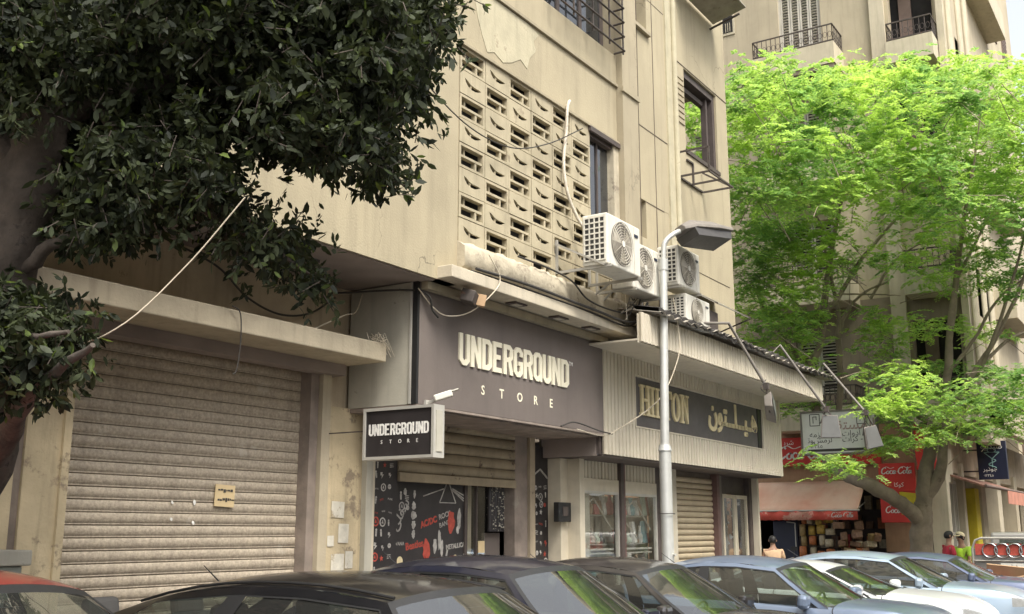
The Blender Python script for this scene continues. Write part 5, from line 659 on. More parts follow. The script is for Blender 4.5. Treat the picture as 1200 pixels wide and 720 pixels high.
# utility cabinet at the left edge
t = thing('utility_cabinet', (4.0, 6.9, .13), 'grey green utility cabinet at the left edge beside the closed shutter', 'cabinet')
MB().box(3.5, 4.3, 6.62, 7.1, .13, 1.50).build('case', mat('cabinet', (.27, .29, .25), .6, .1, 3, .1, streak=.3), t, bevel=.01)
MB().box(3.46, 4.34, 6.58, 7.14, 1.50, 1.60).build('lid', M['sign_side'], t, bevel=.01)
MB().box(3.9, 3.91, 6.612, 6.62, .2, 1.45).build('door_gap', M['groove'], t)
text_into(MB(), 'A5', FACE_Y(4.1, 6.62, 1.2), .12, .002).build('writing', M['ink'], t)
# ---------------------------------------------------------------- ribbed-clad shop to the right
Hs = thing('ribbed_shop', (17, 7.0, .13), 'cream ribbed shop front with glass display windows below the slate HILTON board', 'shop front')
def ribbed(x0, x1, z0, z1, y, depth=.032, pitch=.11):
    mb = MB(); n = int(round((x1-x0)/pitch)); p = (x1-x0)/n; xs = []; ys = []
    for i in range(n):
        xs += [x0+i*p, x0+i*p+p*.1, x0+i*p+p*.26, x0+i*p+p*.36]; ys += [y, y+depth, y+depth, y]
    xs.append(x1); ys.append(y); m = len(xs)
    mb.add([(xs[i], ys[i], z) for z in (z0, z1) for i in range(m)], [(i, i+1, m+i+1, m+i) for i in range(m-1)]); return mb
def clad(x0, x1, z0, z1, y): return ribbed(x0, x1, z0, z1, y)
k = clad(13.142, 20.5, 2.77, 3.23, 7.0); k2 = clad(13.142, 14.12, 3.23, 3.99, 7.0); k3 = clad(19.52, 20.5, 3.23, 3.99, 7.0); k4 = clad(13.142, 20.5, 3.99, 4.24, 7.0)
for q in (k2, k3, k4): k.add(q.v, q.f)
k.box(20.5, 20.53, 7.0, 8.1, 2.77, 4.3); k.build('ribbed_fascia', M['clad'], Hs)
k = MB(); k.box(13.142, 20.5, 7.03, 8.0, 2.74, 2.768); k.build('fascia_underside', M['frame_dark'], Hs)
MB().box(13.1, 20.5, 7.05, 7.1, 2.77, 4.3).build('fascia_back', M['frame_dark'], Hs); MB().box(13.09, 13.13, 7.102, 7.99, 2.745, 4.3).build('fascia_end', M['soffit'], Hs)
b = ribbed(12.75, 20.75, 4.22, 4.62, 6.2); b.box(12.75, 20.75, 6.238, 6.26, 4.2, 4.6); b.box(20.72, 20.75, 6.26, 7.9, 4.22, 4.62); b.build('ribbed_band', M['clad'], Hs)
MB().box(12.75, 20.72, 6.26, 7.04, 4.235, 4.26).build('band_soffit', M['clad'], Hs)
MB().box(20.53, 20.72, 7.04, 8.0, 4.235, 4.26).build('band_soffit', M['clad'], Hs)
# corrugated tin roof over the band
r = MB(); n = 150; vs = []
for i in range(n+1):
    x = 13.0+(21.3-13.0)*i/n; w_ = .022*sin(i*1.25); j = random.uniform(-.03, .03)
    vs += [(x, 6.02+j, 4.665+w_+.03*sin(x*1.3)), (x, 6.9, 4.80+w_), (x, 7.9, 4.96+w_)]
r.add(vs, [(i*3+j, (i+1)*3+j, (i+1)*3+j+1, i*3+j+1) for i in range(n) for j in range(2)], True)
ro = r.build('tin_roof', M['tin'], Hs); sol = ro.modifiers.new('s', 'SOLIDIFY'); sol.thickness = .004
r = MB(); vs = []                        # ragged tarred edge hanging over it
for i in range(n+1):
    x = 13.0+(21.3-13.0)*i/n; j = random.uniform(-.025, .02)
    vs += [(x, 6.05, 4.64+j+.02*sin(i*1.25)), (x, 6.045, 4.70+.022*sin(i*1.25)+random.uniform(-.01, .015)), (x, 6.5, 4.79+.022*sin(i*1.25))]
r.add(vs, [(i*3+j, (i+1)*3+j, (i+1)*3+j+1, i*3+j+1) for i in range(n) for j in range(2)]); r.build('roof_edge', M['tin_dark'], Hs)
# ground floor: posts, display windows, shutter, door
def post(x0, x1, y, z1, m, nm='post'): return MB().box(x0, x1, y, 8.0, .13, z1).build(nm, m, Hs)
post(13.42, 13.56, 7.55, 2.74, M['cream_frame']); MB().box(14.72, 14.82, 7.56, 7.70, .13, 2.74).build('post', M['frame_dark'], Hs); MB().box(14.82, 14.90, 7.58, 7.69, .13, 2.74).build('post', M['frame_red'], Hs)
MB().box(16.05, 16.5, 7.62, 7.69, .13, 2.74).build('post', M['frame_dark'], Hs); MB().box(14.68, 14.94, 8.02, 8.06, .42, 2.26).build('display_back', M['display'], Hs); MB().box(16.05, 16.55, 8.02, 8.06, .42, 2.26).build('display_back', M['display'], Hs); post(16.55, 16.72, 7.55, 2.74, M['cream_frame']); post(18.56, 18.68, 7.58, 2.74, M['frame_red']); post(18.68, 18.98, 7.66, 2.74, M['lamp_grey'])
post(20.42, 20.5, 7.5, 2.74, M['clad']); post(20.28, 20.42, 7.62, 2.74, M['frame_dark'])
k = MB(); k.box(18.98, 20.28, 7.72, 7.8, 2.42, 2.74); k.build('transom_panel', M['frame_dark'], Hs)
def shopwin(x0, x1):
    f = MB(); f.box(x0, x0+.03, 7.6, 7.66, .5, 2.3); f.box(x1-.03, x1, 7.6, 7.66, .5, 2.3); f.box(x0+.03, x1-.03, 7.6, 7.66, 2.26, 2.3); f.box(x0, x1, 7.6, 7.66, .42, .5)
    w_ = f.build('display_window', M['alu'], Hs); MB().box(x0+.03, x1-.03, 7.62, 7.628, .5, 2.26).build('pane', M['glass_shop'], w_)
    sh = MB().box(x0, x1, 7.60, 7.7, 2.3, 2.48).build('shutter_box', M['cream_frame'], Hs)
    ribbed(x0, x1, 2.48, 2.735, 7.62).build('ribbed_panel', M['clad'], Hs)
    k = MB(); k.box(x0, x1, 7.6, 8.02, .131, .42); k.build('stall_riser', M['frame_dark'], Hs)
    k = MB(); k.box(x0, x1, 8.02, 8.06, .42, 2.26); k.build('display_back', M['display'], Hs)
    k = MB()
    for z in (1.05, 1.52, 1.95): k.box(x0+.04, x1-.04, 7.8, 8.01, z, z+.015)
    k.bar((x0+.05, 7.7, 1.46), (x1-.05, 7.7, 1.46), .03); k.bar((x0+.05, 7.7, 1.40), (x1-.05, 7.7, 1.40), .02)
    k.bar((x0+.02, 7.68, 1.95), (x0+.6, 7.68, 1.6), .015); k.bar((x0+.5, 7.68, 2.2), (x1-.1, 7.68, 1.75), .015); k.bar((x0+.5, 7.68, 2.2), (x0+.05, 7.68, 2.0), .015)
    k.build('shelf', M['alu'], Hs)
shopwin(13.56, 14.72); shopwin(14.90, 16.05)
cols = [(.7, .68, .62), (.36, .27, .19), (.10, .09, .09), (.55, .46, .38), (.3, .45, .46), (.5, .2, .18), (.5, .56, .45)]
gm = [mat('goods', c, .6, .2, 20, 0) for c in cols]
nm = 0
adj = ['ivory', 'brown', 'black', 'beige', 'teal', 'red', 'sage']
spot = ['left display window', 'right display window']
for wi, (x0, x1) in enumerate(((13.62, 14.80), (14.88, 16.4))):
    for si, z in enumerate((.44, 1.07, 1.54, 1.97)):
        x = x0+.06
        while x < x1-.08:
            ci = random.randrange(7); hgt = random.uniform(.14, .36 if z > 1 else .52); r = random.uniform(.045, .075)
            mb = MB()
            if random.random() < .55:
                prof = [(.7, 0), (1, .12), (.95, .45), (.45, .62), (.38, .8), (.55, 1)]; vs = [(x+r*a*cos(2*pi*i/10), 7.88+r*a*sin(2*pi*i/10), z+hgt*h_) for a, h_ in prof for i in range(10)]
                mb.add(vs, [(j*10+i, j*10+(i+1) % 10, (j+1)*10+(i+1) % 10, (j+1)*10+i) for j in range(5) for i in range(10)], True); nmn = 'vase'
            else: mb.obox((x, 7.86, z+hgt/2), (r*1.8, .05, hgt), Euler((-.15, 0, random.uniform(-.3, .3)))); nmn = 'picture_frame'
            o = mb.build(nmn, gm[ci])
            tag(o, '%s %s on the %s shelf of the %s behind the glass' % (adj[ci], 'vase' if nmn == 'vase' else 'upright picture frame', ['floor', 'lower', 'middle', 'upper'][si], spot[wi]), 'vase' if nmn == 'vase' else 'frame', 'goods in the display windows')
            x += r*2+random.uniform(.0, .035)
# cream shutter
rc = MB().box(16.72, 18.56, 7.70, 7.71, .13, 2.74).build('roller_shutter', M['groove'], Hs)
s3 = MB(); prof = [(0, 0), (-.02, .008), (-.03, .035), (-.03, .06), (-.018, .085), (0, .092)]; q = len(prof)
s3.add([(x, y, z) for x in (0, 1.84) for y, z in prof], [(j, q+j, q+j+1, j+1) for j in range(q-1)], True)
me3 = s3.mesh('slat'); me3.materials.append(M['shutter_cream'])
for i in range(25): piece('slat', me3, rc, (16.72, 7.70, .16+i*.1))
# white two-leaf glass door
for x0, x1 in ((19.02, 19.64), (19.66, 20.26)):
    f = MB(); t_ = .055
    f.box(x0, x0+t_, 7.66, 7.71, .15, 2.4); f.box(x1-t_, x1, 7.66, 7.71, .15, 2.4); f.box(x0+t_, x1-t_, 7.66, 7.71, 2.33, 2.4); f.box(x0+t_, x1-t_, 7.66, 7.71, .15, .3); f.box(x0+t_, x1-t_, 7.67, 7.70, 1.2, 1.23)
    d = f.build('glass_door', M['cream_frame'], Hs); MB().box(x0+t_, x1-t_, 7.68, 7.686, .3, 2.33).build('pane', M['glass_shop'], d)
MB().box(18.98, 20.3, 8.1, 8.14, .13, 2.7).build('display_back', M['display'], Hs)
k = MB(); 
for i in range(60): k.obox((random.uniform(19.05, 20.2), random.uniform(7.8, 7.95), random.uniform(.4, 2.3)), (random.uniform(.02, .07), .02, random.uniform(.03, .1)), Euler((0, random.random(), random.random()*3)))
tag(k.build('hanging_trinkets', M['alu']), 'mass of small pale trinkets hanging behind the white glass door', 'trinkets', kind='stuff')
# slate board with lettering
HS = thing('shop_sign', (17, 7.0, 3.25), 'long slate board reading HILTON in gold Latin and Arabic letters', 'sign')
MB().box(14.15, 19.30, 7.035, 7.049, 3.235, 3.985).build('board', M['slate'], HS)
MB().box(19.30, 19.49, 7.02, 7.048, 3.235, 3.985).build('board_end', M['black_trim'], HS)
k = MB(); k.box(14.12, 19.52, 6.99, 7.03, 3.975, 4.0); k.box(14.12, 19.52, 6.99, 7.03, 3.215, 3.237); k.box(14.12, 14.148, 6.99, 7.03, 3.237, 3.975); k.box(19.492, 19.52, 6.99, 7.03, 3.237, 3.975); k.build('board_frame', M['clad'], HS)
def serif(ch):
    V_ = lambda x0, x1: [(x0, 0), (x1, 0), (x1, 10), (x0, 10)]
    s_ = []
    def stem(x, b=0): s_.extend([[(x-1.5, 0), (x+1.5, 0), (x+1.5, .7), (x-1.5, .7)], [(x-.75, .7), (x+.75, .7), (x+.75, 9.3), (x-.75, 9.3)], [(x-1.5, 9.3), (x+1.5, 9.3), (x+1.5, 10), (x-1.5, 10)]])
    if ch == 'H': stem(1.5); stem(5.5); s_.append([(2.25, 4.6), (4.75, 4.6), (4.75, 5.5), (2.25, 5.5)]); w_ = 7.4
    if ch == 'I': stem(1.5); w_ = 3.6
    if ch == 'L': stem(1.5); s_.append([(3, 0), (5.5, 0), (5.6, 3), (4.9, 3), (4.6, .7), (3, .7)]); w_ = 6
    if ch == 'T': stem(3.2); s_.append([(.2, 10), (.1, 7.2), (.7, 7.2), (1, 9.3), (1.7, 9.3), (1.7, 10)][::-1]); s_.append([(4.7, 10), (4.7, 9.3), (5.4, 9.3), (5.7, 7.2), (6.3, 7.2), (6.2, 10)][::-1]); w_ = 6.8
    if ch == 'O': w_ = 6.8
    if ch == 'N': stem(1.3); s_.append([(4.2, 9.3), (6.6, 9.3), (6.6, 10), (4.2, 10)]); s_.append([(5.05, 1.2), (5.7, 0), (5.7, 9.3), (5.05, 9.3)]); s_.append([(.9, 10), (2.0, 10), (5.7, 1.6), (5.7, 0), (5.1, 0)][::-1]); w_ = 6.8
    return s_, w_
x = 14.33; u_ = .047
for ch in 'HILTON':
    s_, w_ = serif(ch); mb = MB(); k_ = .047
    sc = 1.78/(7.4+3.6+6+6.8+6.8+6.8)
    for idx, lp in enumerate(s_): mb.prism([(a*sc, b*.0455) for a, b in lp], FACE_Y(x, 7.035, 3.42), .03+.002*idx)
    if ch == 'O':
        n = 20; mb.prism([(3.2*sc+3.1*sc*cos(2*pi*i/n), .2275+.2275*sin(2*pi*i/n)) for i in range(n)], FACE_Y(x, 7.035, 3.42), .03, [[(3.2*sc+1.5*sc*cos(2*pi*i/n), .2275+.185*sin(2*pi*i/n)) for i in range(n)]])
    mb.build('letter', M['gold'], HS); x += w_*sc
text_into(MB(), ''.join(reversed('\uFEEB\u0640\uFEF4\u0640\u0640\uFEE0\u0640\u0640\uFE98\uFEEE\uFEE5')), FACE_Y(16.95, 7.035, 3.53), .56, .02, bold=.014).build('arabic_lettering', M['gold'], HS)

# ---------------------------------------------------------------- air conditioners
def ac_unit(x, y, z, w_, d, h, label, side=True, rz=0, brackets=True):
    t = thing('air_conditioner', (x, y, z), label, 'air conditioner', 'outdoor units on the facade')
    c = MB(); c.box(0, w_, 0, d, 0, h); o = c.build('case', M['white_plastic'], t, bevel=.018, world=False)
    cx = w_*.42; cz = h*.5; R_ = h*.43
    MB().disc((cx, -.004, cz), R_, 'y', 32).build('fan_opening', M['fan_back'], t, world=False)
    bl = MB()
    for i in range(3):
        a = i*2*pi/3+.4; P = [(cx+R_*.15*cos(a-.3), cz+R_*.15*sin(a-.3)), (cx+R_*.88*cos(a-.1), cz+R_*.88*sin(a-.1)), (cx+R_*.9*cos(a+.6), cz+R_*.9*sin(a+.6)), (cx+R_*.15*cos(a+.4), cz+R_*.15*sin(a+.4))]
        bl.add([(px, -.006-.006*(k > 1), pz) for k, (px, pz) in enumerate(P)], [(0, 1, 2, 3)])
    bl.build('fan_blade', M['ac_guard'], t, world=False)
    g = MB()
    for k in range(1, 9):
        rr = R_*k/8; g.tube([(cx+rr*cos(2*pi*i/28), -.022, cz+rr*sin(2*pi*i/28)) for i in range(29)], .0055, 4, cap=False)
    for i in range(10):
        a = 2*pi*i/10; g.bar((cx+R_*.16*cos(a), -.022, cz+R_*.16*sin(a)), (cx+R_*cos(a), -.015, cz+R_*sin(a)), .008)
    g.build('fan_guard', M['ac_guard'], t, world=False)
    MB().disc((cx, -.032, cz), R_*.15, 'y', 16).build('hub', M['white_plastic'], t, world=False)
    MB().obox((w_*.86, -.006, h*.8), (w_*.11, .008, h*.055)).build('badge', M['blue_sign'], t, world=False)
    MB().box(w_*.8, w_*.803, -.004, 0, .02, h-.02).build('panel_seam', M['ac_guard'], t, world=False)
    if side:
        k = MB(); k.box(-.006, 0, .03, d-.04, .06, h-.05); k.build('side_grille_back', M['ac_dark'], t, world=False)
        k = MB()
        for i in range(9): zz = .06+(h-.11)*i/8; k.box(-.016, -.007, .02, d-.03, zz-.009, zz+.009)
        for i in range(5): yy = .03+(d-.07)*i/4; k.box(-.0155, -.0075, yy-.009, yy+.009, .05, h-.04)
        k.build('side_grille', M['white_plastic'], t, world=False)
    else:
        k = MB()
        for i in range(7): k.box(-.008, 0, d*.3, d*.7, h*.3+i*.04, h*.3+i*.04+.015)
        k.build('vent_slot', M['ac_dark'], t, world=False)
    if brackets:
        for bx in (.02, w_-.05):
            k = MB(); wall = 6.8-y; k.box(bx, bx+.03, -.03, wall, -.035, -.002); k.box(bx+.002, bx+.028, wall-.03, wall, -.035, .42); k.bar((bx-.03, .04, -.01), (bx-.03, wall-.02, .36), .024) if bx < .1 and w_ > .9 else k.bar((bx+.015, wall*.6, -.03), (bx+.015, wall-.02, -.2), .022)
            k.build('bracket', M['bracket'], t, world=False)
    return t
ac_unit(11.50, 6.03, 5.0, .94, .36, .67, 'large white air conditioner with round fan beside the tall window above the brown sign')
ac_unit(12.58, 6.22, 4.93, .84, .32, .66, 'cream air conditioner tucked right behind the largest one, left of the street lamp pole', side=False)
ac_unit(13.93, 6.15, 5.22, .78, .34, .60, 'cream air conditioner just right of the lamp pole, partly behind the lamp head')
ac_unit(14.17, 6.15, 4.68, .88, .33, .46, 'small low air conditioner sitting just above the ribbed band', brackets=False)
k = thing('pipe_bundle', (13.4, 6.6, 4.8), 'tangled bundle of pipes and cables beneath the cream air conditioners', 'pipes')
for i in range(16):
    a = Vector((13.2+random.uniform(0, .7), 6.65+random.uniform(-.1, .1), 5.0+random.uniform(-.15, .35))); b_ = Vector((12.9+random.uniform(-.3, .9), 6.62+random.uniform(-.15, .05), 4.62+random.uniform(-.08, .1)))
    mid = (a+b_)/2+Vector((random.uniform(-.25, .25), random.uniform(-.15, .05), random.uniform(-.25, .1)))
    MB().tube(spline([a, mid, b_], 6), random.choice((.006, .01, .018)), 6).build('pipe', random.choice((M['cable'], M['cable'], M['hose'])), k)
# empty rack below the corner opening
t = thing('wall_rack', (16.1, 6.6, 7.4), 'empty rusty air conditioner rack under the corner window opening', 'rack')
k = MB(); x0, x1, y0, y1, z0 = 15.5, 16.5, 6.25, 6.78, 7.42
for a, b_ in (((x0, y0, z0), (x1, y0, z0)), ((x0, y1, z0), (x1, y1, z0)), ((x0, y0, z0), (x0, y1, z0)), ((x1, y0, z0), (x1, y1, z0)), ((16, y0, z0), (16, y1, z0)), ((x0, y0, z0), (x0, y0, z0+.42)), ((x0, y1, z0), (x0, y1, z0+.5)), ((x0, y0, z0+.42), (x0, y1, z0+.42)), ((16.1, y1, z0), (16.1, y1, z0+.4)), ((16.1, y1, z0+.4), (15.85, y1, z0+.4)), ((x1, y0, z0), (x1, y1, z0+.35))): k.bar(a, b_, .028)
k.build('frame', M['iron'], t)
# slatted shade over the low opening
t = thing('metal_shade', (16.0, 6.5, 5.2), 'sloping pale metal shade over the small opening above the ribbed band', 'awning')
sl4 = MB().box(0, 1.5, -.06, .06, 0, .012).mesh('slat'); sl4.materials.append(M['sign_side'])
for i in range(6): piece('slat', sl4, t, (15.35, 6.74-i*.1, 5.55-i*.062), (radians(30), 0, 0))
k = MB(); k.bar((15.38, 6.78, 5.56), (15.38, 6.15, 5.2), .025); k.bar((16.83, 6.78, 5.56), (16.83, 6.15, 5.2), .025); k.bar((16.83, 6.15, 5.2), (16.83, 6.78, 5.0), .02); k.build('frame', M['iron'], t)
k = MB(); k.box(15.1, 15.75, 6.3, 6.78, 4.82, 5.12); tag(k.build('vent_box', M['frame_dark'], bevel=.01), 'dark metal box beside the low air conditioner above the band', 'box')
k = MB(); k.obox((16.4, 6.45, 10.95), (1.7, .66, .03), Euler((radians(-14), 0, 0))); 
t = thing('metal_shade', (16.2, 6.7, 10.8), 'rusty sheet canopy high on the building at the top edge of the photo', 'awning')
k.build('sheet', M['tin'], t)
for q_ in (15.7, 17.1): MB().bar((q_, 6.78, 10.7), (q_, 6.2, 10.85), .03).build('bracket', M['iron'], t)

# ---------------------------------------------------------------- street lamp
t = thing('street_lamp', (13.22, 6.12, .01), 'grey steel street lamp pole in front of the ribbed shop, flat lamp head on top', 'street lamp')
MB().tube([(13.22, 6.12, .01), (13.22, 6.12, 2.80)], .082, 20).build('lower_pole', M['pole'], t)
MB().tube([(13.22, 6.12, 2.78), (13.22, 6.12, 2.86)], [.094, .075], 20).build('collar', M['pole'], t)
MB().tube([(13.22, 6.12, 2.86), (13.35, 6.12, 5.42)], [.060, .052], 18).build('upper_pole', M['pole'], t)
MB().tube([(13.35, 6.12, 5.3), (13.35, 6.12, 5.46)], .066, 16).build('collar', M['pole'], t)
MB().tube(spline([(13.35, 6.12, 5.46), (13.37, 6.10, 5.70), (13.48, 6.02, 5.84), (13.66, 5.98, 5.93)], 6), .036, 12).build('arm', M['pole'], t)
MB().tube([(13.30, 6.2, 1.42), (13.2, 6.0, 1.42)], .02, 6).build('strap', M['alu'], t)
st = MB(); 
st.tube([(13.22+.108*cos(2*pi*i/20), 6.12+.108*sin(2*pi*i/20), 1.95) for i in range(21)], .006, 5); st.build('wire_tie', M['cable'], t)
d_ = Vector((1.0, -.20, .12)).normalized(); n_ = Vector((0, .93, -.36)); n_ = (n_-d_*n_.dot(d_)).normalized(); u2 = d_
def P3(a, b_, c): return Vector((13.62, 5.98, 5.94))+d_*a+n_*b_+u2*c
u2 = n_.cross(d_) if n_.cross(d_).z > 0 else -n_.cross(d_)
h = MB(); A = [(0, .10, .05), (.18, .2, .11), (.7, .24, .12), (1.08, .23, .08)]; vs = []
for a, hw, ht in A: vs += [P3(a, -hw, -.05), P3(a, -hw, 0), P3(a, -hw*.6, ht), P3(a, hw*.6, ht), P3(a, hw, 0), P3(a, hw, -.05)]
fs = [(i*6+j, i*6+(j+1) % 6, (i+1)*6+(j+1) % 6, (i+1)*6+j) for i in range(3) for j in range(6)]+[(5, 4, 3, 2, 1, 0), (18, 19, 20, 21, 22, 23)]
h.add(vs, fs); h.build('lamp_head', M['lamp_grey'], t, bevel=.01)
h = MB(); vs = [P3(.12, -.18, -.051), P3(1.04, -.2, -.051), P3(1.04, .2, -.051), P3(.12, .18, -.051), P3(.16, -.17, -.17), P3(1.0, -.18, -.17), P3(1.0, .18, -.17), P3(.16, .17, -.17)]
h.add(vs, [(0, 3, 2, 1), (4, 5, 6, 7), (0, 1, 5, 4), (1, 2, 6, 5), (2, 3, 7, 6), (3, 0, 4, 7)]); h.build('lens', M['lens'], t)

# ---------------------------------------------------------------- floodlights on long arms
def flood(p0, p1, p2, head, label, rot):
    t = thing('floodlight', p0, label, 'floodlight', 'floodlights on arms over the ribbed shop')
    MB().tube([p0, p1, p2], .024, 8).build('arm', M['lamp_grey'], t)
    hd = Vector(head); Rm = Euler(rot).to_matrix()
    q = MB(); vs = [hd+Rm @ Vector(v) for v in ((-.14, -.02, .2), (.14, -.02, .2), (.19, -.03, -.22), (-.19, -.03, -.22), (-.09, .1, .16), (.09, .1, .16), (.13, .12, -.18), (-.13, .12, -.18))]
    q.add(vs, [(0, 3, 2, 1), (4, 5, 6, 7), (0, 1, 5, 4), (1, 2, 6, 5), (2, 3, 7, 6), (3, 0, 4, 7)]); q.build('housing', M['lamp_grey'], t, bevel=.012)
    q = MB(); vs = [hd+Rm @ Vector(v) for v in ((-.12, -.034, .18), (.12, -.034, .18), (.17, -.044, -.2), (-.17, -.044, -.2))]; q.add(vs, [(0, 1, 2, 3)]); q.build('lens', M['lens_pale'], t)
    q = MB(); q.bar(Vector(p2), hd+Rm @ Vector((-.16, .04, .05)), .02); q.bar(Vector(p2), hd+Rm @ Vector((.16, .04, .05)), .02); q.obox(Vector(p2), (.08, .08, .1)); q.build('yoke', M['iron'], t)
    MB().tube(spline([Vector(p2)+Vector((0, 0, .1)), Vector(p2)+Vector((-.1, .05, -.05)), hd+Vector((0, 0, .15))], 5), .008, 5).build('lead', M['cable'], t)
flood((14.3, 6.25, 4.72), (15.55, 6.05, 4.9), (15.9, 5.62, 3.92), (16.0, 5.58, 3.62), 'left floodlight on a bent arm over the end of the HILTON board', (radians(-10), radians(-62), radians(25)))
flood((18.1, 6.3, 4.75), (18.2, 6.15, 4.95), (18.96, 5.62, 3.85), (19.0, 5.58, 3.55), 'middle floodlight on an arm in front of the white hanging sign', (0, 0, radians(-60)))
flood((20.6, 6.3, 4.7), (20.75, 6.15, 4.95), (20.38, 5.3, 3.90), (20.50, 5.25, 3.46), 'rightmost floodlight on an arm at the right end of the white hanging sign', (0, radians(-12), radians(-40)))

# ---------------------------------------------------------------- hoses, cables, wires
def cable(name, pts, r, m, label, cat='cable'): tag(MB().tube(spline(pts, 7), r, 7).build(name, M[m]), label, cat)
cable('drain_hose', [(11.85, 6.80, 7.36), (11.80, 6.72, 7.42), (11.74, 6.72, 7.30), (11.72, 6.73, 6.95), (11.66, 6.74, 6.5), (11.72, 6.72, 6.1), (11.9, 6.68, 5.8), (12.02, 6.6, 5.62)], .022, 'hose', 'pale wrapped hose curling from the block screen down to the big air conditioner', 'hose')
cable('black_cable', [(10.35, 6.62, 4.92), (11.1, 6.62, 4.92), (11.6, 6.60, 4.86), (12.0, 6.6, 4.7), (12.6, 6.58, 4.66), (13.2, 6.55, 4.72), (13.35, 6.5, 4.9), (13.3, 6.5, 5.1)], .012, 'cable', 'black cable sagging along the flaking concrete beam to the pipes')
cable('black_cable', [(9.4, 6.63, 4.55), (10.6, 6.63, 4.56), (12.0, 6.6, 4.54), (13.0, 6.56, 4.5), (13.3, 6.5, 4.62)], .014, 'cable', 'thick black cable lying along the pale ledge over the brown sign')
cable('black_cable', [(9.45, 6.6, 4.58), (10.6, 6.58, 4.6), (12.0, 6.55, 4.57), (13.1, 6.5, 4.56), (13.5, 6.45, 4.9)], .018, 'cable', 'twisted dark cable running just above the pale ledge into the pipe bundle')
cable('white_wire', [(13.6, 6.1, 4.95), (13.75, 6.10, 4.5), (13.70, 6.1, 4.1), (13.45, 6.3, 3.5), (13.2, 6.85, 3.08), (12.9, 6.93, 3.0), (12.3, 6.95, 3.04)], .008, 'cable_light', 'pale wire hanging from the pipes past the left edge of the ribbed fascia')
cable('black_cable', [(13.2, 6.9, 3.04), (12.8, 6.9, 3.06), (12.2, 6.92, 3.12), (11.9, 6.96, 3.05)], .01, 'cable', 'short black cable along the lower right edge of the brown sign')
cable('white_wire', [(12.05, 6.66, 7.1), (11.2, 6.7, 6.62), (10.3, 6.68, 6.28), (9.3, 6.6, 6.2), (8.2, 6.4, 6.3), (7.0, 6.2, 6.6)], .008, 'cable', 'thin wire strung across the block screen from the tree', 'wire')
cable('rope', [(2.4, 5.9, 2.30), (3.23, 5.0, 2.62), (3.35, 4.55, 2.72), (3.55, 4.3, 3.05), (3.7, 4.05, 3.42)], .0038, 'cable_light', 'pale rope running up from the tree trunk across the closed shutter', 'rope')
cable('black_cable', [(6.3, 7.95, 4.4), (6.9, 7.9, 4.25), (7.3, 7.9, 4.02), (7.75, 7.9, 3.92), (8.2, 7.9, 4.0), (8.6, 7.9, 4.25)], .011, 'cable', 'dark cable sagging on the recess wall above the concrete canopy')
cable('white_wire', [(7.9, 7.6, 3.73), (8.3, 7.5, 3.95), (8.6, 7.6, 4.05), (8.82, 7.7, 4.3)], .007, 'cable_light', 'thin pale wire looping above the right end of the concrete canopy', 'wire')
cable('white_wire', [(8.9, 6.98, 4.3), (9.1, 6.93, 4.12), (9.3, 6.88, 4.05), (9.55, 6.75, 4.12), (9.75, 6.58, 4.35), (9.9, 6.58, 4.56), (9.7, 6.6, 4.8)], .007, 'cable_light', 'pale wire looping from the ledge lamp over the top left of the brown sign', 'wire')
cable('black_cable', [(8.6, 7.9, 4.3), (8.95, 7.0, 4.28), (9.1, 6.93, 4.08), (9.2, 6.93, 4.02)], .012, 'cable', 'black cable end dangling at the top left corner of the brown sign')
cable('hanging_wire', [(6.55, 7.26, 3.72), (6.63, 7.24, 3.66), (6.66, 7.25, 3.4), (6.64, 7.26, 3.15), (6.6, 7.26, 3.1)], .006, 'cable', 'thin dark wire dangling over the front of the concrete canopy', 'wire')
k = MB()
for i in range(26):
    a = Vector((8.72+random.gauss(0, .05), 7.32+random.uniform(-.03, .1), 3.72)); k.tube(spline([a, a+Vector((random.gauss(0, .05), random.gauss(0, .03), random.uniform(.0, .1))), a+Vector((random.gauss(.03, .06), random.gauss(-.02, .03), random.uniform(-.2, -.02)))], 4), .0035, 4)
tag(k.build('wire_tuft', M['cable_light']), 'tuft of frayed wires at the right end of the concrete canopy', 'wires', kind='stuff')
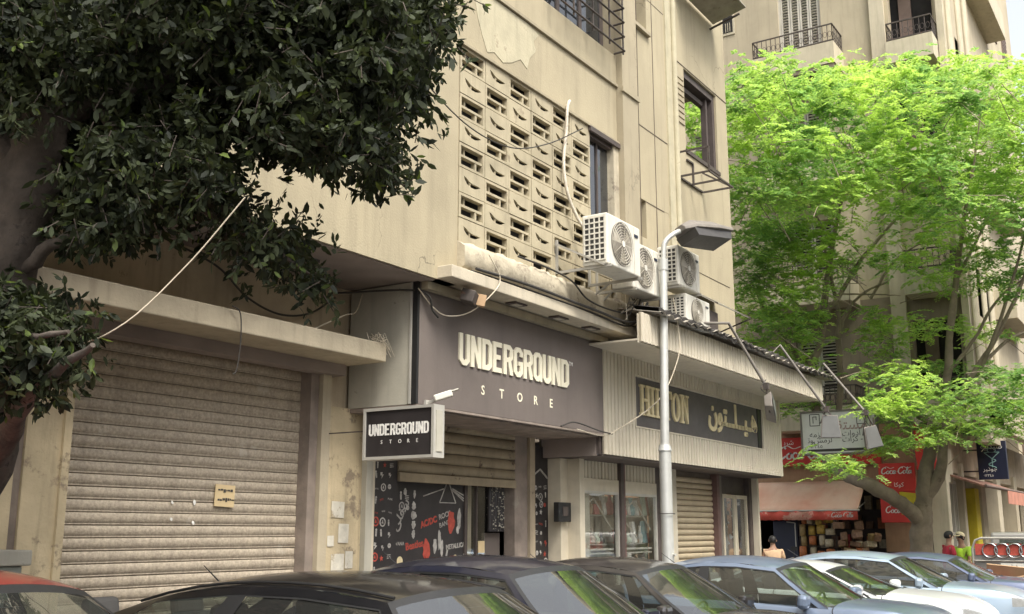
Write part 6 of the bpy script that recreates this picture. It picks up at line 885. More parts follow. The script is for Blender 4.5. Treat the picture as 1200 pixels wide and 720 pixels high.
# ---------------------------------------------------------------- cars (nose towards local +x)
def lerp(a, b, t): return a+(b-a)*t
def smooth(t): t = max(0, min(1, t)); return t*t*(3-2*t)
def make_car(label, cat, pm, x, y, rz, L=4.3, Wd=1.74, H=1.45, nose=2.15, cowl=1.10, wt=.30, rr=-1.0, rb=-1.62, belt=.93, beltr=1.0, hood=.98, deck=1.05, group='cars parked side by side at the kerb', deckless=False, name='parked_car', glassm=None, stripe=False, rail=False):
    t = thing(name, (x, y, .0), label, cat, group, rz)
    tail = nose-L; hw0 = Wd/2
    zb = lambda X: lerp(beltr, belt, smooth((X-rb)/(cowl-rb)))
    def ztop(X):
        if X > cowl: a = (X-cowl)/(nose-cowl); return lerp(hood, hood-.06, a)-.22*a**4
        if X < rb: a = (rb-X)/max(.01, rb-tail); return deck+.01-.04*a-.12*a**5
        return lerp(deck, hood, (X-rb)/(cowl-rb))
    def hw(X):
        c = (nose+tail)/2; u = abs((X-c)/(L/2)); return hw0*(1-.06*u**2)*max(.0, (1-u**9))**.4
    arch = [(nose-.82, .31), (tail+.80, .31)]; AR = .36
    seams = [cowl-.12, lerp(rb, cowl, .46), lerp(rb, cowl, .1)]
    xs = set()
    n = 64
    for i in range(n+1): xs.add(round((nose+tail)/2+L/2*sin(pi/2*(2*i/n-1))*1.0, 4))
    for s_ in seams: xs |= {round(s_-.006, 4), round(s_+.006, 4)}
    xs = sorted(xs)
    ys_ = [(.86, .20), (.955, .24), (.985, .34), (1.0, .47), (1.0, .60), (.99, .72), (.975, .82)]
    rows = len(ys_)+5
    def ring(X):
        h_ = hw(X); zt = ztop(X); sh = min(zb(X), zt-.01); out = []
        for f_, z in ys_: out.append((h_*f_, min(z, sh-.03+.004*z)))
        out.append((h_*.955, sh)); out.append((h_*.90, sh+(zt-sh)*.45+.004)); out.append((h_*.72, zt-.004+.006)); out.append((h_*.38, zt+.022)); out.append((0, zt+.03))
        return out
    groups = {}
    def G(nm): return groups.setdefault(nm, MB())
    grid = [ring(X) for X in xs]
    def V(i, j, sgn):
        yy, z = grid[i][j]; X = xs[i]
        if j <= 5:
            for ax, az in arch:
                d = sqrt((X-ax)**2+(z-az)**2)
                if d < AR and d > 1e-5: 
                    if d > AR-.13: k = AR/d; X = ax+(X-ax)*k; z = az+(z-az)*k
        return (X, sgn*yy, max(z, .16))
    for sgn in (-1, 1):
        cache = {}
        for i in range(len(xs)-1):
            xm = (xs[i]+xs[i+1])/2
            for j in range(rows-1):
                zm = (grid[i][j][1]+grid[i][j+1][1]+grid[i+1][j][1]+grid[i+1][j+1][1])/4
                if j <= 5 and any(all((xx-ax)**2+(zz-az)**2 < (AR+.002)**2 for xx, zz in ((xs[i], grid[i][j][1]), (xs[i+1], grid[i+1][j][1]), (xs[i], grid[i][j+1][1]), (xs[i+1], grid[i+1][j+1][1]))) for ax, az in arch): continue
                if rb+.03 < xm < cowl-.10 and j >= 8: continue
                nm = 'rear_body' if xm < 0 else 'front_body'
                seam = any(abs(xm-s_) < .006 for s_ in seams)
                if j == 0: nm = 'sill'
                elif seam and 1 <= j <= 7: nm = 'seam'
                elif 1 <= j <= 7 and seams[1] < xm < seams[0]: nm = 'door.%d' % (sgn+1)
                elif 1 <= j <= 7 and seams[2] < xm < seams[1]: nm = 'door.%d' % (sgn+5)
                elif j >= 9 and xm > cowl+.02 and xm < nose-.12: nm = 'hood'
                elif xm > nose-.34 and 5 <= j <= 7 and abs(grid[i][j][0]) > .45*hw0: nm = 'headlight.%d' % (sgn+1)
                elif xm < tail+.26 and 5 <= j <= 8 and abs(grid[i][j][0]) > .5*hw0: nm = 'taillight.%d' % (sgn+1)
                elif j <= 2 and (xm > nose-.5 or xm < tail+.5): nm = 'bumper'
                vs = [V(i, j, sgn), V(i+1, j, sgn), V(i+1, j+1, sgn), V(i, j+1, sgn)]
                if seam and 1 <= j <= 7: vs = [(a, b*.985, c) for a, b, c in vs]
                G(nm).add(vs, [(0, 1, 2, 3) if sgn < 0 else (3, 2, 1, 0)], True)
    # nose closing strip
    def finish(nm, mb, material, wd=True):
        me = mb.mesh(nm); bm = bmesh.new(); bm.from_mesh(me); bmesh.ops.remove_doubles(bm, verts=bm.verts, dist=.0008)
        bmesh.ops.recalc_face_normals(bm, faces=bm.faces)
        for f_ in bm.faces: f_.smooth = True
        bm.to_mesh(me); bm.free(); return link_mesh(nm, me, material, t, world=False)
    mats = {'sill': M['black_trim'], 'seam': M['black_trim'], 'headlight': M['headlamp'], 'taillight': M['tail_red'], 'bumper': pm, 'hood': pm, 'front_body': pm, 'rear_body': pm, 'door': pm}
    doors = []
    for nm, mb in groups.items():
        b_ = nm.split('.')[0]; o = finish(b_, mb, mats[b_])
        if b_ == 'door': doors.append((o, nm))
    for o, nm in doors:
        k = int(nm.split('.')[1]); sgn = -1 if k in (0, 4) else 1; X = lerp(rb, cowl, .52) if k < 3 else lerp(rb, cowl, .18)
        MB().obox((X, sgn*(hw0*.985+.01), .80), (.2, .03, .028)).build('handle', pm, o, world=False, bevel=.008)
    # cabin -------------------------------------------------
    wb = hw(0)*.925; wr = hw0*.66
    def side(s_, q):     # s_ 0 front .. 1 rear, q 0 belt .. 1 rail
        xb = lerp(cowl-.16, rb, s_); xt = lerp(wt-.02, rr, s_)
        # roofline arc
        zr = H-.055-.085*(abs(2*s_-.85)**2.2)-(.02*s_**3)
        X = lerp(xb, xt, q); zbelt = zb(xb)+.008; z = lerp(zbelt, zr, q)
        b_ = lerp(wb, wb*.97, s_) ; Y = lerp(b_, wr, q**1.25)+.025*sin(pi*q)
        return X, Y, z
    S0 = [0, .035, .045, .30, .50, .512, .555, .567, .78, .80, .855, .867, .93, 1] if not deckless else [0, .035, .045, .3, .49, .502, .535, .547, .72, .82, .832, .90, .912, 1]
    Q0 = [0, .035, .3, .6, .88, .91, 1]
    gl_ranges = [(.045, .50), (.567, .855)] if not deckless else [(.045, .49), (.547, .82)]
    cab = MB(); trims = {-1: MB(), 1: MB()}; gls = {0: MB(), 1: MB(), 2: MB(), 3: MB()}
    for sgn in (-1, 1):
        for i in range(len(S0)-1):
            sm = (S0[i]+S0[i+1])/2
            for j in range(len(Q0)-1):
                qm = (Q0[j]+Q0[j+1])/2; vs = [side(S0[i], Q0[j]), side(S0[i+1], Q0[j]), side(S0[i+1], Q0[j+1]), side(S0[i], Q0[j+1])]
                isg = None
                for k_, (a, b_) in enumerate(gl_ranges):
                    if a < sm < b_ and .035 < qm < .88: isg = k_
                dn = .012 if isg is not None else 0
                vs = [(a, sgn*(b_-dn), c) for a, b_, c in vs]; f_ = [(0, 1, 2, 3)] if sgn > 0 else [(3, 2, 1, 0)]
                if isg is not None: gls[isg+(2 if sgn > 0 else 0)].add(vs, f_, True)
                elif qm < .9 and (sm > gl_ranges[0][0]-.012 and sm < gl_ranges[1][1]+.013): trims[sgn].add([(a, b_-sgn*.004, c) for a, b_, c in vs], f_, False)
                else: cab.add(vs, f_, True)
    # roof
    nS = 12; nY = 10
    def roof(s_, v):    # v -1..1
        X, Y, z = side(s_, 1); c = 1-abs(v)**2.6
        return (X+(.09*(1-v*v))*(1-s_)**3-(.05*(1-v*v))*s_**3, v*Y, z+(.055+.015*sin(pi*s_))*c)
    for i in range(nS):
        for j in range(nY):
            a, b_ = i/nS, (i+1)/nS; c, d = -1+2*j/nY, -1+2*(j+1)/nY
            cab.add([roof(a, c), roof(a, d), roof(b_, d), roof(b_, c)], [(0, 1, 2, 3)], True)
    def shield(front):
        out = MB(); fr = MB(); s_ = 0 if front else 1; n1, n2 = 12, 8
        def P(v, q):
            if front:
                X, Y, z = side(0, q); bulge = lerp(.17, .09, q)*(1-v*v); return Vector((X+bulge, v*Y, z+(.055*(1-abs(v)**2.6))*q**2+lerp(.03, 0, q)*(1-v*v)))
            X, Y, z = side(1, q); bulge = lerp(.10, .05, q)*(1-v*v); return Vector((X-bulge, v*Y, z+(.055*(1-abs(v)**2.6))*q**2+lerp(.02, 0, q)*(1-v*v)))
        vsn = [-1, -.95]+[-.95+1.9*i/n1 for i in range(1, n1)]+[.95, 1]; qs = [0, .06]+[.06+.87*i/n2 for i in range(1, n2)]+[.93, 1]
        for i in range(len(vsn)-1):
            for j in range(len(qs)-1):
                m_ = fr if i in (0, len(vsn)-2) or j in (0, len(qs)-2) else out
                m_.add([P(vsn[i], qs[j]), P(vsn[i+1], qs[j]), P(vsn[i+1], qs[j+1]), P(vsn[i], qs[j+1])], [(0, 1, 2, 3)], True)
        o = finish('windscreen' if front else 'rear_window', out, glassm or M['glass_car']); f2 = finish('windscreen_seal', fr, M['black_trim']); f2.parent = o
        return P
    PF = shield(True); shield(False)
    finish('roof', cab, pm); [finish('window_trim', q_, M['black_trim']) for q_ in trims.values()]
    for k_, gm_ in gls.items(): finish('side_window', gm_, M['glass_side'])
    # scuttle, wipers, mirrors
    for v0 in (-.25, .45):
        a = PF(v0, .03)+Vector((.02, 0, .015)); b_ = PF(v0+.42, .12)+Vector((.015, 0, .018)); MB().bar(a, b_, .014).build('wiper', M['black_trim'], t, world=False)
    for sgn in (-1, 1):
        X, Y, z = side(.08, .05); mm = MB(); prof = [(0, .02), (.02, .06), (.06, .078), (.10, .06), (.125, .01)]
        cx, cy, cz = X+.02, sgn*(Y+.13), z+.055; vs = []
        for px, pr in prof:
            for i in range(12): a = 2*pi*i/12; vs.append((cx-.05+px*.9, cy+sgn*.02+pr*1.45*(abs(cos(a))**.6)*(1 if cos(a) > 0 else -1), cz+pr*.9*(abs(sin(a))**.6)*(1 if sin(a) > 0 else -1)))
        mm.add(vs, [(i*12+j, i*12+(j+1) % 12, (i+1)*12+(j+1) % 12, (i+1)*12+j) for i in range(4) for j in range(12)], True); mm.add(vs[:12], [tuple(range(12))[::-1]]); mm.add(vs[-12:], [tuple(range(12))])
        mm = MB().obox((cx+.01, cy+sgn*.02, cz), (.11, .21, .145), Euler((0, .12, -sgn*.12))); mi = mm.build('wing_mirror', pm, t, world=False, bevel=.04); MB().obox((cx-.048, cy+sgn*.02, cz), (.006, .17, .10), Euler((0, .12, -sgn*.12))).build('mirror_glass', M['lens'], mi, world=False); MB().bar((cx, sgn*(Y-.01), z+.01), (cx, cy-sgn*.03, cz-.02), .05, .03).build('mirror_arm', M['black_trim'], mi, world=False)
    if rail:
        for sgn in (-1, 1):
            mb = MB(); mb.tube([roof(s_/8, sgn*.93)[0:2]+(roof(s_/8, sgn*.93)[2]+.012,) for s_ in range(9)], .009, 6); mb.build('roof_rail', M['black_trim'], t, world=False)
    a0 = Vector(roof(.92, 0)); MB().tube([a0, a0+Vector((-.18, 0, .12))], [.006, .003], 5).build('aerial', M['black_trim'], t, world=False)
    # interior
    k = MB(); k.box(rb+.05, cowl-.05, -hw0*.84, hw0*.84, .35, .42); k.obox((cowl-.32, 0, .80), (.34, hw0*1.6, .16), Euler((0, .2, 0))); k.build('dashboard', M['seat'], t, world=False)
    for sx in (lerp(rb, cowl, .42), lerp(rb, cowl, -.0)+.25):
        for sy in (-.36, .36):
            k = MB(); k.obox((sx, sy, .86), (.14, .46, .62), Euler((0, -.22, 0))); k.obox((sx-.09, sy, 1.22), (.10, .25, .16), Euler((0, -.2, 0))); k.obox((sx+.25, sy, .56), (.5, .46, .14)); k.build('seat', M['seat'], t, world=False, bevel=.035)
    k = MB(); k.tube([(cowl-.62+.05*sin(2*pi*i/20), .36+.18*cos(2*pi*i/20), .88+.17*sin(2*pi*i/20)) for i in range(21)], .014, 6); k.build('steering_wheel', M['black_trim'], t, world=False)
    k = MB(); k.obox((wt+.16, 0, H-.19), (.03, .2, .06)); k.build('rear_view_mirror', M['black_trim'], t, world=False)
    # wheels
    for ax, az in arch:
        for sgn in (-1, 1):
            yo = sgn*(hw(ax)-.02); yi = yo-sgn*.2; mb = MB(); prof = [(yo-sgn*.02, .19), (yo, .22), (yo, .28), (yo-sgn*.03, .305), (yi+sgn*.03, .305), (yi, .28), (yi, .19)]
            n = 22; vs = [(ax+r*cos(2*pi*i/n), Y, .31+r*sin(2*pi*i/n)) for Y, r in prof for i in range(n)]
            mb.add(vs, [(j*n+i, j*n+(i+1) % n, (j+1)*n+(i+1) % n, (j+1)*n+i) for j in range(6) for i in range(n)], True); wh = mb.build('wheel', M['rubber'], t, world=False)
            r_ = MB(); r_.disc((ax, yo-sgn*.035, .31), .2, 'y', 20)
            for i in range(5): a = 2*pi*i/5; r_.bar((ax, yo-sgn*.02, .31), (ax+.185*cos(a), yo-sgn*.02, .31+.185*sin(a)), .05, .02)
            r_.disc((ax, yo-sgn*.005, .31), .05, 'y', 12); r_.build('rim', M['alu'], wh, world=False)
    k = MB()
    for ax, az in arch: k.box(ax-.34, ax+.34, -hw0*.8, hw0*.8, .18, .66)
    k.build('wheel_well', M['black_trim'], t, world=False)
    # front grille, plates
    c0 = nose-.02
    k = MB(); k.box(c0-.06, c0+.012, -.34, .34, .56, .68)
    for i in range(4): k.box(c0+.012, c0+.018, -.33, .33, .575+i*.027, .585+i*.027)
    k.build('grille', M['black_trim'], t, world=False)
    MB().box(nose-.01, nose+.012, -.2, .2, .40, .50).build('number_plate', M['alu'], t, world=False)
    MB().box(tail-.015, tail+.02, -.2, .2, .58, .68).build('number_plate', M['alu'], t, world=False)
    return t
R90 = -pi/2
P = {'black': paint('paint_black', (.006, .006, .007), .0, .35, (.1, .09, .08), .02), 'black2': paint('paint_black_dusty', (.012, .011, .012), .0, .4, (.2, .17, .14), .2),
     'navy': paint('paint_navy', (.010, .012, .026), .1, .35, (.14, .125, .11), .10), 'red': paint('paint_red', (.26, .014, .014), .2, .34, (.35, .16, .12), .2),
     'blue': paint('paint_steel_blue', (.16, .21, .30), .35, .34, (.3, .3, .28), .2), 'white': paint('paint_white', (.62, .64, .62), .0, .35, (.4, .36, .3), .25),
     'sky': paint('paint_pale_blue', (.36, .46, .56), .35, .34, (.4, .4, .37), .2), 'slate': paint('paint_slate', (.11, .14, .23), .35, .34, (.25, .23, .22), .2)}
make_car('dark red car cut off by the left edge, roof and windscreen showing', 'car', P['red'], 3.05, 5.35, R90, H=1.53, wt=.35)
make_car('large glossy black car in front of the closed shutter', 'car', P['black'], 4.98, 4.62, R90+radians(1), L=4.75, H=1.475, wt=1.0, rr=-.95, rb=-1.72, nose=2.65, cowl=1.7, rail=True)
make_car('navy car in front of the sticker-covered shop, between the two black cars', 'car', P['navy'], 7.35, 5.0, R90, H=1.52, wt=.60, cowl=1.35, nose=2.3, L=4.45, Wd=1.76)
make_car('dusty black hatchback with a shiny pale windscreen, just left of the lamp post', 'car', P['black2'], 9.75, 4.85, R90-radians(1), L=3.95, nose=2.0, H=1.46, wt=.30, rr=-1.15, rb=-1.60, beltr=.98, deck=.98, Wd=1.7)
make_car('steel blue car with a mirror facing us, nearest blue car right of the lamp post', 'car', P['blue'], 12.02, 4.55, R90, L=4.25, nose=2.25, H=1.44, cowl=1.28, wt=.52, rr=-1.0, rb=-1.5, Wd=1.7)
make_car('white car squeezed between the steel blue and the pale blue cars', 'car', P['white'], 14.45, 4.5, R90, H=1.34, wt=.25, Wd=1.66)
make_car('pale sky blue car with a long bonnet in front of the red shop', 'car', P['sky'], 16.9, 4.65, R90+radians(2), L=4.6, nose=2.5, cowl=1.42, H=1.42, wt=.58, Wd=1.78)
make_car('slate blue car at the right end of the parked row, next to the silver pickup', 'car', P['slate'], 19.35, 4.2, R90+radians(2), L=4.3, H=1.37, wt=.45, cowl=1.2)

# ---------------------------------------------------------------- silver pickup seen from behind, right edge
T = thing('pickup_truck', (21.4, 2.9, 0), 'silver pickup with four chrome rings on its tailboard, at the right edge', 'pickup')
PK = paint('paint_silver', (.30, .29, .27), .4, .4, (.3, .26, .22), .3)
tb = MB(); tb.box(21.40, 21.45, 2.15, 3.80, .78, 1.42); tail = tb.build('tailboard', PK, T, bevel=.012)
MB().box(21.385, 21.40, 2.18, 3.77, 1.30, 1.50).build('upper_stripe', M['red_print'], tail)
k = MB(); k.tube([(21.40, 3.82, .7), (21.40, 3.82, 1.42), (21.40, 3.76, 1.56), (21.40, 3.66, 1.60), (21.40, 2.3, 1.60), (21.40, 2.18, 1.56), (21.40, 2.13, 1.42), (21.40, 2.13, .7)], .022, 8); k.tube([(21.38, 3.8, 1.20), (21.38, 2.15, 1.20)], .013, 6); k.build('frame_tube', M['bracket'], T)
for i in range(4):
    k = MB(); c = (21.372, 3.52-i*.205, 1.38); k.tube([(c[0], c[1]+.125*cos(2*pi*a/24), c[2]+.125*sin(2*pi*a/24)) for a in range(25)], .016, 6, cap=False); k.build('ring_emblem', M['chrome'], tail)
pl_ = MB().box(21.375, 21.385, 2.62, 3.36, 1.06, 1.16).build('number_plate', M['sign_white'], tail)
for (zs, ys) in ((1.075, 3.30),): text_into(MB(), '\u0662\u0664\u0667', FACE_X(21.374, ys-.42, zs), .09, .001).build('plate_digits', M['ink'], pl_); text_into(MB(), ''.join(reversed('\uFED5 \uFEDD')), FACE_X(21.374, ys-.08, zs+.01), .08, .001).build('plate_letters', M['ink'], pl_)
k = MB(); k.box(21.45, 23.0, 2.15, 2.2, .78, 1.3); k.box(21.45, 23.0, 3.75, 3.8, .78, 1.3); k.box(21.45, 23.0, 2.2, 3.75, .72, .78); k.build('load_bed', PK, T)
k = MB(); pr = [(23.0, .5), (23.0, 1.15), (23.08, 1.7), (23.9, 1.72), (24.35, 1.15), (25.1, 1.02), (25.25, .8), (25.25, .45)]
k.prism([(a, b_) for a, b_ in pr][::-1], Matrix.Translation((0, 3.77, 0)) @ Matrix.Rotation(pi/2, 4, 'X'), 1.6); k.build('cab', PK, T, bevel=.05)
MB().box(22.985, 22.998, 2.35, 3.6, 1.2, 1.6).build('rear_window', M['glass_side'], T)
k = MB(); k.box(21.3, 21.4, 2.1, 3.85, .55, .72); k.build('bumper', M['red_print'], T, bevel=.02)
for yy in (2.2, 3.72): MB().box(21.38, 21.4, yy-.05, yy+.05, .8, 1.0).build('taillight', M['tail_red'], T)
for wx in (22.2, 24.5):
    for wy in (2.2, 3.75):
        wh = MB().tube([(wx, wy-.1, .36), (wx, wy+.1, .36)], .36, 20).build('wheel', M['rubber'], T); MB().disc((wx, wy+.103*(1 if wy > 3 else -1), .36), .2, 'y', 16).build('rim', M['alu'], wh)
k = MB(); k.box(21.45, 25.2, 2.3, 3.65, .45, .72); k.build('chassis', M['black_trim'], T)
t = MB().obox((21.22, 3.2, .98), (.03, .75, .3), Euler((.1, radians(-22), 0))).obox((21.15, 2.85, .86), (.03, .6, .26), Euler((-.2, radians(-32), 0))).build('cardboard_sheet', M['cardboard'])
tag(t, 'torn sheet of brown cardboard leaning against the back of the silver pickup', 'cardboard')
t = MB().box(21.0, 21.2, 2.5, 3.6, .55, .8).build('red_crate', M['red_print'], bevel=.02); tag(t, 'low red crate on the road right behind the silver pickup', 'crate')
MB().box(21.0, 21.2, 2.55, 3.55, .01, .55).build('base', M['black_trim'], t)

# ---------------------------------------------------------------- people
def skin_mesh(name, verts, edges, mat_, parent, rootv=0, sub=1):
    me = bpy.data.meshes.new(name); me.from_pydata([v[0] for v in verts], edges, []); me.materials.append(mat_)
    o = bpy.data.objects.new(name, me); C.objects.link(o); o.parent = parent
    sk = o.modifiers.new('skin', 'SKIN'); lay = me.skin_vertices[0] if me.skin_vertices else None
    for i, v in enumerate(verts): d = me.skin_vertices[0].data[i]; d.radius = v[1] if isinstance(v[1], tuple) else (v[1], v[1]); d.use_root = (i == rootv)
    sk.use_smooth_shade = True; s_ = o.modifiers.new('sub', 'SUBSURF'); s_.levels = sub; s_.render_levels = sub
    for p_ in me.polygons: p_.use_smooth = True
    return o
def person(x, y, rz, label, shirt, trousers, h=1.72, hat=None, hair=True, vest=None, bend=0.1, arm=.5):
    k = h/1.72; t = thing('person', (x, y, .13 if y > 4.9 else .0), label, 'person', None, rz)
    # faces local +x
    def Q(a, b, c): return (a*k, b*k, c*k)
    v = [(Q(0, 0, .95), (.13*k, .15*k)), (Q(.01, 0, 1.12), (.115*k, .14*k)), (Q(.02, 0, 1.32), (.12*k, .16*k)), (Q(.02, 0, 1.45), (.06*k, .07*k)), (Q(.03, 0, 1.52), (.052*k, .052*k)), (Q(.045, 0, 1.60), (.088*k, .072*k)), (Q(.04, 0, 1.68), (.075*k, .066*k))]
    e = [(0, 1), (1, 2), (2, 3), (3, 4), (4, 5), (5, 6)]
    clothes = [v[0], v[1], v[2], v[3]]; ce = [(0, 1), (1, 2), (2, 3)]
    leg_v = [v[0]]; le = []
    for s_ in (-1, 1):
        n = len(v); v += [(Q(0, s_*.10, .86), .085*k), (Q(.02*s_+.02, s_*.11, .48), .055*k), (Q(-.02, s_*.11, .09), .038*k), (Q(.10, s_*.12, .035), .032*k), (Q(.17, s_*.125, .03), .025*k)]
        e += [(0, n), (n, n+1), (n+1, n+2), (n+2, n+3), (n+3, n+4)]
        m_ = len(leg_v); leg_v += [(Q(0, s_*.10, .86), .098*k), (Q(.02*s_+.02, s_*.11, .48), .07*k), (Q(-.02, s_*.11, .10), .055*k)]; le += [(0, m_), (m_, m_+1), (m_+1, m_+2)]
        n = len(v); f_ = arm
        sh, el, wr_ = Q(.02, s_*.19, 1.39), Q(.02+.1*f_, s_*.25, 1.12), Q(.08+.3*f_, s_*.22, .95+.2*f_)
        v += [(sh, .05*k), (el, .038*k), (wr_, .026*k)]; e += [(2, n), (n, n+1), (n+1, n+2)]
        m_ = len(clothes); clothes += [(sh, .066*k), (tuple(lerp(a, b_, .7) for a, b_ in zip(sh, el)), .058*k)]; ce += [(2, m_), (m_, m_+1)]
        w_ = Vector(wr_); d = (w_-Vector(el)).normalized(); palm = w_+d*.06*k; n2 = len(v); v.append((tuple(palm), (.034*k, .018*k))); e.append((n+2, n2))
        yv = Vector((0, s_, 0))
        for fi, (off, ln) in enumerate(((.027, .07), (.009, .08), (-.009, .075), (-.026, .058))):
            b0 = palm+yv*off*k+d*.03*k; b1 = b0+d*ln*.5*k; b2 = b1+(d*.8+Vector((0, 0, -.6))).normalized()*ln*.5*k
            n3 = len(v); v += [(tuple(b0), .0095*k), (tuple(b1), .0085*k), (tuple(b2), .007*k)]; e += [(n2, n3), (n3, n3+1), (n3+1, n3+2)]
        th0 = w_+d*.03*k+yv*-.03*k; th1 = th0+(d-yv*.7).normalized()*.05*k; n3 = len(v); v += [(tuple(th0), .012*k), (tuple(th1), .009*k)]; e += [(n2, n3), (n3, n3+1)]
    skin_mesh('body', v, e, M['skin'], t)
    cl = [(a, tuple(q*1.12 for q in r) if isinstance(r, tuple) else r) for a, r in clothes]; cl[3] = (Q(.02, 0, 1.425), (.075*k, .1*k)); cl[0] = (Q(0, 0, .90), (.15*k, .17*k))
    skin_mesh('shirt', cl, ce, shirt, t); skin_mesh('trousers', [(a, (r[0]*1.1, r[1]*1.08) if isinstance(r, tuple) else r) for a, r in leg_v], le, trousers, t)
    # face
    hc = Vector(Q(.045, 0, 1.625)); f_ = MB()
    f_.tube([hc+Vector(Q(.085, 0, .015)), hc+Vector(Q(.105, 0, -.02)), hc+Vector(Q(.088, 0, -.03))], [.008*k, .014*k, .01*k], 6)
    for s_ in (-1, 1): f_.tube([hc+Vector(Q(-.005, s_*.073, .02)), hc+Vector(Q(-.01, s_*.085, -.025))], [.016*k, .012*k], 6)
    f_.build('nose_and_ears', M['skin'], t, world=False)
    f_ = MB()
    for s_ in (-1, 1): f_.tube([hc+Vector(Q(.078, s_*.02, .012)), hc+Vector(Q(.076, s_*.042, .012))], .008*k, 6)
    f_.tube([hc+Vector(Q(.082, -.02, -.058)), hc+Vector(Q(.082, .02, -.058))], .006*k, 6); f_.build('eyes_and_mouth', M['hair'], t, world=False)
    def dome(rx, ry, rz_, cz, cut, m_, nm):
        d = MB(); vs = []; n = 16; mrow = 7
        for j in range(mrow+1):
            a = cut+(pi/2-cut)*j/mrow
            for i in range(n):
                b_ = 2*pi*i/n; front = max(0, cos(b_)); zz = sin(a)*rz_+(front*.05*k*(1-j/mrow)); vs.append(hc+Vector((-.012+rx*cos(a)*cos(b_), ry*cos(a)*sin(b_), cz+zz)))
        d.add(vs, [(j*n+i, j*n+(i+1) % n, (j+1)*n+(i+1) % n, (j+1)*n+i) for j in range(mrow) for i in range(n)], True); return d.build(nm, m_, t, world=False)
    if hair: dome(.098*k, .084*k, .10*k, .01*k, radians(-38), M['hair'], 'hair')
    if hat:
        dome(.104*k, .09*k, .095*k, .035*k, radians(-5), hat, 'cap'); MB().obox(hc+Vector(Q(.115, 0, .045)), (.09*k, .13*k, .012), Euler((0, .15, 0))).build('cap_brim', hat, t, world=False)
    if vest: skin_mesh('vest', [(Q(0, 0, 1.0), (.168*k, .18*k)), (Q(.01, 0, 1.15), (.155*k, .18*k)), (Q(.02, 0, 1.33), (.15*k, .19*k)), (Q(.02, 0, 1.42), (.08*k, .12*k))], [(0, 1), (1, 2), (2, 3)], vest, t)
    return t
cl = lambda n, c: mat(n, c, .85, .1, 8, .2, coords='obj')
person(24.6, 4.88, radians(-60), 'man with dark hair in a red shirt standing by the tree, behind the parked cars', cl('red_cloth', (.42, .03, .05)), cl('dark_cloth', (.03, .03, .04)), 1.72)
person(25.0, 4.66, radians(150), 'man in a cream cap and lime green vest facing the man in red', cl('lime_shirt', (.36, .6, .05)), cl('navy_cloth', (.03, .035, .06)), 1.68, hat=cl('cream_cloth', (.62, .52, .34)), vest=cl('lime_cloth', (.38, .62, .04)), arm=.8)
person(20.6, 7.3, radians(30), 'dark-haired woman in a tan top by the pavement in front of the red shop awning', cl('tan_cloth', (.48, .33, .2)), cl('brown_cloth', (.1, .07, .05)), 1.50)
# ---------------------------------------------------------------- scooter behind the parked cars
t = thing('motor_scooter', (21.3, 7.6, .13), 'grey motor scooter parked beside the woman at the kerb', 'scooter')
for wx in (-.6, .6): MB().tube([(21.3+wx, 7.55, .37), (21.3+wx, 7.68, .37)], .24, 18).build('wheel', M['rubber'], t)
k = MB(); k.tube([(21.9, 7.61, .4), (21.75, 7.61, .75), (21.68, 7.61, 1.12)], .045, 8); k.obox((21.78, 7.61, .75), (.08, .34, .55), Euler((0, -.25, 0))); k.obox((21.3, 7.61, .4), (.8, .3, .1)); k.build('frame', M['ac_guard'], t, bevel=.02)
k = MB(); k.obox((20.95, 7.61, .62), (.75, .3, .36)); k.build('body_panel', M['alu'], t, bevel=.06); MB().obox((20.95, 7.61, .86), (.75, .28, .1)).build('saddle', M['seat'], t, bevel=.03)
MB().tube(spline([(21.55, 7.22, 1.2), (21.66, 7.4, 1.16), (21.68, 7.61, 1.13), (21.66, 7.82, 1.16), (21.55, 8.0, 1.2)], 5), .018, 6).build('handlebar', M['chrome'], t)
for yy in (7.25, 7.97): k = MB(); k.bar((21.64, yy, 1.18), (21.68, yy, 1.36), .012); k.obox((21.68, yy, 1.38), (.02, .13, .08)); k.build('mirror', M['black_trim'], t)

# ---------------------------------------------------------------- corner building across the side street
F = thing('corner_building', (30, 10, 0), 'tall weathered corner building with balconies behind the bright green tree', 'building')
y0, y1 = 4.9, 24; XF = 30
FL = [4.6, 8.1, 11.6, 15.1, 18.6]     # floor levels
k = MB(); 
wins = [(9.0, 10.0), (6.15, 7.0), (12.2, 13.2)]
# street-facing (x = 30) wall with openings
def wall_x(mb, X, y_a, y_b, z_a, z_b, holes):
    holes = sorted(holes); zc = sorted({z_a, z_b}|{h_[2] for h_ in holes}|{h_[3] for h_ in holes}); yc = sorted({y_a, y_b}|{h_[0] for h_ in holes}|{h_[1] for h_ in holes})
    for i in range(len(yc)-1):
        run = None
        for j in range(len(zc)-1):
            ym, zm = (yc[i]+yc[i+1])/2, (zc[j]+zc[j+1])/2
            if any(h_[0] < ym < h_[1] and h_[2] < zm < h_[3] for h_ in holes): continue
            mb.box(X, X+.35, yc[i], yc[i+1], zc[j], zc[j+1])
holes = []; 
for z in FL[:4]:
    holes += [(8.35, 9.65, z+.55 if z > 14 else z+.9, z+3.0 if z > 14 else z+2.5), (11.7, 12.7, z+.9, z+2.5), (14, 15.2, z+.9, z+2.5), (5.15, 6.4, z+.0, z+2.75)]
a = MB(); wall_x(a, XF, y0, y1, 8.1, 24, [h_ for h_ in holes if h_[2] > 8.1]); a.build('wall', M['far_wall'], F)
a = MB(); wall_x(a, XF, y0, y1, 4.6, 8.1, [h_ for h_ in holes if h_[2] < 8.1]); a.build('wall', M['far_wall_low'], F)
a = MB(); a.box(XF+.6, XF+.7, y0+.4, y1, 4.5, 24)
for z in FL: a.box(XF+.35, XF+4, y0+.3, y1, z-.1, z)
a.build('room_shell', M['dark'], F)
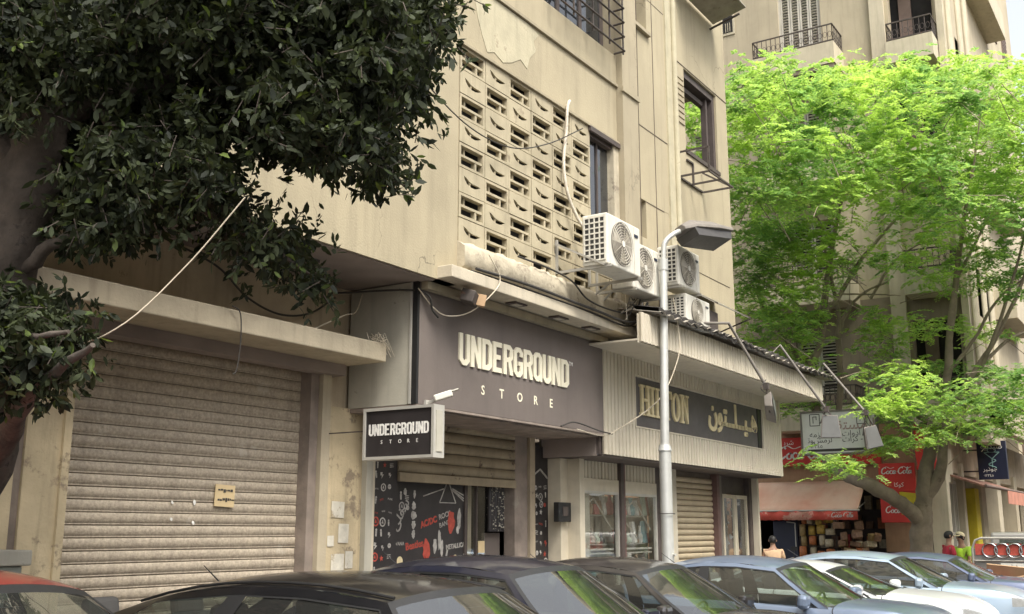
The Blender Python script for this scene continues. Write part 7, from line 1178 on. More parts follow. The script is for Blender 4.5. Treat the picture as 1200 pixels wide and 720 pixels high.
def shutters(y_a, y_b, z_a, z_b, X, m_, n=2):
    fr = MB(); t_ = .06; fr.box(X-.03, X+.05, y_a, y_a+t_, z_a, z_b); fr.box(X-.03, X+.05, y_b-t_, y_b, z_a, z_b); fr.box(X-.03, X+.05, y_a+t_, y_b-t_, z_b-t_, z_b); w_ = fr.build('window', m_, F)
    w = (y_b-y_a-2*t_)/n
    for i in range(n):
        a_ = y_a+t_+i*w; s_ = MB(); s_.box(X-.02, X+.02, a_+.01, a_+.06, z_a+.02, z_b-t_); s_.box(X-.02, X+.02, a_+w-.06, a_+w-.01, z_a+.02, z_b-t_)
        for q in range(int((z_b-z_a)/.09)): s_.obox((X, a_+w/2, z_a+.06+q*.09), (.05, w-.1, .012), Euler((0, .7, 0)))
        s_.build('shutter', m_, w_)
for h_ in holes:
    if 11 < h_[0] < 16 or (h_[0] == 8.35 and h_[2] < 14): shutters(h_[0], h_[1], h_[2], h_[3], XF+.15, M['shutter_white'] if random.random() < .7 else M['shutter_brown'])
shutters(8.35, 9.65, 15.65, 18.1, XF+.1, M['shutter_white'], 4)
# the openings above the balconies nearer the corner: door leaves and an ochre wall inside
for z in FL[:4]:
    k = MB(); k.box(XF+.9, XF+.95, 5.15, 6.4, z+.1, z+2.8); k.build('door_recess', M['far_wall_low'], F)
    k = MB(); k.box(XF+.5, XF+.56, 5.85, 6.2, z+.1, z+2.7); k.build('door', M['shutter_brown'], F); k = MB(); k.box(XF+.8, XF+.84, 5.25, 5.6, z+.1, z+2.3); k.build('door', M['frame_dark'], F)
def balcony(y_a, y_b, z, dep, solid, style):
    g_ = MB(); g_.box(XF-dep, XF, y_a, y_b, z-.16, z)
    bal = g_.build('balcony', M['far_trim'], F)
    if solid:
        k = MB(); k.box(XF-dep, XF-dep+.1, y_a, y_b, z, z+solid); k.box(XF-dep+.1, XF, y_a, y_a+.1, z, z+solid); k.box(XF-dep+.1, XF, y_b-.1, y_b, z, z+solid); k.build('parapet', M['far_trim'], bal)
    k = MB(); zt = z+solid; hh = .55 if solid else .95
    for P_, Q_ in (((XF-dep+.05, y_a+.03), (XF-dep+.05, y_b-.03)), ((XF-dep+.05, y_a+.03), (XF, y_a+.03)), ((XF-dep+.05, y_b-.03), (XF, y_b-.03))):
        a_ = Vector((*P_, 0)); b_ = Vector((*Q_, 0)); L_ = (b_-a_).length; n = max(1, int(L_/.14))
        for zz in (zt+.05, zt+hh): k.bar(a_+Vector((0, 0, zz)), b_+Vector((0, 0, zz)), .035)
        for i in range(n+1):
            c = a_.lerp(b_, i/n); k.bar(c+Vector((0, 0, zt)), c+Vector((0, 0, zt+hh)), .018)
            if i < n and style:
                m_ = a_.lerp(b_, (i+.5)/n); dd = (b_-a_).normalized(); r = .055
                k.tube([m_+dd*r*cos(2*pi*q/10)+Vector((0, 0, zt+hh*.45+r*1.6*sin(2*pi*q/10))) for q in range(11)], .007, 4, cap=False)
    k.build('railing', M['iron'], bal)
balcony(7.75, 10.2, 15.1, 1.0, .5, True); balcony(5.1, 6.35, 14.75, .8, .5, True)
for z in (4.6, 8.1, 11.6): balcony(7.75, 10.2, z, 1.0, .45, True); balcony(5.1, 6.35, z, .8, .5, True)
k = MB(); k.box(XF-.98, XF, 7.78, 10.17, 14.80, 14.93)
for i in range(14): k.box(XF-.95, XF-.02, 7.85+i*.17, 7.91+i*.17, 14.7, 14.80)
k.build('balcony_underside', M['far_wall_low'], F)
# corner pilaster and the side facade running away along the street
a = MB(); a.box(XF-.12, XF, 6.5, 6.9, 4.6, 24); a.box(XF-.1, XF, 4.9, 5.08, 4.6, 24); a.build('pilaster', M['far_trim'], F)
a = MB(); a.box(XF+.35, 31.5, y0, y0+.35, 4.6, 24); a.box(31.5, 34, y0, y0+.35, 4.6, 24); a.box(34, 45, y0, y0+.35, 4.6, 24)
for z in (4.6, 8.1, 11.6, 15.1, 18.6): a.box(31.5, 34, y0, y0+.35, z-.5, z+.9)
a.build('side_wall', M['far_wall'], F)
a = MB(); a.box(31.4, 45, 6.6, 6.7, 4.6, 22); a.build('room_shell', M['dark'], F)
for z in (8.1, 11.6, 15.1, 18.6):
    a = MB(); a.box(34.3, 38.2, 4.3, y0, z-.15, z+.0); a.box(34.3, 38.2, 4.3, 4.4, z, z+.75); a.box(34.3, 34.4, 4.4, y0, z, z+.75); a.box(38.1, 38.2, 4.4, y0, z, z+.75); a.build('balcony', M['far_trim'], F)
for xx in (30.3, 32.0, 33.2): 
    for q in range(3): MB().tube([(xx+q*.18, y0-.03, 5), (xx+q*.18, y0-.03, 23)], .06, 8).build('fluting', M['far_trim'], F)
for xx in (39.5, 42.0):
    for z in (8.9, 12.4, 15.9, 19.4):
        w_ = MB().box(xx, xx+1.1, y0-.04, y0-.002, z, z+1.7).build('window', M['shutter_brown'], F)
        for q in range(9): MB().box(xx+.05, xx+1.05, y0-.055, y0-.042, z+.1+q*.18, z+.2+q*.18).build('louvre', M['shutter_brown'], w_)
# arched stair window high on the wall
k = MB(); k.box(XF-.03, XF-.003, 11.05, 11.5, 17.1, 17.95); hx = k.build('stair_window', M['far_trim'], F)
P_ = [(-.16, -.32), (.16, -.32), (.16, .22), (.08, .36), (-.08, .36), (-.16, .22)]
MB().prism(P_, FACE_X(XF-.032, 11.27, 17.5), .005).build('pane', M['dark'], hx)
for q in (-.07, .0, .07): MB().box(XF-.045, XF-.037, 11.262+q, 11.278+q, 17.2, 17.5).build('bar', M['far_trim'], hx)

# ---------------------------------------------------------------- red corner kiosk at its foot
K = thing('corner_shop', (30, 9, .13), 'open corner shop with faded red awning and red drink signs behind the tree trunk', 'shop')
k = MB(); k.box(XF, XF+.3, 7.5, 11.2, 3.0, 4.595); k.box(XF, XF+.3, 6.6, 7.5, .13, 4.595); k.box(XF, XF+.3, 11.2, 16, .13, 4.595); k.build('wall', mat('kiosk_wall', (.36, .22, .13), .85, .15, 3, .2, streak=.4), K)
k = MB(); k.box(32.6, 32.7, 6.6, 12, .13, 4.5); k.box(30.3, 32.6, 7.4, 7.5, .13, 4.5); k.box(30.3, 32.6, 11.2, 11.3, .13, 4.5); k.box(30.3, 32.6, 7.5, 11.2, 3.0, 3.1); k.build('room_shell', M['dark'], K)
k = MB(); k.box(32.3, 32.55, 7.6, 11.1, .3, 2.9)
shm = k.build('shelving', M['frame_dark'], K)
A = MB(); ya, yb = 7.93, 10.95
A.add([(29.0, ya, 2.26), (29.0, yb, 2.26), (29.95, yb, 3.08), (29.95, ya, 3.08)], [(0, 1, 2, 3)])
n = 24; vs = []
for i in range(n+1):
    yy = lerp(ya, yb, i/n)
    for j in range(7): q = j/6; vs.append((29.0+.97*q, yy, 2.27+.82*q-.035*sin(pi*q)*(1+.4*sin(i*1.3))))
A = MB(); A.add(vs, [(i*7+j, i*7+j+1, (i+1)*7+j+1, (i+1)*7+j) for i in range(n) for j in range(6)], True)
aw = thing('shop_awning', (29.5, 9.4, 2.3), 'faded red and pink sloping fabric awning with a white-lettered valance', 'awning')
ao = A.build('fabric', M['awning'], aw); so = ao.modifiers.new('s', 'SOLIDIFY'); so.thickness = .006
vs = []
for i in range(n*2+1):
    yy = lerp(ya, yb, i/(n*2)); w_ = .012*sin(i*.9); vs += [(28.995+w_, yy, 2.265), (28.98+w_*2, yy, 2.02+.008*sin(i*2))]
V_ = MB().add(vs, [(i*2, i*2+1, i*2+3, i*2+2) for i in range(n*2)], True).build('valance', M['valance'], aw); so = V_.modifiers.new('s', 'SOLIDIFY'); so.thickness = .004
MB().tube([(29.0, ya-.05, 2.27), (29.0, yb, 2.27)], .022, 8).build('front_bar', M['alu'], aw)
for yy in (ya+.05, yb-.1): MB().tube([(29.0, yy, 2.26), (29.95, yy, 2.5)], .015, 6).build('strut', M['alu'], aw)
def script(mb, Mx, h):
    """flowing drink-brand lettering as brush strokes; h = capital height"""
    def st(pts, w0=.07):
        pts = spline([(*p_, 0) for p_ in pts], 5); n = len(pts)
        for i in range(n-1):
            a_, b_ = pts[i], pts[i+1]; d = (b_-a_); 
            if d.length < 1e-6: continue
            nn = Vector((-d.y, d.x, 0)).normalized(); w_ = h*w0*(.45+.75*abs(d.normalized().y)); q = [a_*h-nn*w_, b_*h-nn*w_, b_*h+nn*w_, a_*h+nn*w_]
            mb.add([Mx @ Vector((v.x, v.y, .004)) for v in q], [(0, 1, 2, 3)])
    def C_(x): st([(x+.75, .85), (x+.55, 1.0), (x+.2, .75), (x+.05, .3), (x+.3, .0), (x+.7, .25)], .08); st([(x+.55, 1.0), (x+.9, 1.1), (x+1.4, .85), (x+2.0, 1.0)], .05)
    def o_(x): st([(x+.3, .5), (x+.05, .3), (x+.15, .02), (x+.4, .1), (x+.45, .4), (x+.28, .5), (x+.5, .42)])
    def c_(x): st([(x+.45, .42), (x+.25, .52), (x+.05, .25), (x+.2, .0), (x+.5, .12)])
    def a_(x): st([(x+.42, .42), (x+.22, .5), (x+.04, .2), (x+.18, .0), (x+.38, .3), (x+.46, .5), (x+.38, .1), (x+.55, .08)])
    def l_(x): st([(x, .1), (x+.3, .7), (x+.32, 1.0), (x+.2, .9), (x+.1, .2), (x+.2, 0), (x+.36, .1)])
    C_(0); o_(.75); c_(1.25); a_(1.72); st([(2.28, .3), (2.5, .3)], .06); C_(2.55); o_(3.25); l_(3.75); a_(4.1)
sm = MB(); script(sm, FACE_X(28.97, 8.62, 2.09), .125); sm.build('lettering', M['white_print'], V_)
sm = MB(); script(sm, FACE_X(28.97, 9.75, 2.09), .12); sm.build('lettering', M['awning'], V_)
def redboard(y_a, y_b, z_a, z_b, X, label, h, off, sub=None):
    t = thing('drink_sign', (X, (y_a+y_b)/2, z_a), label, 'sign'); MB().box(X, X+.12, y_a, y_b, z_a, z_b).build('board', M['red_sign'], t, bevel=.01)
    for (yy, zz) in off: mb = MB(); script(mb, FACE_X(X-.004, yy, zz), h); mb.build('lettering', M['white_print'], t)
    if sub: text_into(MB(), ''.join(reversed(sub[0])), FACE_X(X, sub[1], sub[2]), sub[3], .002).build('arabic_lettering', M['white_print'], t)
    return t
redboard(7.45, 10.4, 3.52, 4.32, 29.8, 'long red drink sign with white script above the awning, partly behind the white sign', .34, [(10.3, 3.72)], ('\uFEB7\uFEAE\uFE91', 10.1, 4.12, .2))
redboard(6.55, 7.48, 2.75, 3.5, 29.6, 'upper square red drink sign between the awning and the tree trunk', .17, [(7.40, 3.22)], ('\uFEDB\uFEEE\uFEDB\uFE8E', 7.1, 2.88, .16))
t = redboard(6.55, 7.48, 1.95, 2.745, 29.6, 'lower red drink sign with a yellow patch, left of the tree trunk', .17, [(7.35, 2.2)])
MB().prism([(-.2, -.3), (.18, -.32), (.2, .25), (-.22, .3)], FACE_X(29.598, 6.75, 2.45), .003).build('yellow_patch', M['yellow_paint'], t)
redboard(5.95, 6.45, 3.3, 4.5, 29.4, 'narrow upright red sign seen between the forks of the green tree', .1, [(6.4, 3.9)])
# white hanging sign
t = thing('hanging_sign', (26.4, 7.5, 3.6), 'white rectangular sign with grey Arabic writing hanging over the side street', 'sign')
MB().box(26.3, 26.42, 6.64, 8.42, 3.60, 4.60).build('board', M['sign_white'], t)
k = MB(); k.box(26.27, 26.45, 6.60, 6.64, 3.56, 4.64); k.box(26.27, 26.45, 8.42, 8.46, 3.56, 4.64); k.box(26.27, 26.45, 6.64, 8.42, 3.56, 3.60); k.box(26.27, 26.45, 6.64, 8.42, 4.60, 4.64); k.build('frame', M['lamp_grey'], t)
k = MB(); k.box(26.29, 26.30, 6.75, 8.3, 3.64, 3.70); k.build('footer_bar', M['ink'], t)
def arab(s_, y_, z_, sz, m_, b_=0): text_into(MB(), ''.join(reversed(s_)), FACE_X(26.298, y_, z_), sz, .002, bold=b_).build('arabic_lettering', m_, t)
lt = mat('sign_pink', (.35, .25, .22), .7, .1, 5, 0)
arab('\uFE8D\uFEDF\uFEE4\uFEB4\uFE98\uFED8\uFE92\uFEDE', 7.95, 4.16, .34, lt, .004)
arab('\uFEEB\uFEAA\uFE8D\uFEF3\uFE8E - \uFE83\uFEA9\uFEED\uFE8D\uFE95', 7.45, 4.0, .19, M['ink']); arab('\uFE9F\uFEB0\uFEE3\uFEEA', 8.25, 4.0, .19, M['ink'])
arab('\uFEB3\uFE8E\uFECB\uFE8E\uFE95 - \uFEDB\uFEAE\uFE8D\uFE95', 7.45, 3.86, .19, M['ink']); arab('\uFEDF\uFEAE\uFEE3\uFEB6\uFEEE\uFE97', 8.3, 3.86, .19, M['ink'])
text_into(MB(), '\u0660\u0661\u0662\u0663\u0664\u0665', FACE_X(26.298, 8.28, 3.73), .13, .002).build('digits', M['ink'], t)
for yy in (8.1, 6.95):
    k = MB(); 
    for (a_, b_) in (((-.12, -.14), (.12, -.14)), ((.12, -.14), (.12, .14)), ((.12, .14), (-.12, .14)), ((-.12, .14), (-.12, -.14)), ((-.04, -.08), (-.04, .08)), ((.04, 0), (.04, .09)), ((-.04, .08), (.05, .08))): k.bar((26.295, yy-a_[0], 4.42+a_[1]), (26.295, yy-b_[0], 4.42+b_[1]), .014)
    k.build('emblem', M['ink'], t)
k = MB(); k.bar((26.36, 8.4, 4.64), (29.9, 8.4, 4.9), .04); k.bar((26.36, 6.7, 4.64), (29.9, 6.7, 4.9), .04); k.build('bracket', M['iron'], t)
# goods of the kiosk: each bag, box and crate by itself
gc = {'yellow': (.45, .3, .06), 'orange': (.45, .15, .05), 'ochre': (.32, .22, .09), 'red': (.5, .06, .05), 'pale': (.5, .42, .28), 'brown': (.2, .11, .06)}
gm2 = {a_: mat('goods_'+a_, c, .5, .3, 18, .3, 30) for a_, c in gc.items()}
def bag(y_, x_, z_, c, w_=.2, h_=.28):
    mb = MB(); vs = []; prof = [(0, .02, .9), (.1, .05, 1), (.5, .07, .95), (.9, .05, 1), (1, .005, .9)]
    for q, th, wd in prof: vs += [(x_-th, y_-w_/2*wd, z_+h_*q), (x_-th*1.2, y_, z_+h_*q), (x_-th, y_+w_/2*wd, z_+h_*q), (x_+th, y_+w_/2*wd, z_+h_*q), (x_+th, y_-w_/2*wd, z_+h_*q)]
    mb.add(vs, [(i*5+j, i*5+(j+1) % 5, (i+1)*5+(j+1) % 5, (i+1)*5+j) for i in range(4) for j in range(5)], True); return mb.build('snack_bag', gm2[c])
rowname = ['bottom', 'second', 'third', 'top']; 
for r in range(4):
    for q in range(4):
        c = random.choice(['yellow', 'ochre', 'pale', 'orange', 'brown'] if r else ['orange', 'red', 'pale']); o = bag(9.55-q*.24+random.uniform(-.04, .04), 29.45+random.uniform(-.12, .03), 1.05+r*.29+random.uniform(-.05, .03), c, random.uniform(.13, .25), random.uniform(.17, .33))
        tag(o, '%s snack bag, %s in the %s row of the rack under the awning' % (c, ['leftmost', 'second from left', 'third from left', 'rightmost'][q], rowname[r]), 'snack bag', 'snack bags on the rack under the awning')
t = thing('snack_rack', (29.6, 9.2, .13), 'thin wire rack full of snack bags under the left half of the red awning', 'rack')
k = MB()
for yy in (8.7, 9.7): k.bar((29.56, yy, .13), (29.56, yy, 2.25), .02)
for zz in (1.04, 1.33, 1.62, 1.91, 2.2): k.bar((29.56, 8.7, zz), (29.56, 9.7, zz), .012); k.bar((29.4, 8.7, zz-.005), (29.4, 9.7, zz-.005), .012)
k.build('frame', M['iron'], t)
t = thing('drinks_fridge', (29.9, 10.1, .13), 'dark blue upright drinks fridge at the left of the open shop', 'fridge')
MB().box(29.7, 30.3, 9.8, 10.5, .13, 2.0).build('case', M['blue_sign'], t, bevel=.02); k = MB(); k.bar((29.68, 9.86, 1.2), (29.68, 9.86, 1.95), .025); k.bar((29.68, 9.86, 1.95), (29.68, 10.1, 1.98), .02); k.build('handle', M['alu'], t)
for i in range(22):
    c = random.choice(['orange', 'yellow', 'pale', 'brown', 'ochre']); yy = 7.55+random.uniform(0, .95); zz = .5+.22*(i//5)+random.uniform(0, .1)
    mb = MB().obox((29.2+random.uniform(-.1, .5)-zz*.1, yy, zz+.4), (random.uniform(.14, .26), random.uniform(.14, .28), random.uniform(.12, .22)), Euler((random.uniform(-.3, .3), random.uniform(-.3, .3), random.random())))
    o = mb.build('goods_box', gm2[c], bevel=.015); tag(o, '%s packet in the %s layer of the goods heap under the awning' % (c, ['lowest', 'second', 'third', 'fourth', 'topmost'][i//5]), 'packet', 'heap of packets at the shop front')
for i in range(40):
    r, q = divmod(i, 10); c = random.choice(['pale', 'brown', 'red', 'ochre', 'orange']); zz = .7+r*.55
    o = MB().box(32.15, 32.32, 7.7+q*.34, 7.9+q*.34, zz, zz+random.uniform(.2, .4)).build('carton', gm2[c]); tag(o, '%s carton, number %s from the right on the %s shelf inside the dark corner shop' % (c, ['one', 'two', 'three', 'four', 'five', 'six', 'seven', 'eight', 'nine', 'ten'][q], rowname[r]), 'carton', 'cartons on the shelves inside the corner shop')
k = MB().box(28.6, 29.1, 8.3, 9.9, .13, .95); tag(k.build('counter', M['frame_dark'], bevel=.02), 'low dark counter in front of the snack rack', 'counter')
for i in range(12):
    o = MB().tube([(29.3, 7.2-i*.05, .6+.13*(i % 4)), (29.3, 7.2-i*.05, .72+.13*(i % 4))], .035, 8).build('bottle', random.choice([M['white_print'], M['red_print'], gm2['brown']])); tag(o, '%s small bottle from the left on the dark stand beneath the red drink signs' % ['first', 'second', 'third', 'fourth', 'fifth', 'sixth', 'seventh', 'eighth', 'ninth', 'tenth', 'eleventh', 'last'][i], 'bottle', 'bottles on the stand')
tag(MB().box(29.25, 29.5, 6.5, 7.3, .13, 1.2).build('bottle_stand', M['frame_dark']), 'dark stand of bottles beneath the lower red drink sign', 'stand')

# ---------------------------------------------------------------- shops along the side facade, far right
Z = thing('side_shops', (36, 6, .13), 'row of old shop fronts with stone pillars and a yellow pillar, far right', 'shop front')
k = MB(); k.box(30.3, 60, 7.2, 7.3, .13, 4.6); k.build('back_wall', M['dark_pier'], Z)
k = MB(); k.box(30.0, 60, 5.95, 6.25, 3.3, 4.595); k.build('lintel', M['old_wall'], Z)
for x0, x1, m_, nm in ((30.0, 30.35, 'far_trim', 'pillar'), (32.2, 32.5, 'far_trim', 'pillar'), (35.0, 35.7, 'far_trim', 'pillar'), (37.9, 38.6, 'far_trim', 'pillar'), (41.5, 42.1, 'far_wall', 'pillar'), (45.5, 46.2, 'far_trim', 'pillar')):
    MB().box(x0, x1, 5.85, 6.3, .13, 3.6).build(nm, M[m_], Z, bevel=.02)
MB().box(33.6, 34.25, 5.8, 6.2, .13, 2.95).build('yellow_pillar', M['yellow_paint'], Z, bevel=.02)
dr = MB(); dr.box(31.0, 31.06, 6.0, 6.06, .13, 3.1); dr.box(32.0, 32.06, 6.0, 6.06, .13, 3.1); dr.box(31.06, 32.0, 6.0, 6.06, 3.0, 3.1); dr.box(31.06, 32.0, 6.0, 6.06, 1.6, 1.7); dr.box(31.5, 31.56, 6.0, 6.05, .13, 3.0)
for q in range(5): dr.box(31.12+q*.17, 31.15+q*.17, 6.01, 6.04, .13, 3.0)
dr.build('door_grille', M['shutter_white'], Z)
aw = thing('side_awning', (35, 5.4, 3.0), 'long narrow reddish brown awning running along the far right shops', 'awning')
k = MB().add([(30.6, 5.0, 2.9), (37.2, 5.0, 2.9), (37.2, 5.95, 3.25), (30.6, 5.95, 3.25)], [(0, 1, 2, 3)]); o = k.build('fabric', mat('awning_brown', (.23, .12, .085), .85, .2, 3, .2), aw); so = o.modifiers.new('s', 'SOLIDIFY'); so.thickness = .05
MB().tube([(30.6, 5.0, 2.9), (37.2, 5.0, 2.9)], .04, 8).build('front_bar', M['shutter_brown'], aw)
k = MB().box(34.0, 37.2, 4.97, 4.99, 2.5, 2.89); k.build('valance', mat('awning_pink', (.5, .22, .15), .85, .2, 3, .2), aw)
t = thing('pharmacy_sign', (33, 5.2, 3.2), 'dark navy projecting sign with a cup-and-snake emblem beside the green tree', 'sign')
MB().box(33.0, 33.15, 4.78, 5.55, 3.16, 4.24).build('board', M['blue_sign'], t, bevel=.01)
text_into(MB(), ''.join(reversed('\uFEBB\uFEF4\uFEAA\uFEDF\uFEF4\uFE94')), FACE_X(32.998, 5.45, 4.02), .2, .002).build('arabic_lettering', M['white_print'], t)
text_into(MB(), ''.join(reversed('\uFE9F\uFEEE\uFEAB\uFEF4\uFEAE')), FACE_X(32.998, 5.42, 3.40), .16, .002).build('arabic_lettering', M['white_print'], t)
text_into(MB(), '\u0660\u0661\u0662\u0663\u0664\u0665', FACE_X(32.998, 5.42, 3.24), .1, .002).build('digits', M['white_print'], t)
k = MB(); Mx = FACE_X(32.995, 5.16, 3.62)
ring = [(.11*cos(2*pi*i/18), .11*sin(2*pi*i/18)) for i in range(19)]
for (a_, b_) in zip(ring, ring[1:]): k.bar(Mx @ Vector((a_[0], .36+a_[1]*.6, .004)), Mx @ Vector((b_[0], .36+b_[1]*.6, .004)), .02)
for a_, b_ in (((-.2, .3), (.2, .3)), ((-.2, .3), (0, .12)), ((.2, .3), (0, .12)), ((0, .12), (0, -.12))): k.bar(Mx @ Vector((*a_, .004)), Mx @ Vector((*b_, .004)), .02)
sn = [(.1*sin(q*.9), .12-.03*q) for q in range(10)]
for a_, b_ in zip(sn, sn[1:]): k.bar(Mx @ Vector((*a_, .004)), Mx @ Vector((*b_, .004)), .022)
k.build('emblem', mat('sign_teal', (.25, .42, .4), .6, .1, 5, 0), t)
k = MB(); k.bar((33.08, 5.55, 3.4), (33.08, 5.95, 3.4), .04); k.bar((33.08, 5.55, 4.0), (33.08, 5.95, 4.0), .04); k.build('bracket', M['iron'], t)
MB().box(30.05, 31.0, 5.86, 5.945, 3.0, 3.9).build('plaster_panel', M['far_trim'], Z)
# far buildings at the end of the street
def block(x0, x1, y0, y1, h_, m_, label, gx=3.2):
    t = thing('far_building', ((x0+x1)/2, (y0+y1)/2, 0), label, 'building'); MB().box(x0, x1, y0, y1, 0, h_).build('wall', m_, t); MB().box(x0-.2, x1+.2, y0-.25, y1+.2, h_, h_+.4).build('cornice', M['far_trim'], t)
    z = 4.6
    yf = y0-.002 if y0 > 0 else y1+.062
    wm = MB().box(0, 1.1, -.06, .0, 0, 1.7).mesh('window'); wm.materials.append(M['shutter_brown'])
    wm2 = MB().box(-.06, .0, 0, 1.1, 0, 1.7).mesh('window'); wm2.materials.append(M['shutter_brown'])
    while z < h_-2.5:
        x = x0+1
        while x < x1-1.5: piece('window', wm, t, (x, yf, z)); x += gx
        y = y0+1
        while y < y1-1.5: piece('window', wm2, t, (x0-.002, y, z)); y += gx
        z += 3.5
    return t
block(46, 62, 6.2, 18, 15, M['far_wall'], 'pale lower apartment block beyond the corner building, seen through the branches at the right')
block(2, 26, -24, -12, 13, M['far_wall'], 'pale block on the camera side of the street, seen only mirrored in the shop glass')
block(30, 70, -26, -13, 15, M['far_trim'], 'cream block farther along the camera side, mirrored in the right shop door glass')
block(66, 84, 3.0, 20, 13, M['far_trim'], 'most distant pale block closing the street at the right edge')
# ---------------------------------------------------------------- trees
import mathutils.noise as mnoise
def limbs(name, data, m_, parent, label=None):
    for i, pl_ in enumerate(data):
        pts = spline([p_[:3] for p_ in pl_], 5); m = len(pl_); rs = []
        for q in range(len(pts)):
            f_ = q/5; a_ = min(int(f_), m-1); b_ = min(a_+1, m-1); rs.append(lerp(pl_[a_][3], pl_[b_][3], f_-a_)*random.uniform(.93, 1.07))
        if i: pts = [p_+Vector((random.gauss(0, .006), random.gauss(0, .006), random.gauss(0, .006))) for p_ in pts]
        mb = MB().tube(pts, rs, 18 if rs[0] > .1 else 8)
        if rs[0] > .05:
            nv = []
            for v_ in mb.v:
                v_ = Vector(v_); c_ = min(pts, key=lambda p_: (p_-v_).length_squared); d_ = v_-c_
                nz = mnoise.noise(Vector((v_.x*9, v_.y*9, v_.z*1.6)))*.16+mnoise.noise(v_*3.1)*.14
                nv.append(tuple(v_+d_*nz))
            mb.v = nv
        mb.build('trunk' if i == 0 else 'limb', m_, parent)
def unit(v): return v/np.maximum(np.linalg.norm(v, axis=-1, keepdims=True), 1e-9)
def broad_leaves(centres, per, spread, size, rng, droop=.55):
    """six-cornered leaves set along short twigs"""
    out = []; twigs = []
    for c in centres:
        c = np.array(c)
        for t_ in range(per):
            s_ = c+rng.normal(0, spread, 3)*np.array([1, 1, .8]); d = unit(rng.normal(0, 1, 3)+np.array([0, 0, -droop])); Lt = rng.uniform(.07, .17); n = 9
            twigs.append((s_, s_+d*Lt)); a_ = rng.uniform(.1, 1, n)
            base = s_+d*(a_*Lt)[:, None]+rng.normal(0, .008, (n, 3)); dr = unit(d*.9+rng.normal(0, .65, (n, 3))+np.array([0, 0, -.35])); w_ = unit(np.cross(dr, rng.normal(0, 1, (n, 3)))); nn = np.cross(dr, w_)
            L_ = (size*rng.uniform(.5, 1.4, n))[:, None]; Wd = L_*.19
            out.append(np.stack([base, base+dr*L_*.3+w_*Wd*.9+nn*L_*.03, base+dr*L_*.65+w_*Wd+nn*L_*.02, base+dr*L_, base+dr*L_*.65-w_*Wd+nn*L_*.02, base+dr*L_*.3-w_*Wd*.9+nn*L_*.03], 1))
    return np.concatenate(out), twigs
rng = np.random.default_rng(11)
FT = thing('ficus_tree', (3.85, 6.2, .13), 'dark broad-leaved tree leaning in from the left, its crown covering the upper left corner', 'tree')
limbs('limb', FICUS_LIMBS, M['bark'], FT)
LV, tw = broad_leaves(FICUS_TWIGS, 24, .085, .06, rng)
dens = rng.random(len(LV)) < .035+.26*np.clip((LV[:, 0, 0]-5.0)/1.2, 0, 1)  # pale leaves thicken towards the right, painting a backlit crown edge
r0 = np.array(root_loc(FT))
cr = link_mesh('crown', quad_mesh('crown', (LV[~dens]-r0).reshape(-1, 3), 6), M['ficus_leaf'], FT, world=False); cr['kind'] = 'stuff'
cp = link_mesh('backlit_leaves', quad_mesh('backlit_leaves', (LV[dens]-r0).reshape(-1, 3), 6), M['ficus_leaf_pale'], FT, world=False); cp['kind'] = 'stuff'
k = MB()
for a_, b_ in tw[::3]: k.bar(a_-r0, b_-r0, .004)
k.build('twigs', M['bark'], FT, kind='stuff', world=False)
# the leaves that show largest, one by one
lm = MB(); Ls = .08; lm.add([(0, 0, 0), (.3*Ls, .17*Ls, .012), (.65*Ls, .19*Ls, .01), (Ls, 0, -.006), (.65*Ls, -.19*Ls, .01), (.3*Ls, -.17*Ls, .012), (.3*Ls, 0, 0), (.65*Ls, 0, 0)], [(0, 6, 1), (1, 6, 7, 2), (2, 7, 3), (0, 5, 6), (5, 4, 7, 6), (4, 3, 7)], True)
l1 = lm.mesh('leaf'); l1.materials.append(M['ficus_leaf']); l2 = l1.copy(); l2.materials.clear(); l2.materials.append(M['ficus_leaf_pale'])
near = sorted(FICUS_TWIGS, key=lambda c: (Vector(c)-Vector((0, 0, 1.7))).length)[:110]
for c in near:
    for q in range(2): piece('leaf', l2 if random.random() < .3 else l1, FT, Vector(c)+Vector((random.gauss(0, .08), random.gauss(0, .08)-.05, random.gauss(0, .07)-.03)), (random.uniform(-1, 1), random.uniform(.1, 1.5), random.uniform(-pi, pi)))
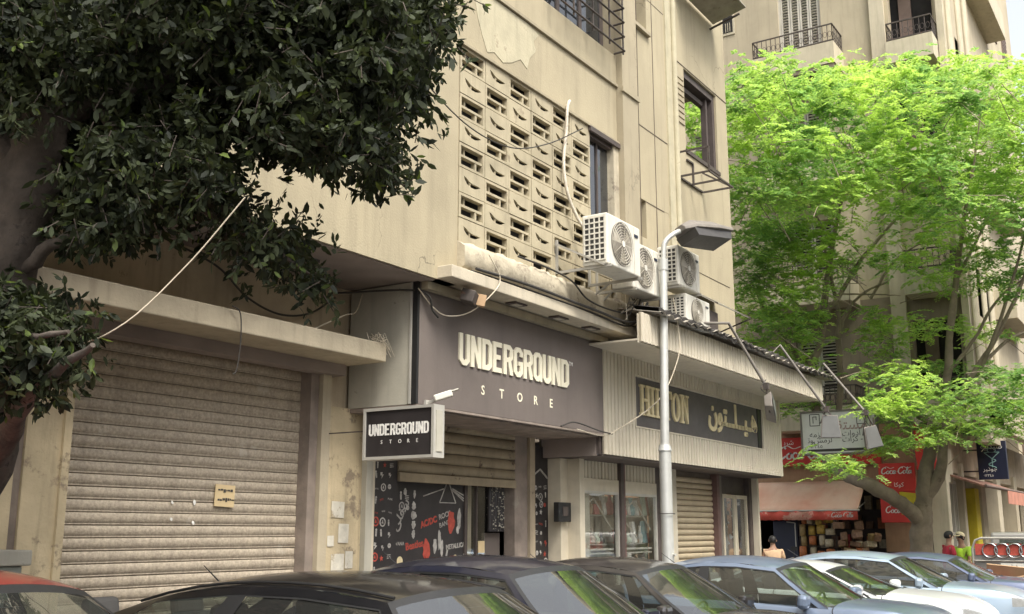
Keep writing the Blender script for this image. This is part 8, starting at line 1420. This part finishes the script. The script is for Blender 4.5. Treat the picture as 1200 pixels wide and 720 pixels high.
# feathery bright tree on the corner
GT = thing('green_tree', (26.5, 6.0, .13), 'tall bright green feathery tree with a forked trunk on the far corner', 'tree')
limbs('limb', GREEN_LIMBS, M['bark_pale'], GT)
def fronds(centres, per, spread, rng):
    out = []
    for c in centres:
        c = np.array(c)
        for t_ in range(per):
            s_ = c+rng.normal(0, 1, 3)*np.array([spread, spread, spread*.42]); az = rng.uniform(0, 2*pi); d = np.array([cos(az), sin(az), rng.uniform(-.35, .25)]); L_ = rng.uniform(.22, .42); n = 11
            a_ = np.linspace(.08, 1, n); side_ = np.array([-sin(az), cos(az), rng.uniform(-.25, .25)])
            mid = s_+d*(a_*L_)[:, None]+np.array([0, 0, -1])*(a_**2*L_*.3)[:, None]
            for sg in (-1, 1):
                ll = (.095*(1-.45*np.abs(a_-.4))*rng.uniform(.8, 1.2, n))[:, None]; dr = unit(side_*sg+d*.5+rng.normal(0, .2, (n, 3))+np.array([0, 0, -.15])); w_ = unit(d+rng.normal(0, .2, (n, 3)))
                out.append(np.stack([mid, mid+dr*ll*.5+w_*ll*.33, mid+dr*ll*1.1, mid+dr*ll*.5-w_*ll*.33], 1))
    return np.concatenate(out)
LV = fronds(GREEN_TWIGS, 15, .25, rng)
r0 = np.array(root_loc(GT)); hsel = rng.random(len(LV))
cr = link_mesh('crown', quad_mesh('crown', (LV-r0).reshape(-1, 3), 4), M['green_leaf'], GT, world=False); cr['kind'] = 'stuff'
LV = fronds(GREEN_FRINGE, 12, .3, rng)
cr = link_mesh('hanging_sprays', quad_mesh('hanging_sprays', (LV-r0).reshape(-1, 3), 4), M['green_leaf'], GT, world=False); cr['kind'] = 'stuff'
k = MB()
for i in range(200):
    c = Vector(random.choice(GREEN_TWIGS)); d = Vector((random.gauss(0, 1), random.gauss(0, 1), -abs(random.gauss(.6, .5)))).normalized(); k.tube([c, c+d*random.uniform(.4, .8)+Vector((0, 0, .05)), c+d*random.uniform(.9, 1.4)], [.004, .008, .011], 5, cap=False)
k.build('twigs', M['bark_pale'], GT, kind='stuff')
print('TRIS', sum(len(o.data.polygons) for o in S.objects if o.type == 'MESH'), 'OBJ', len(S.objects))
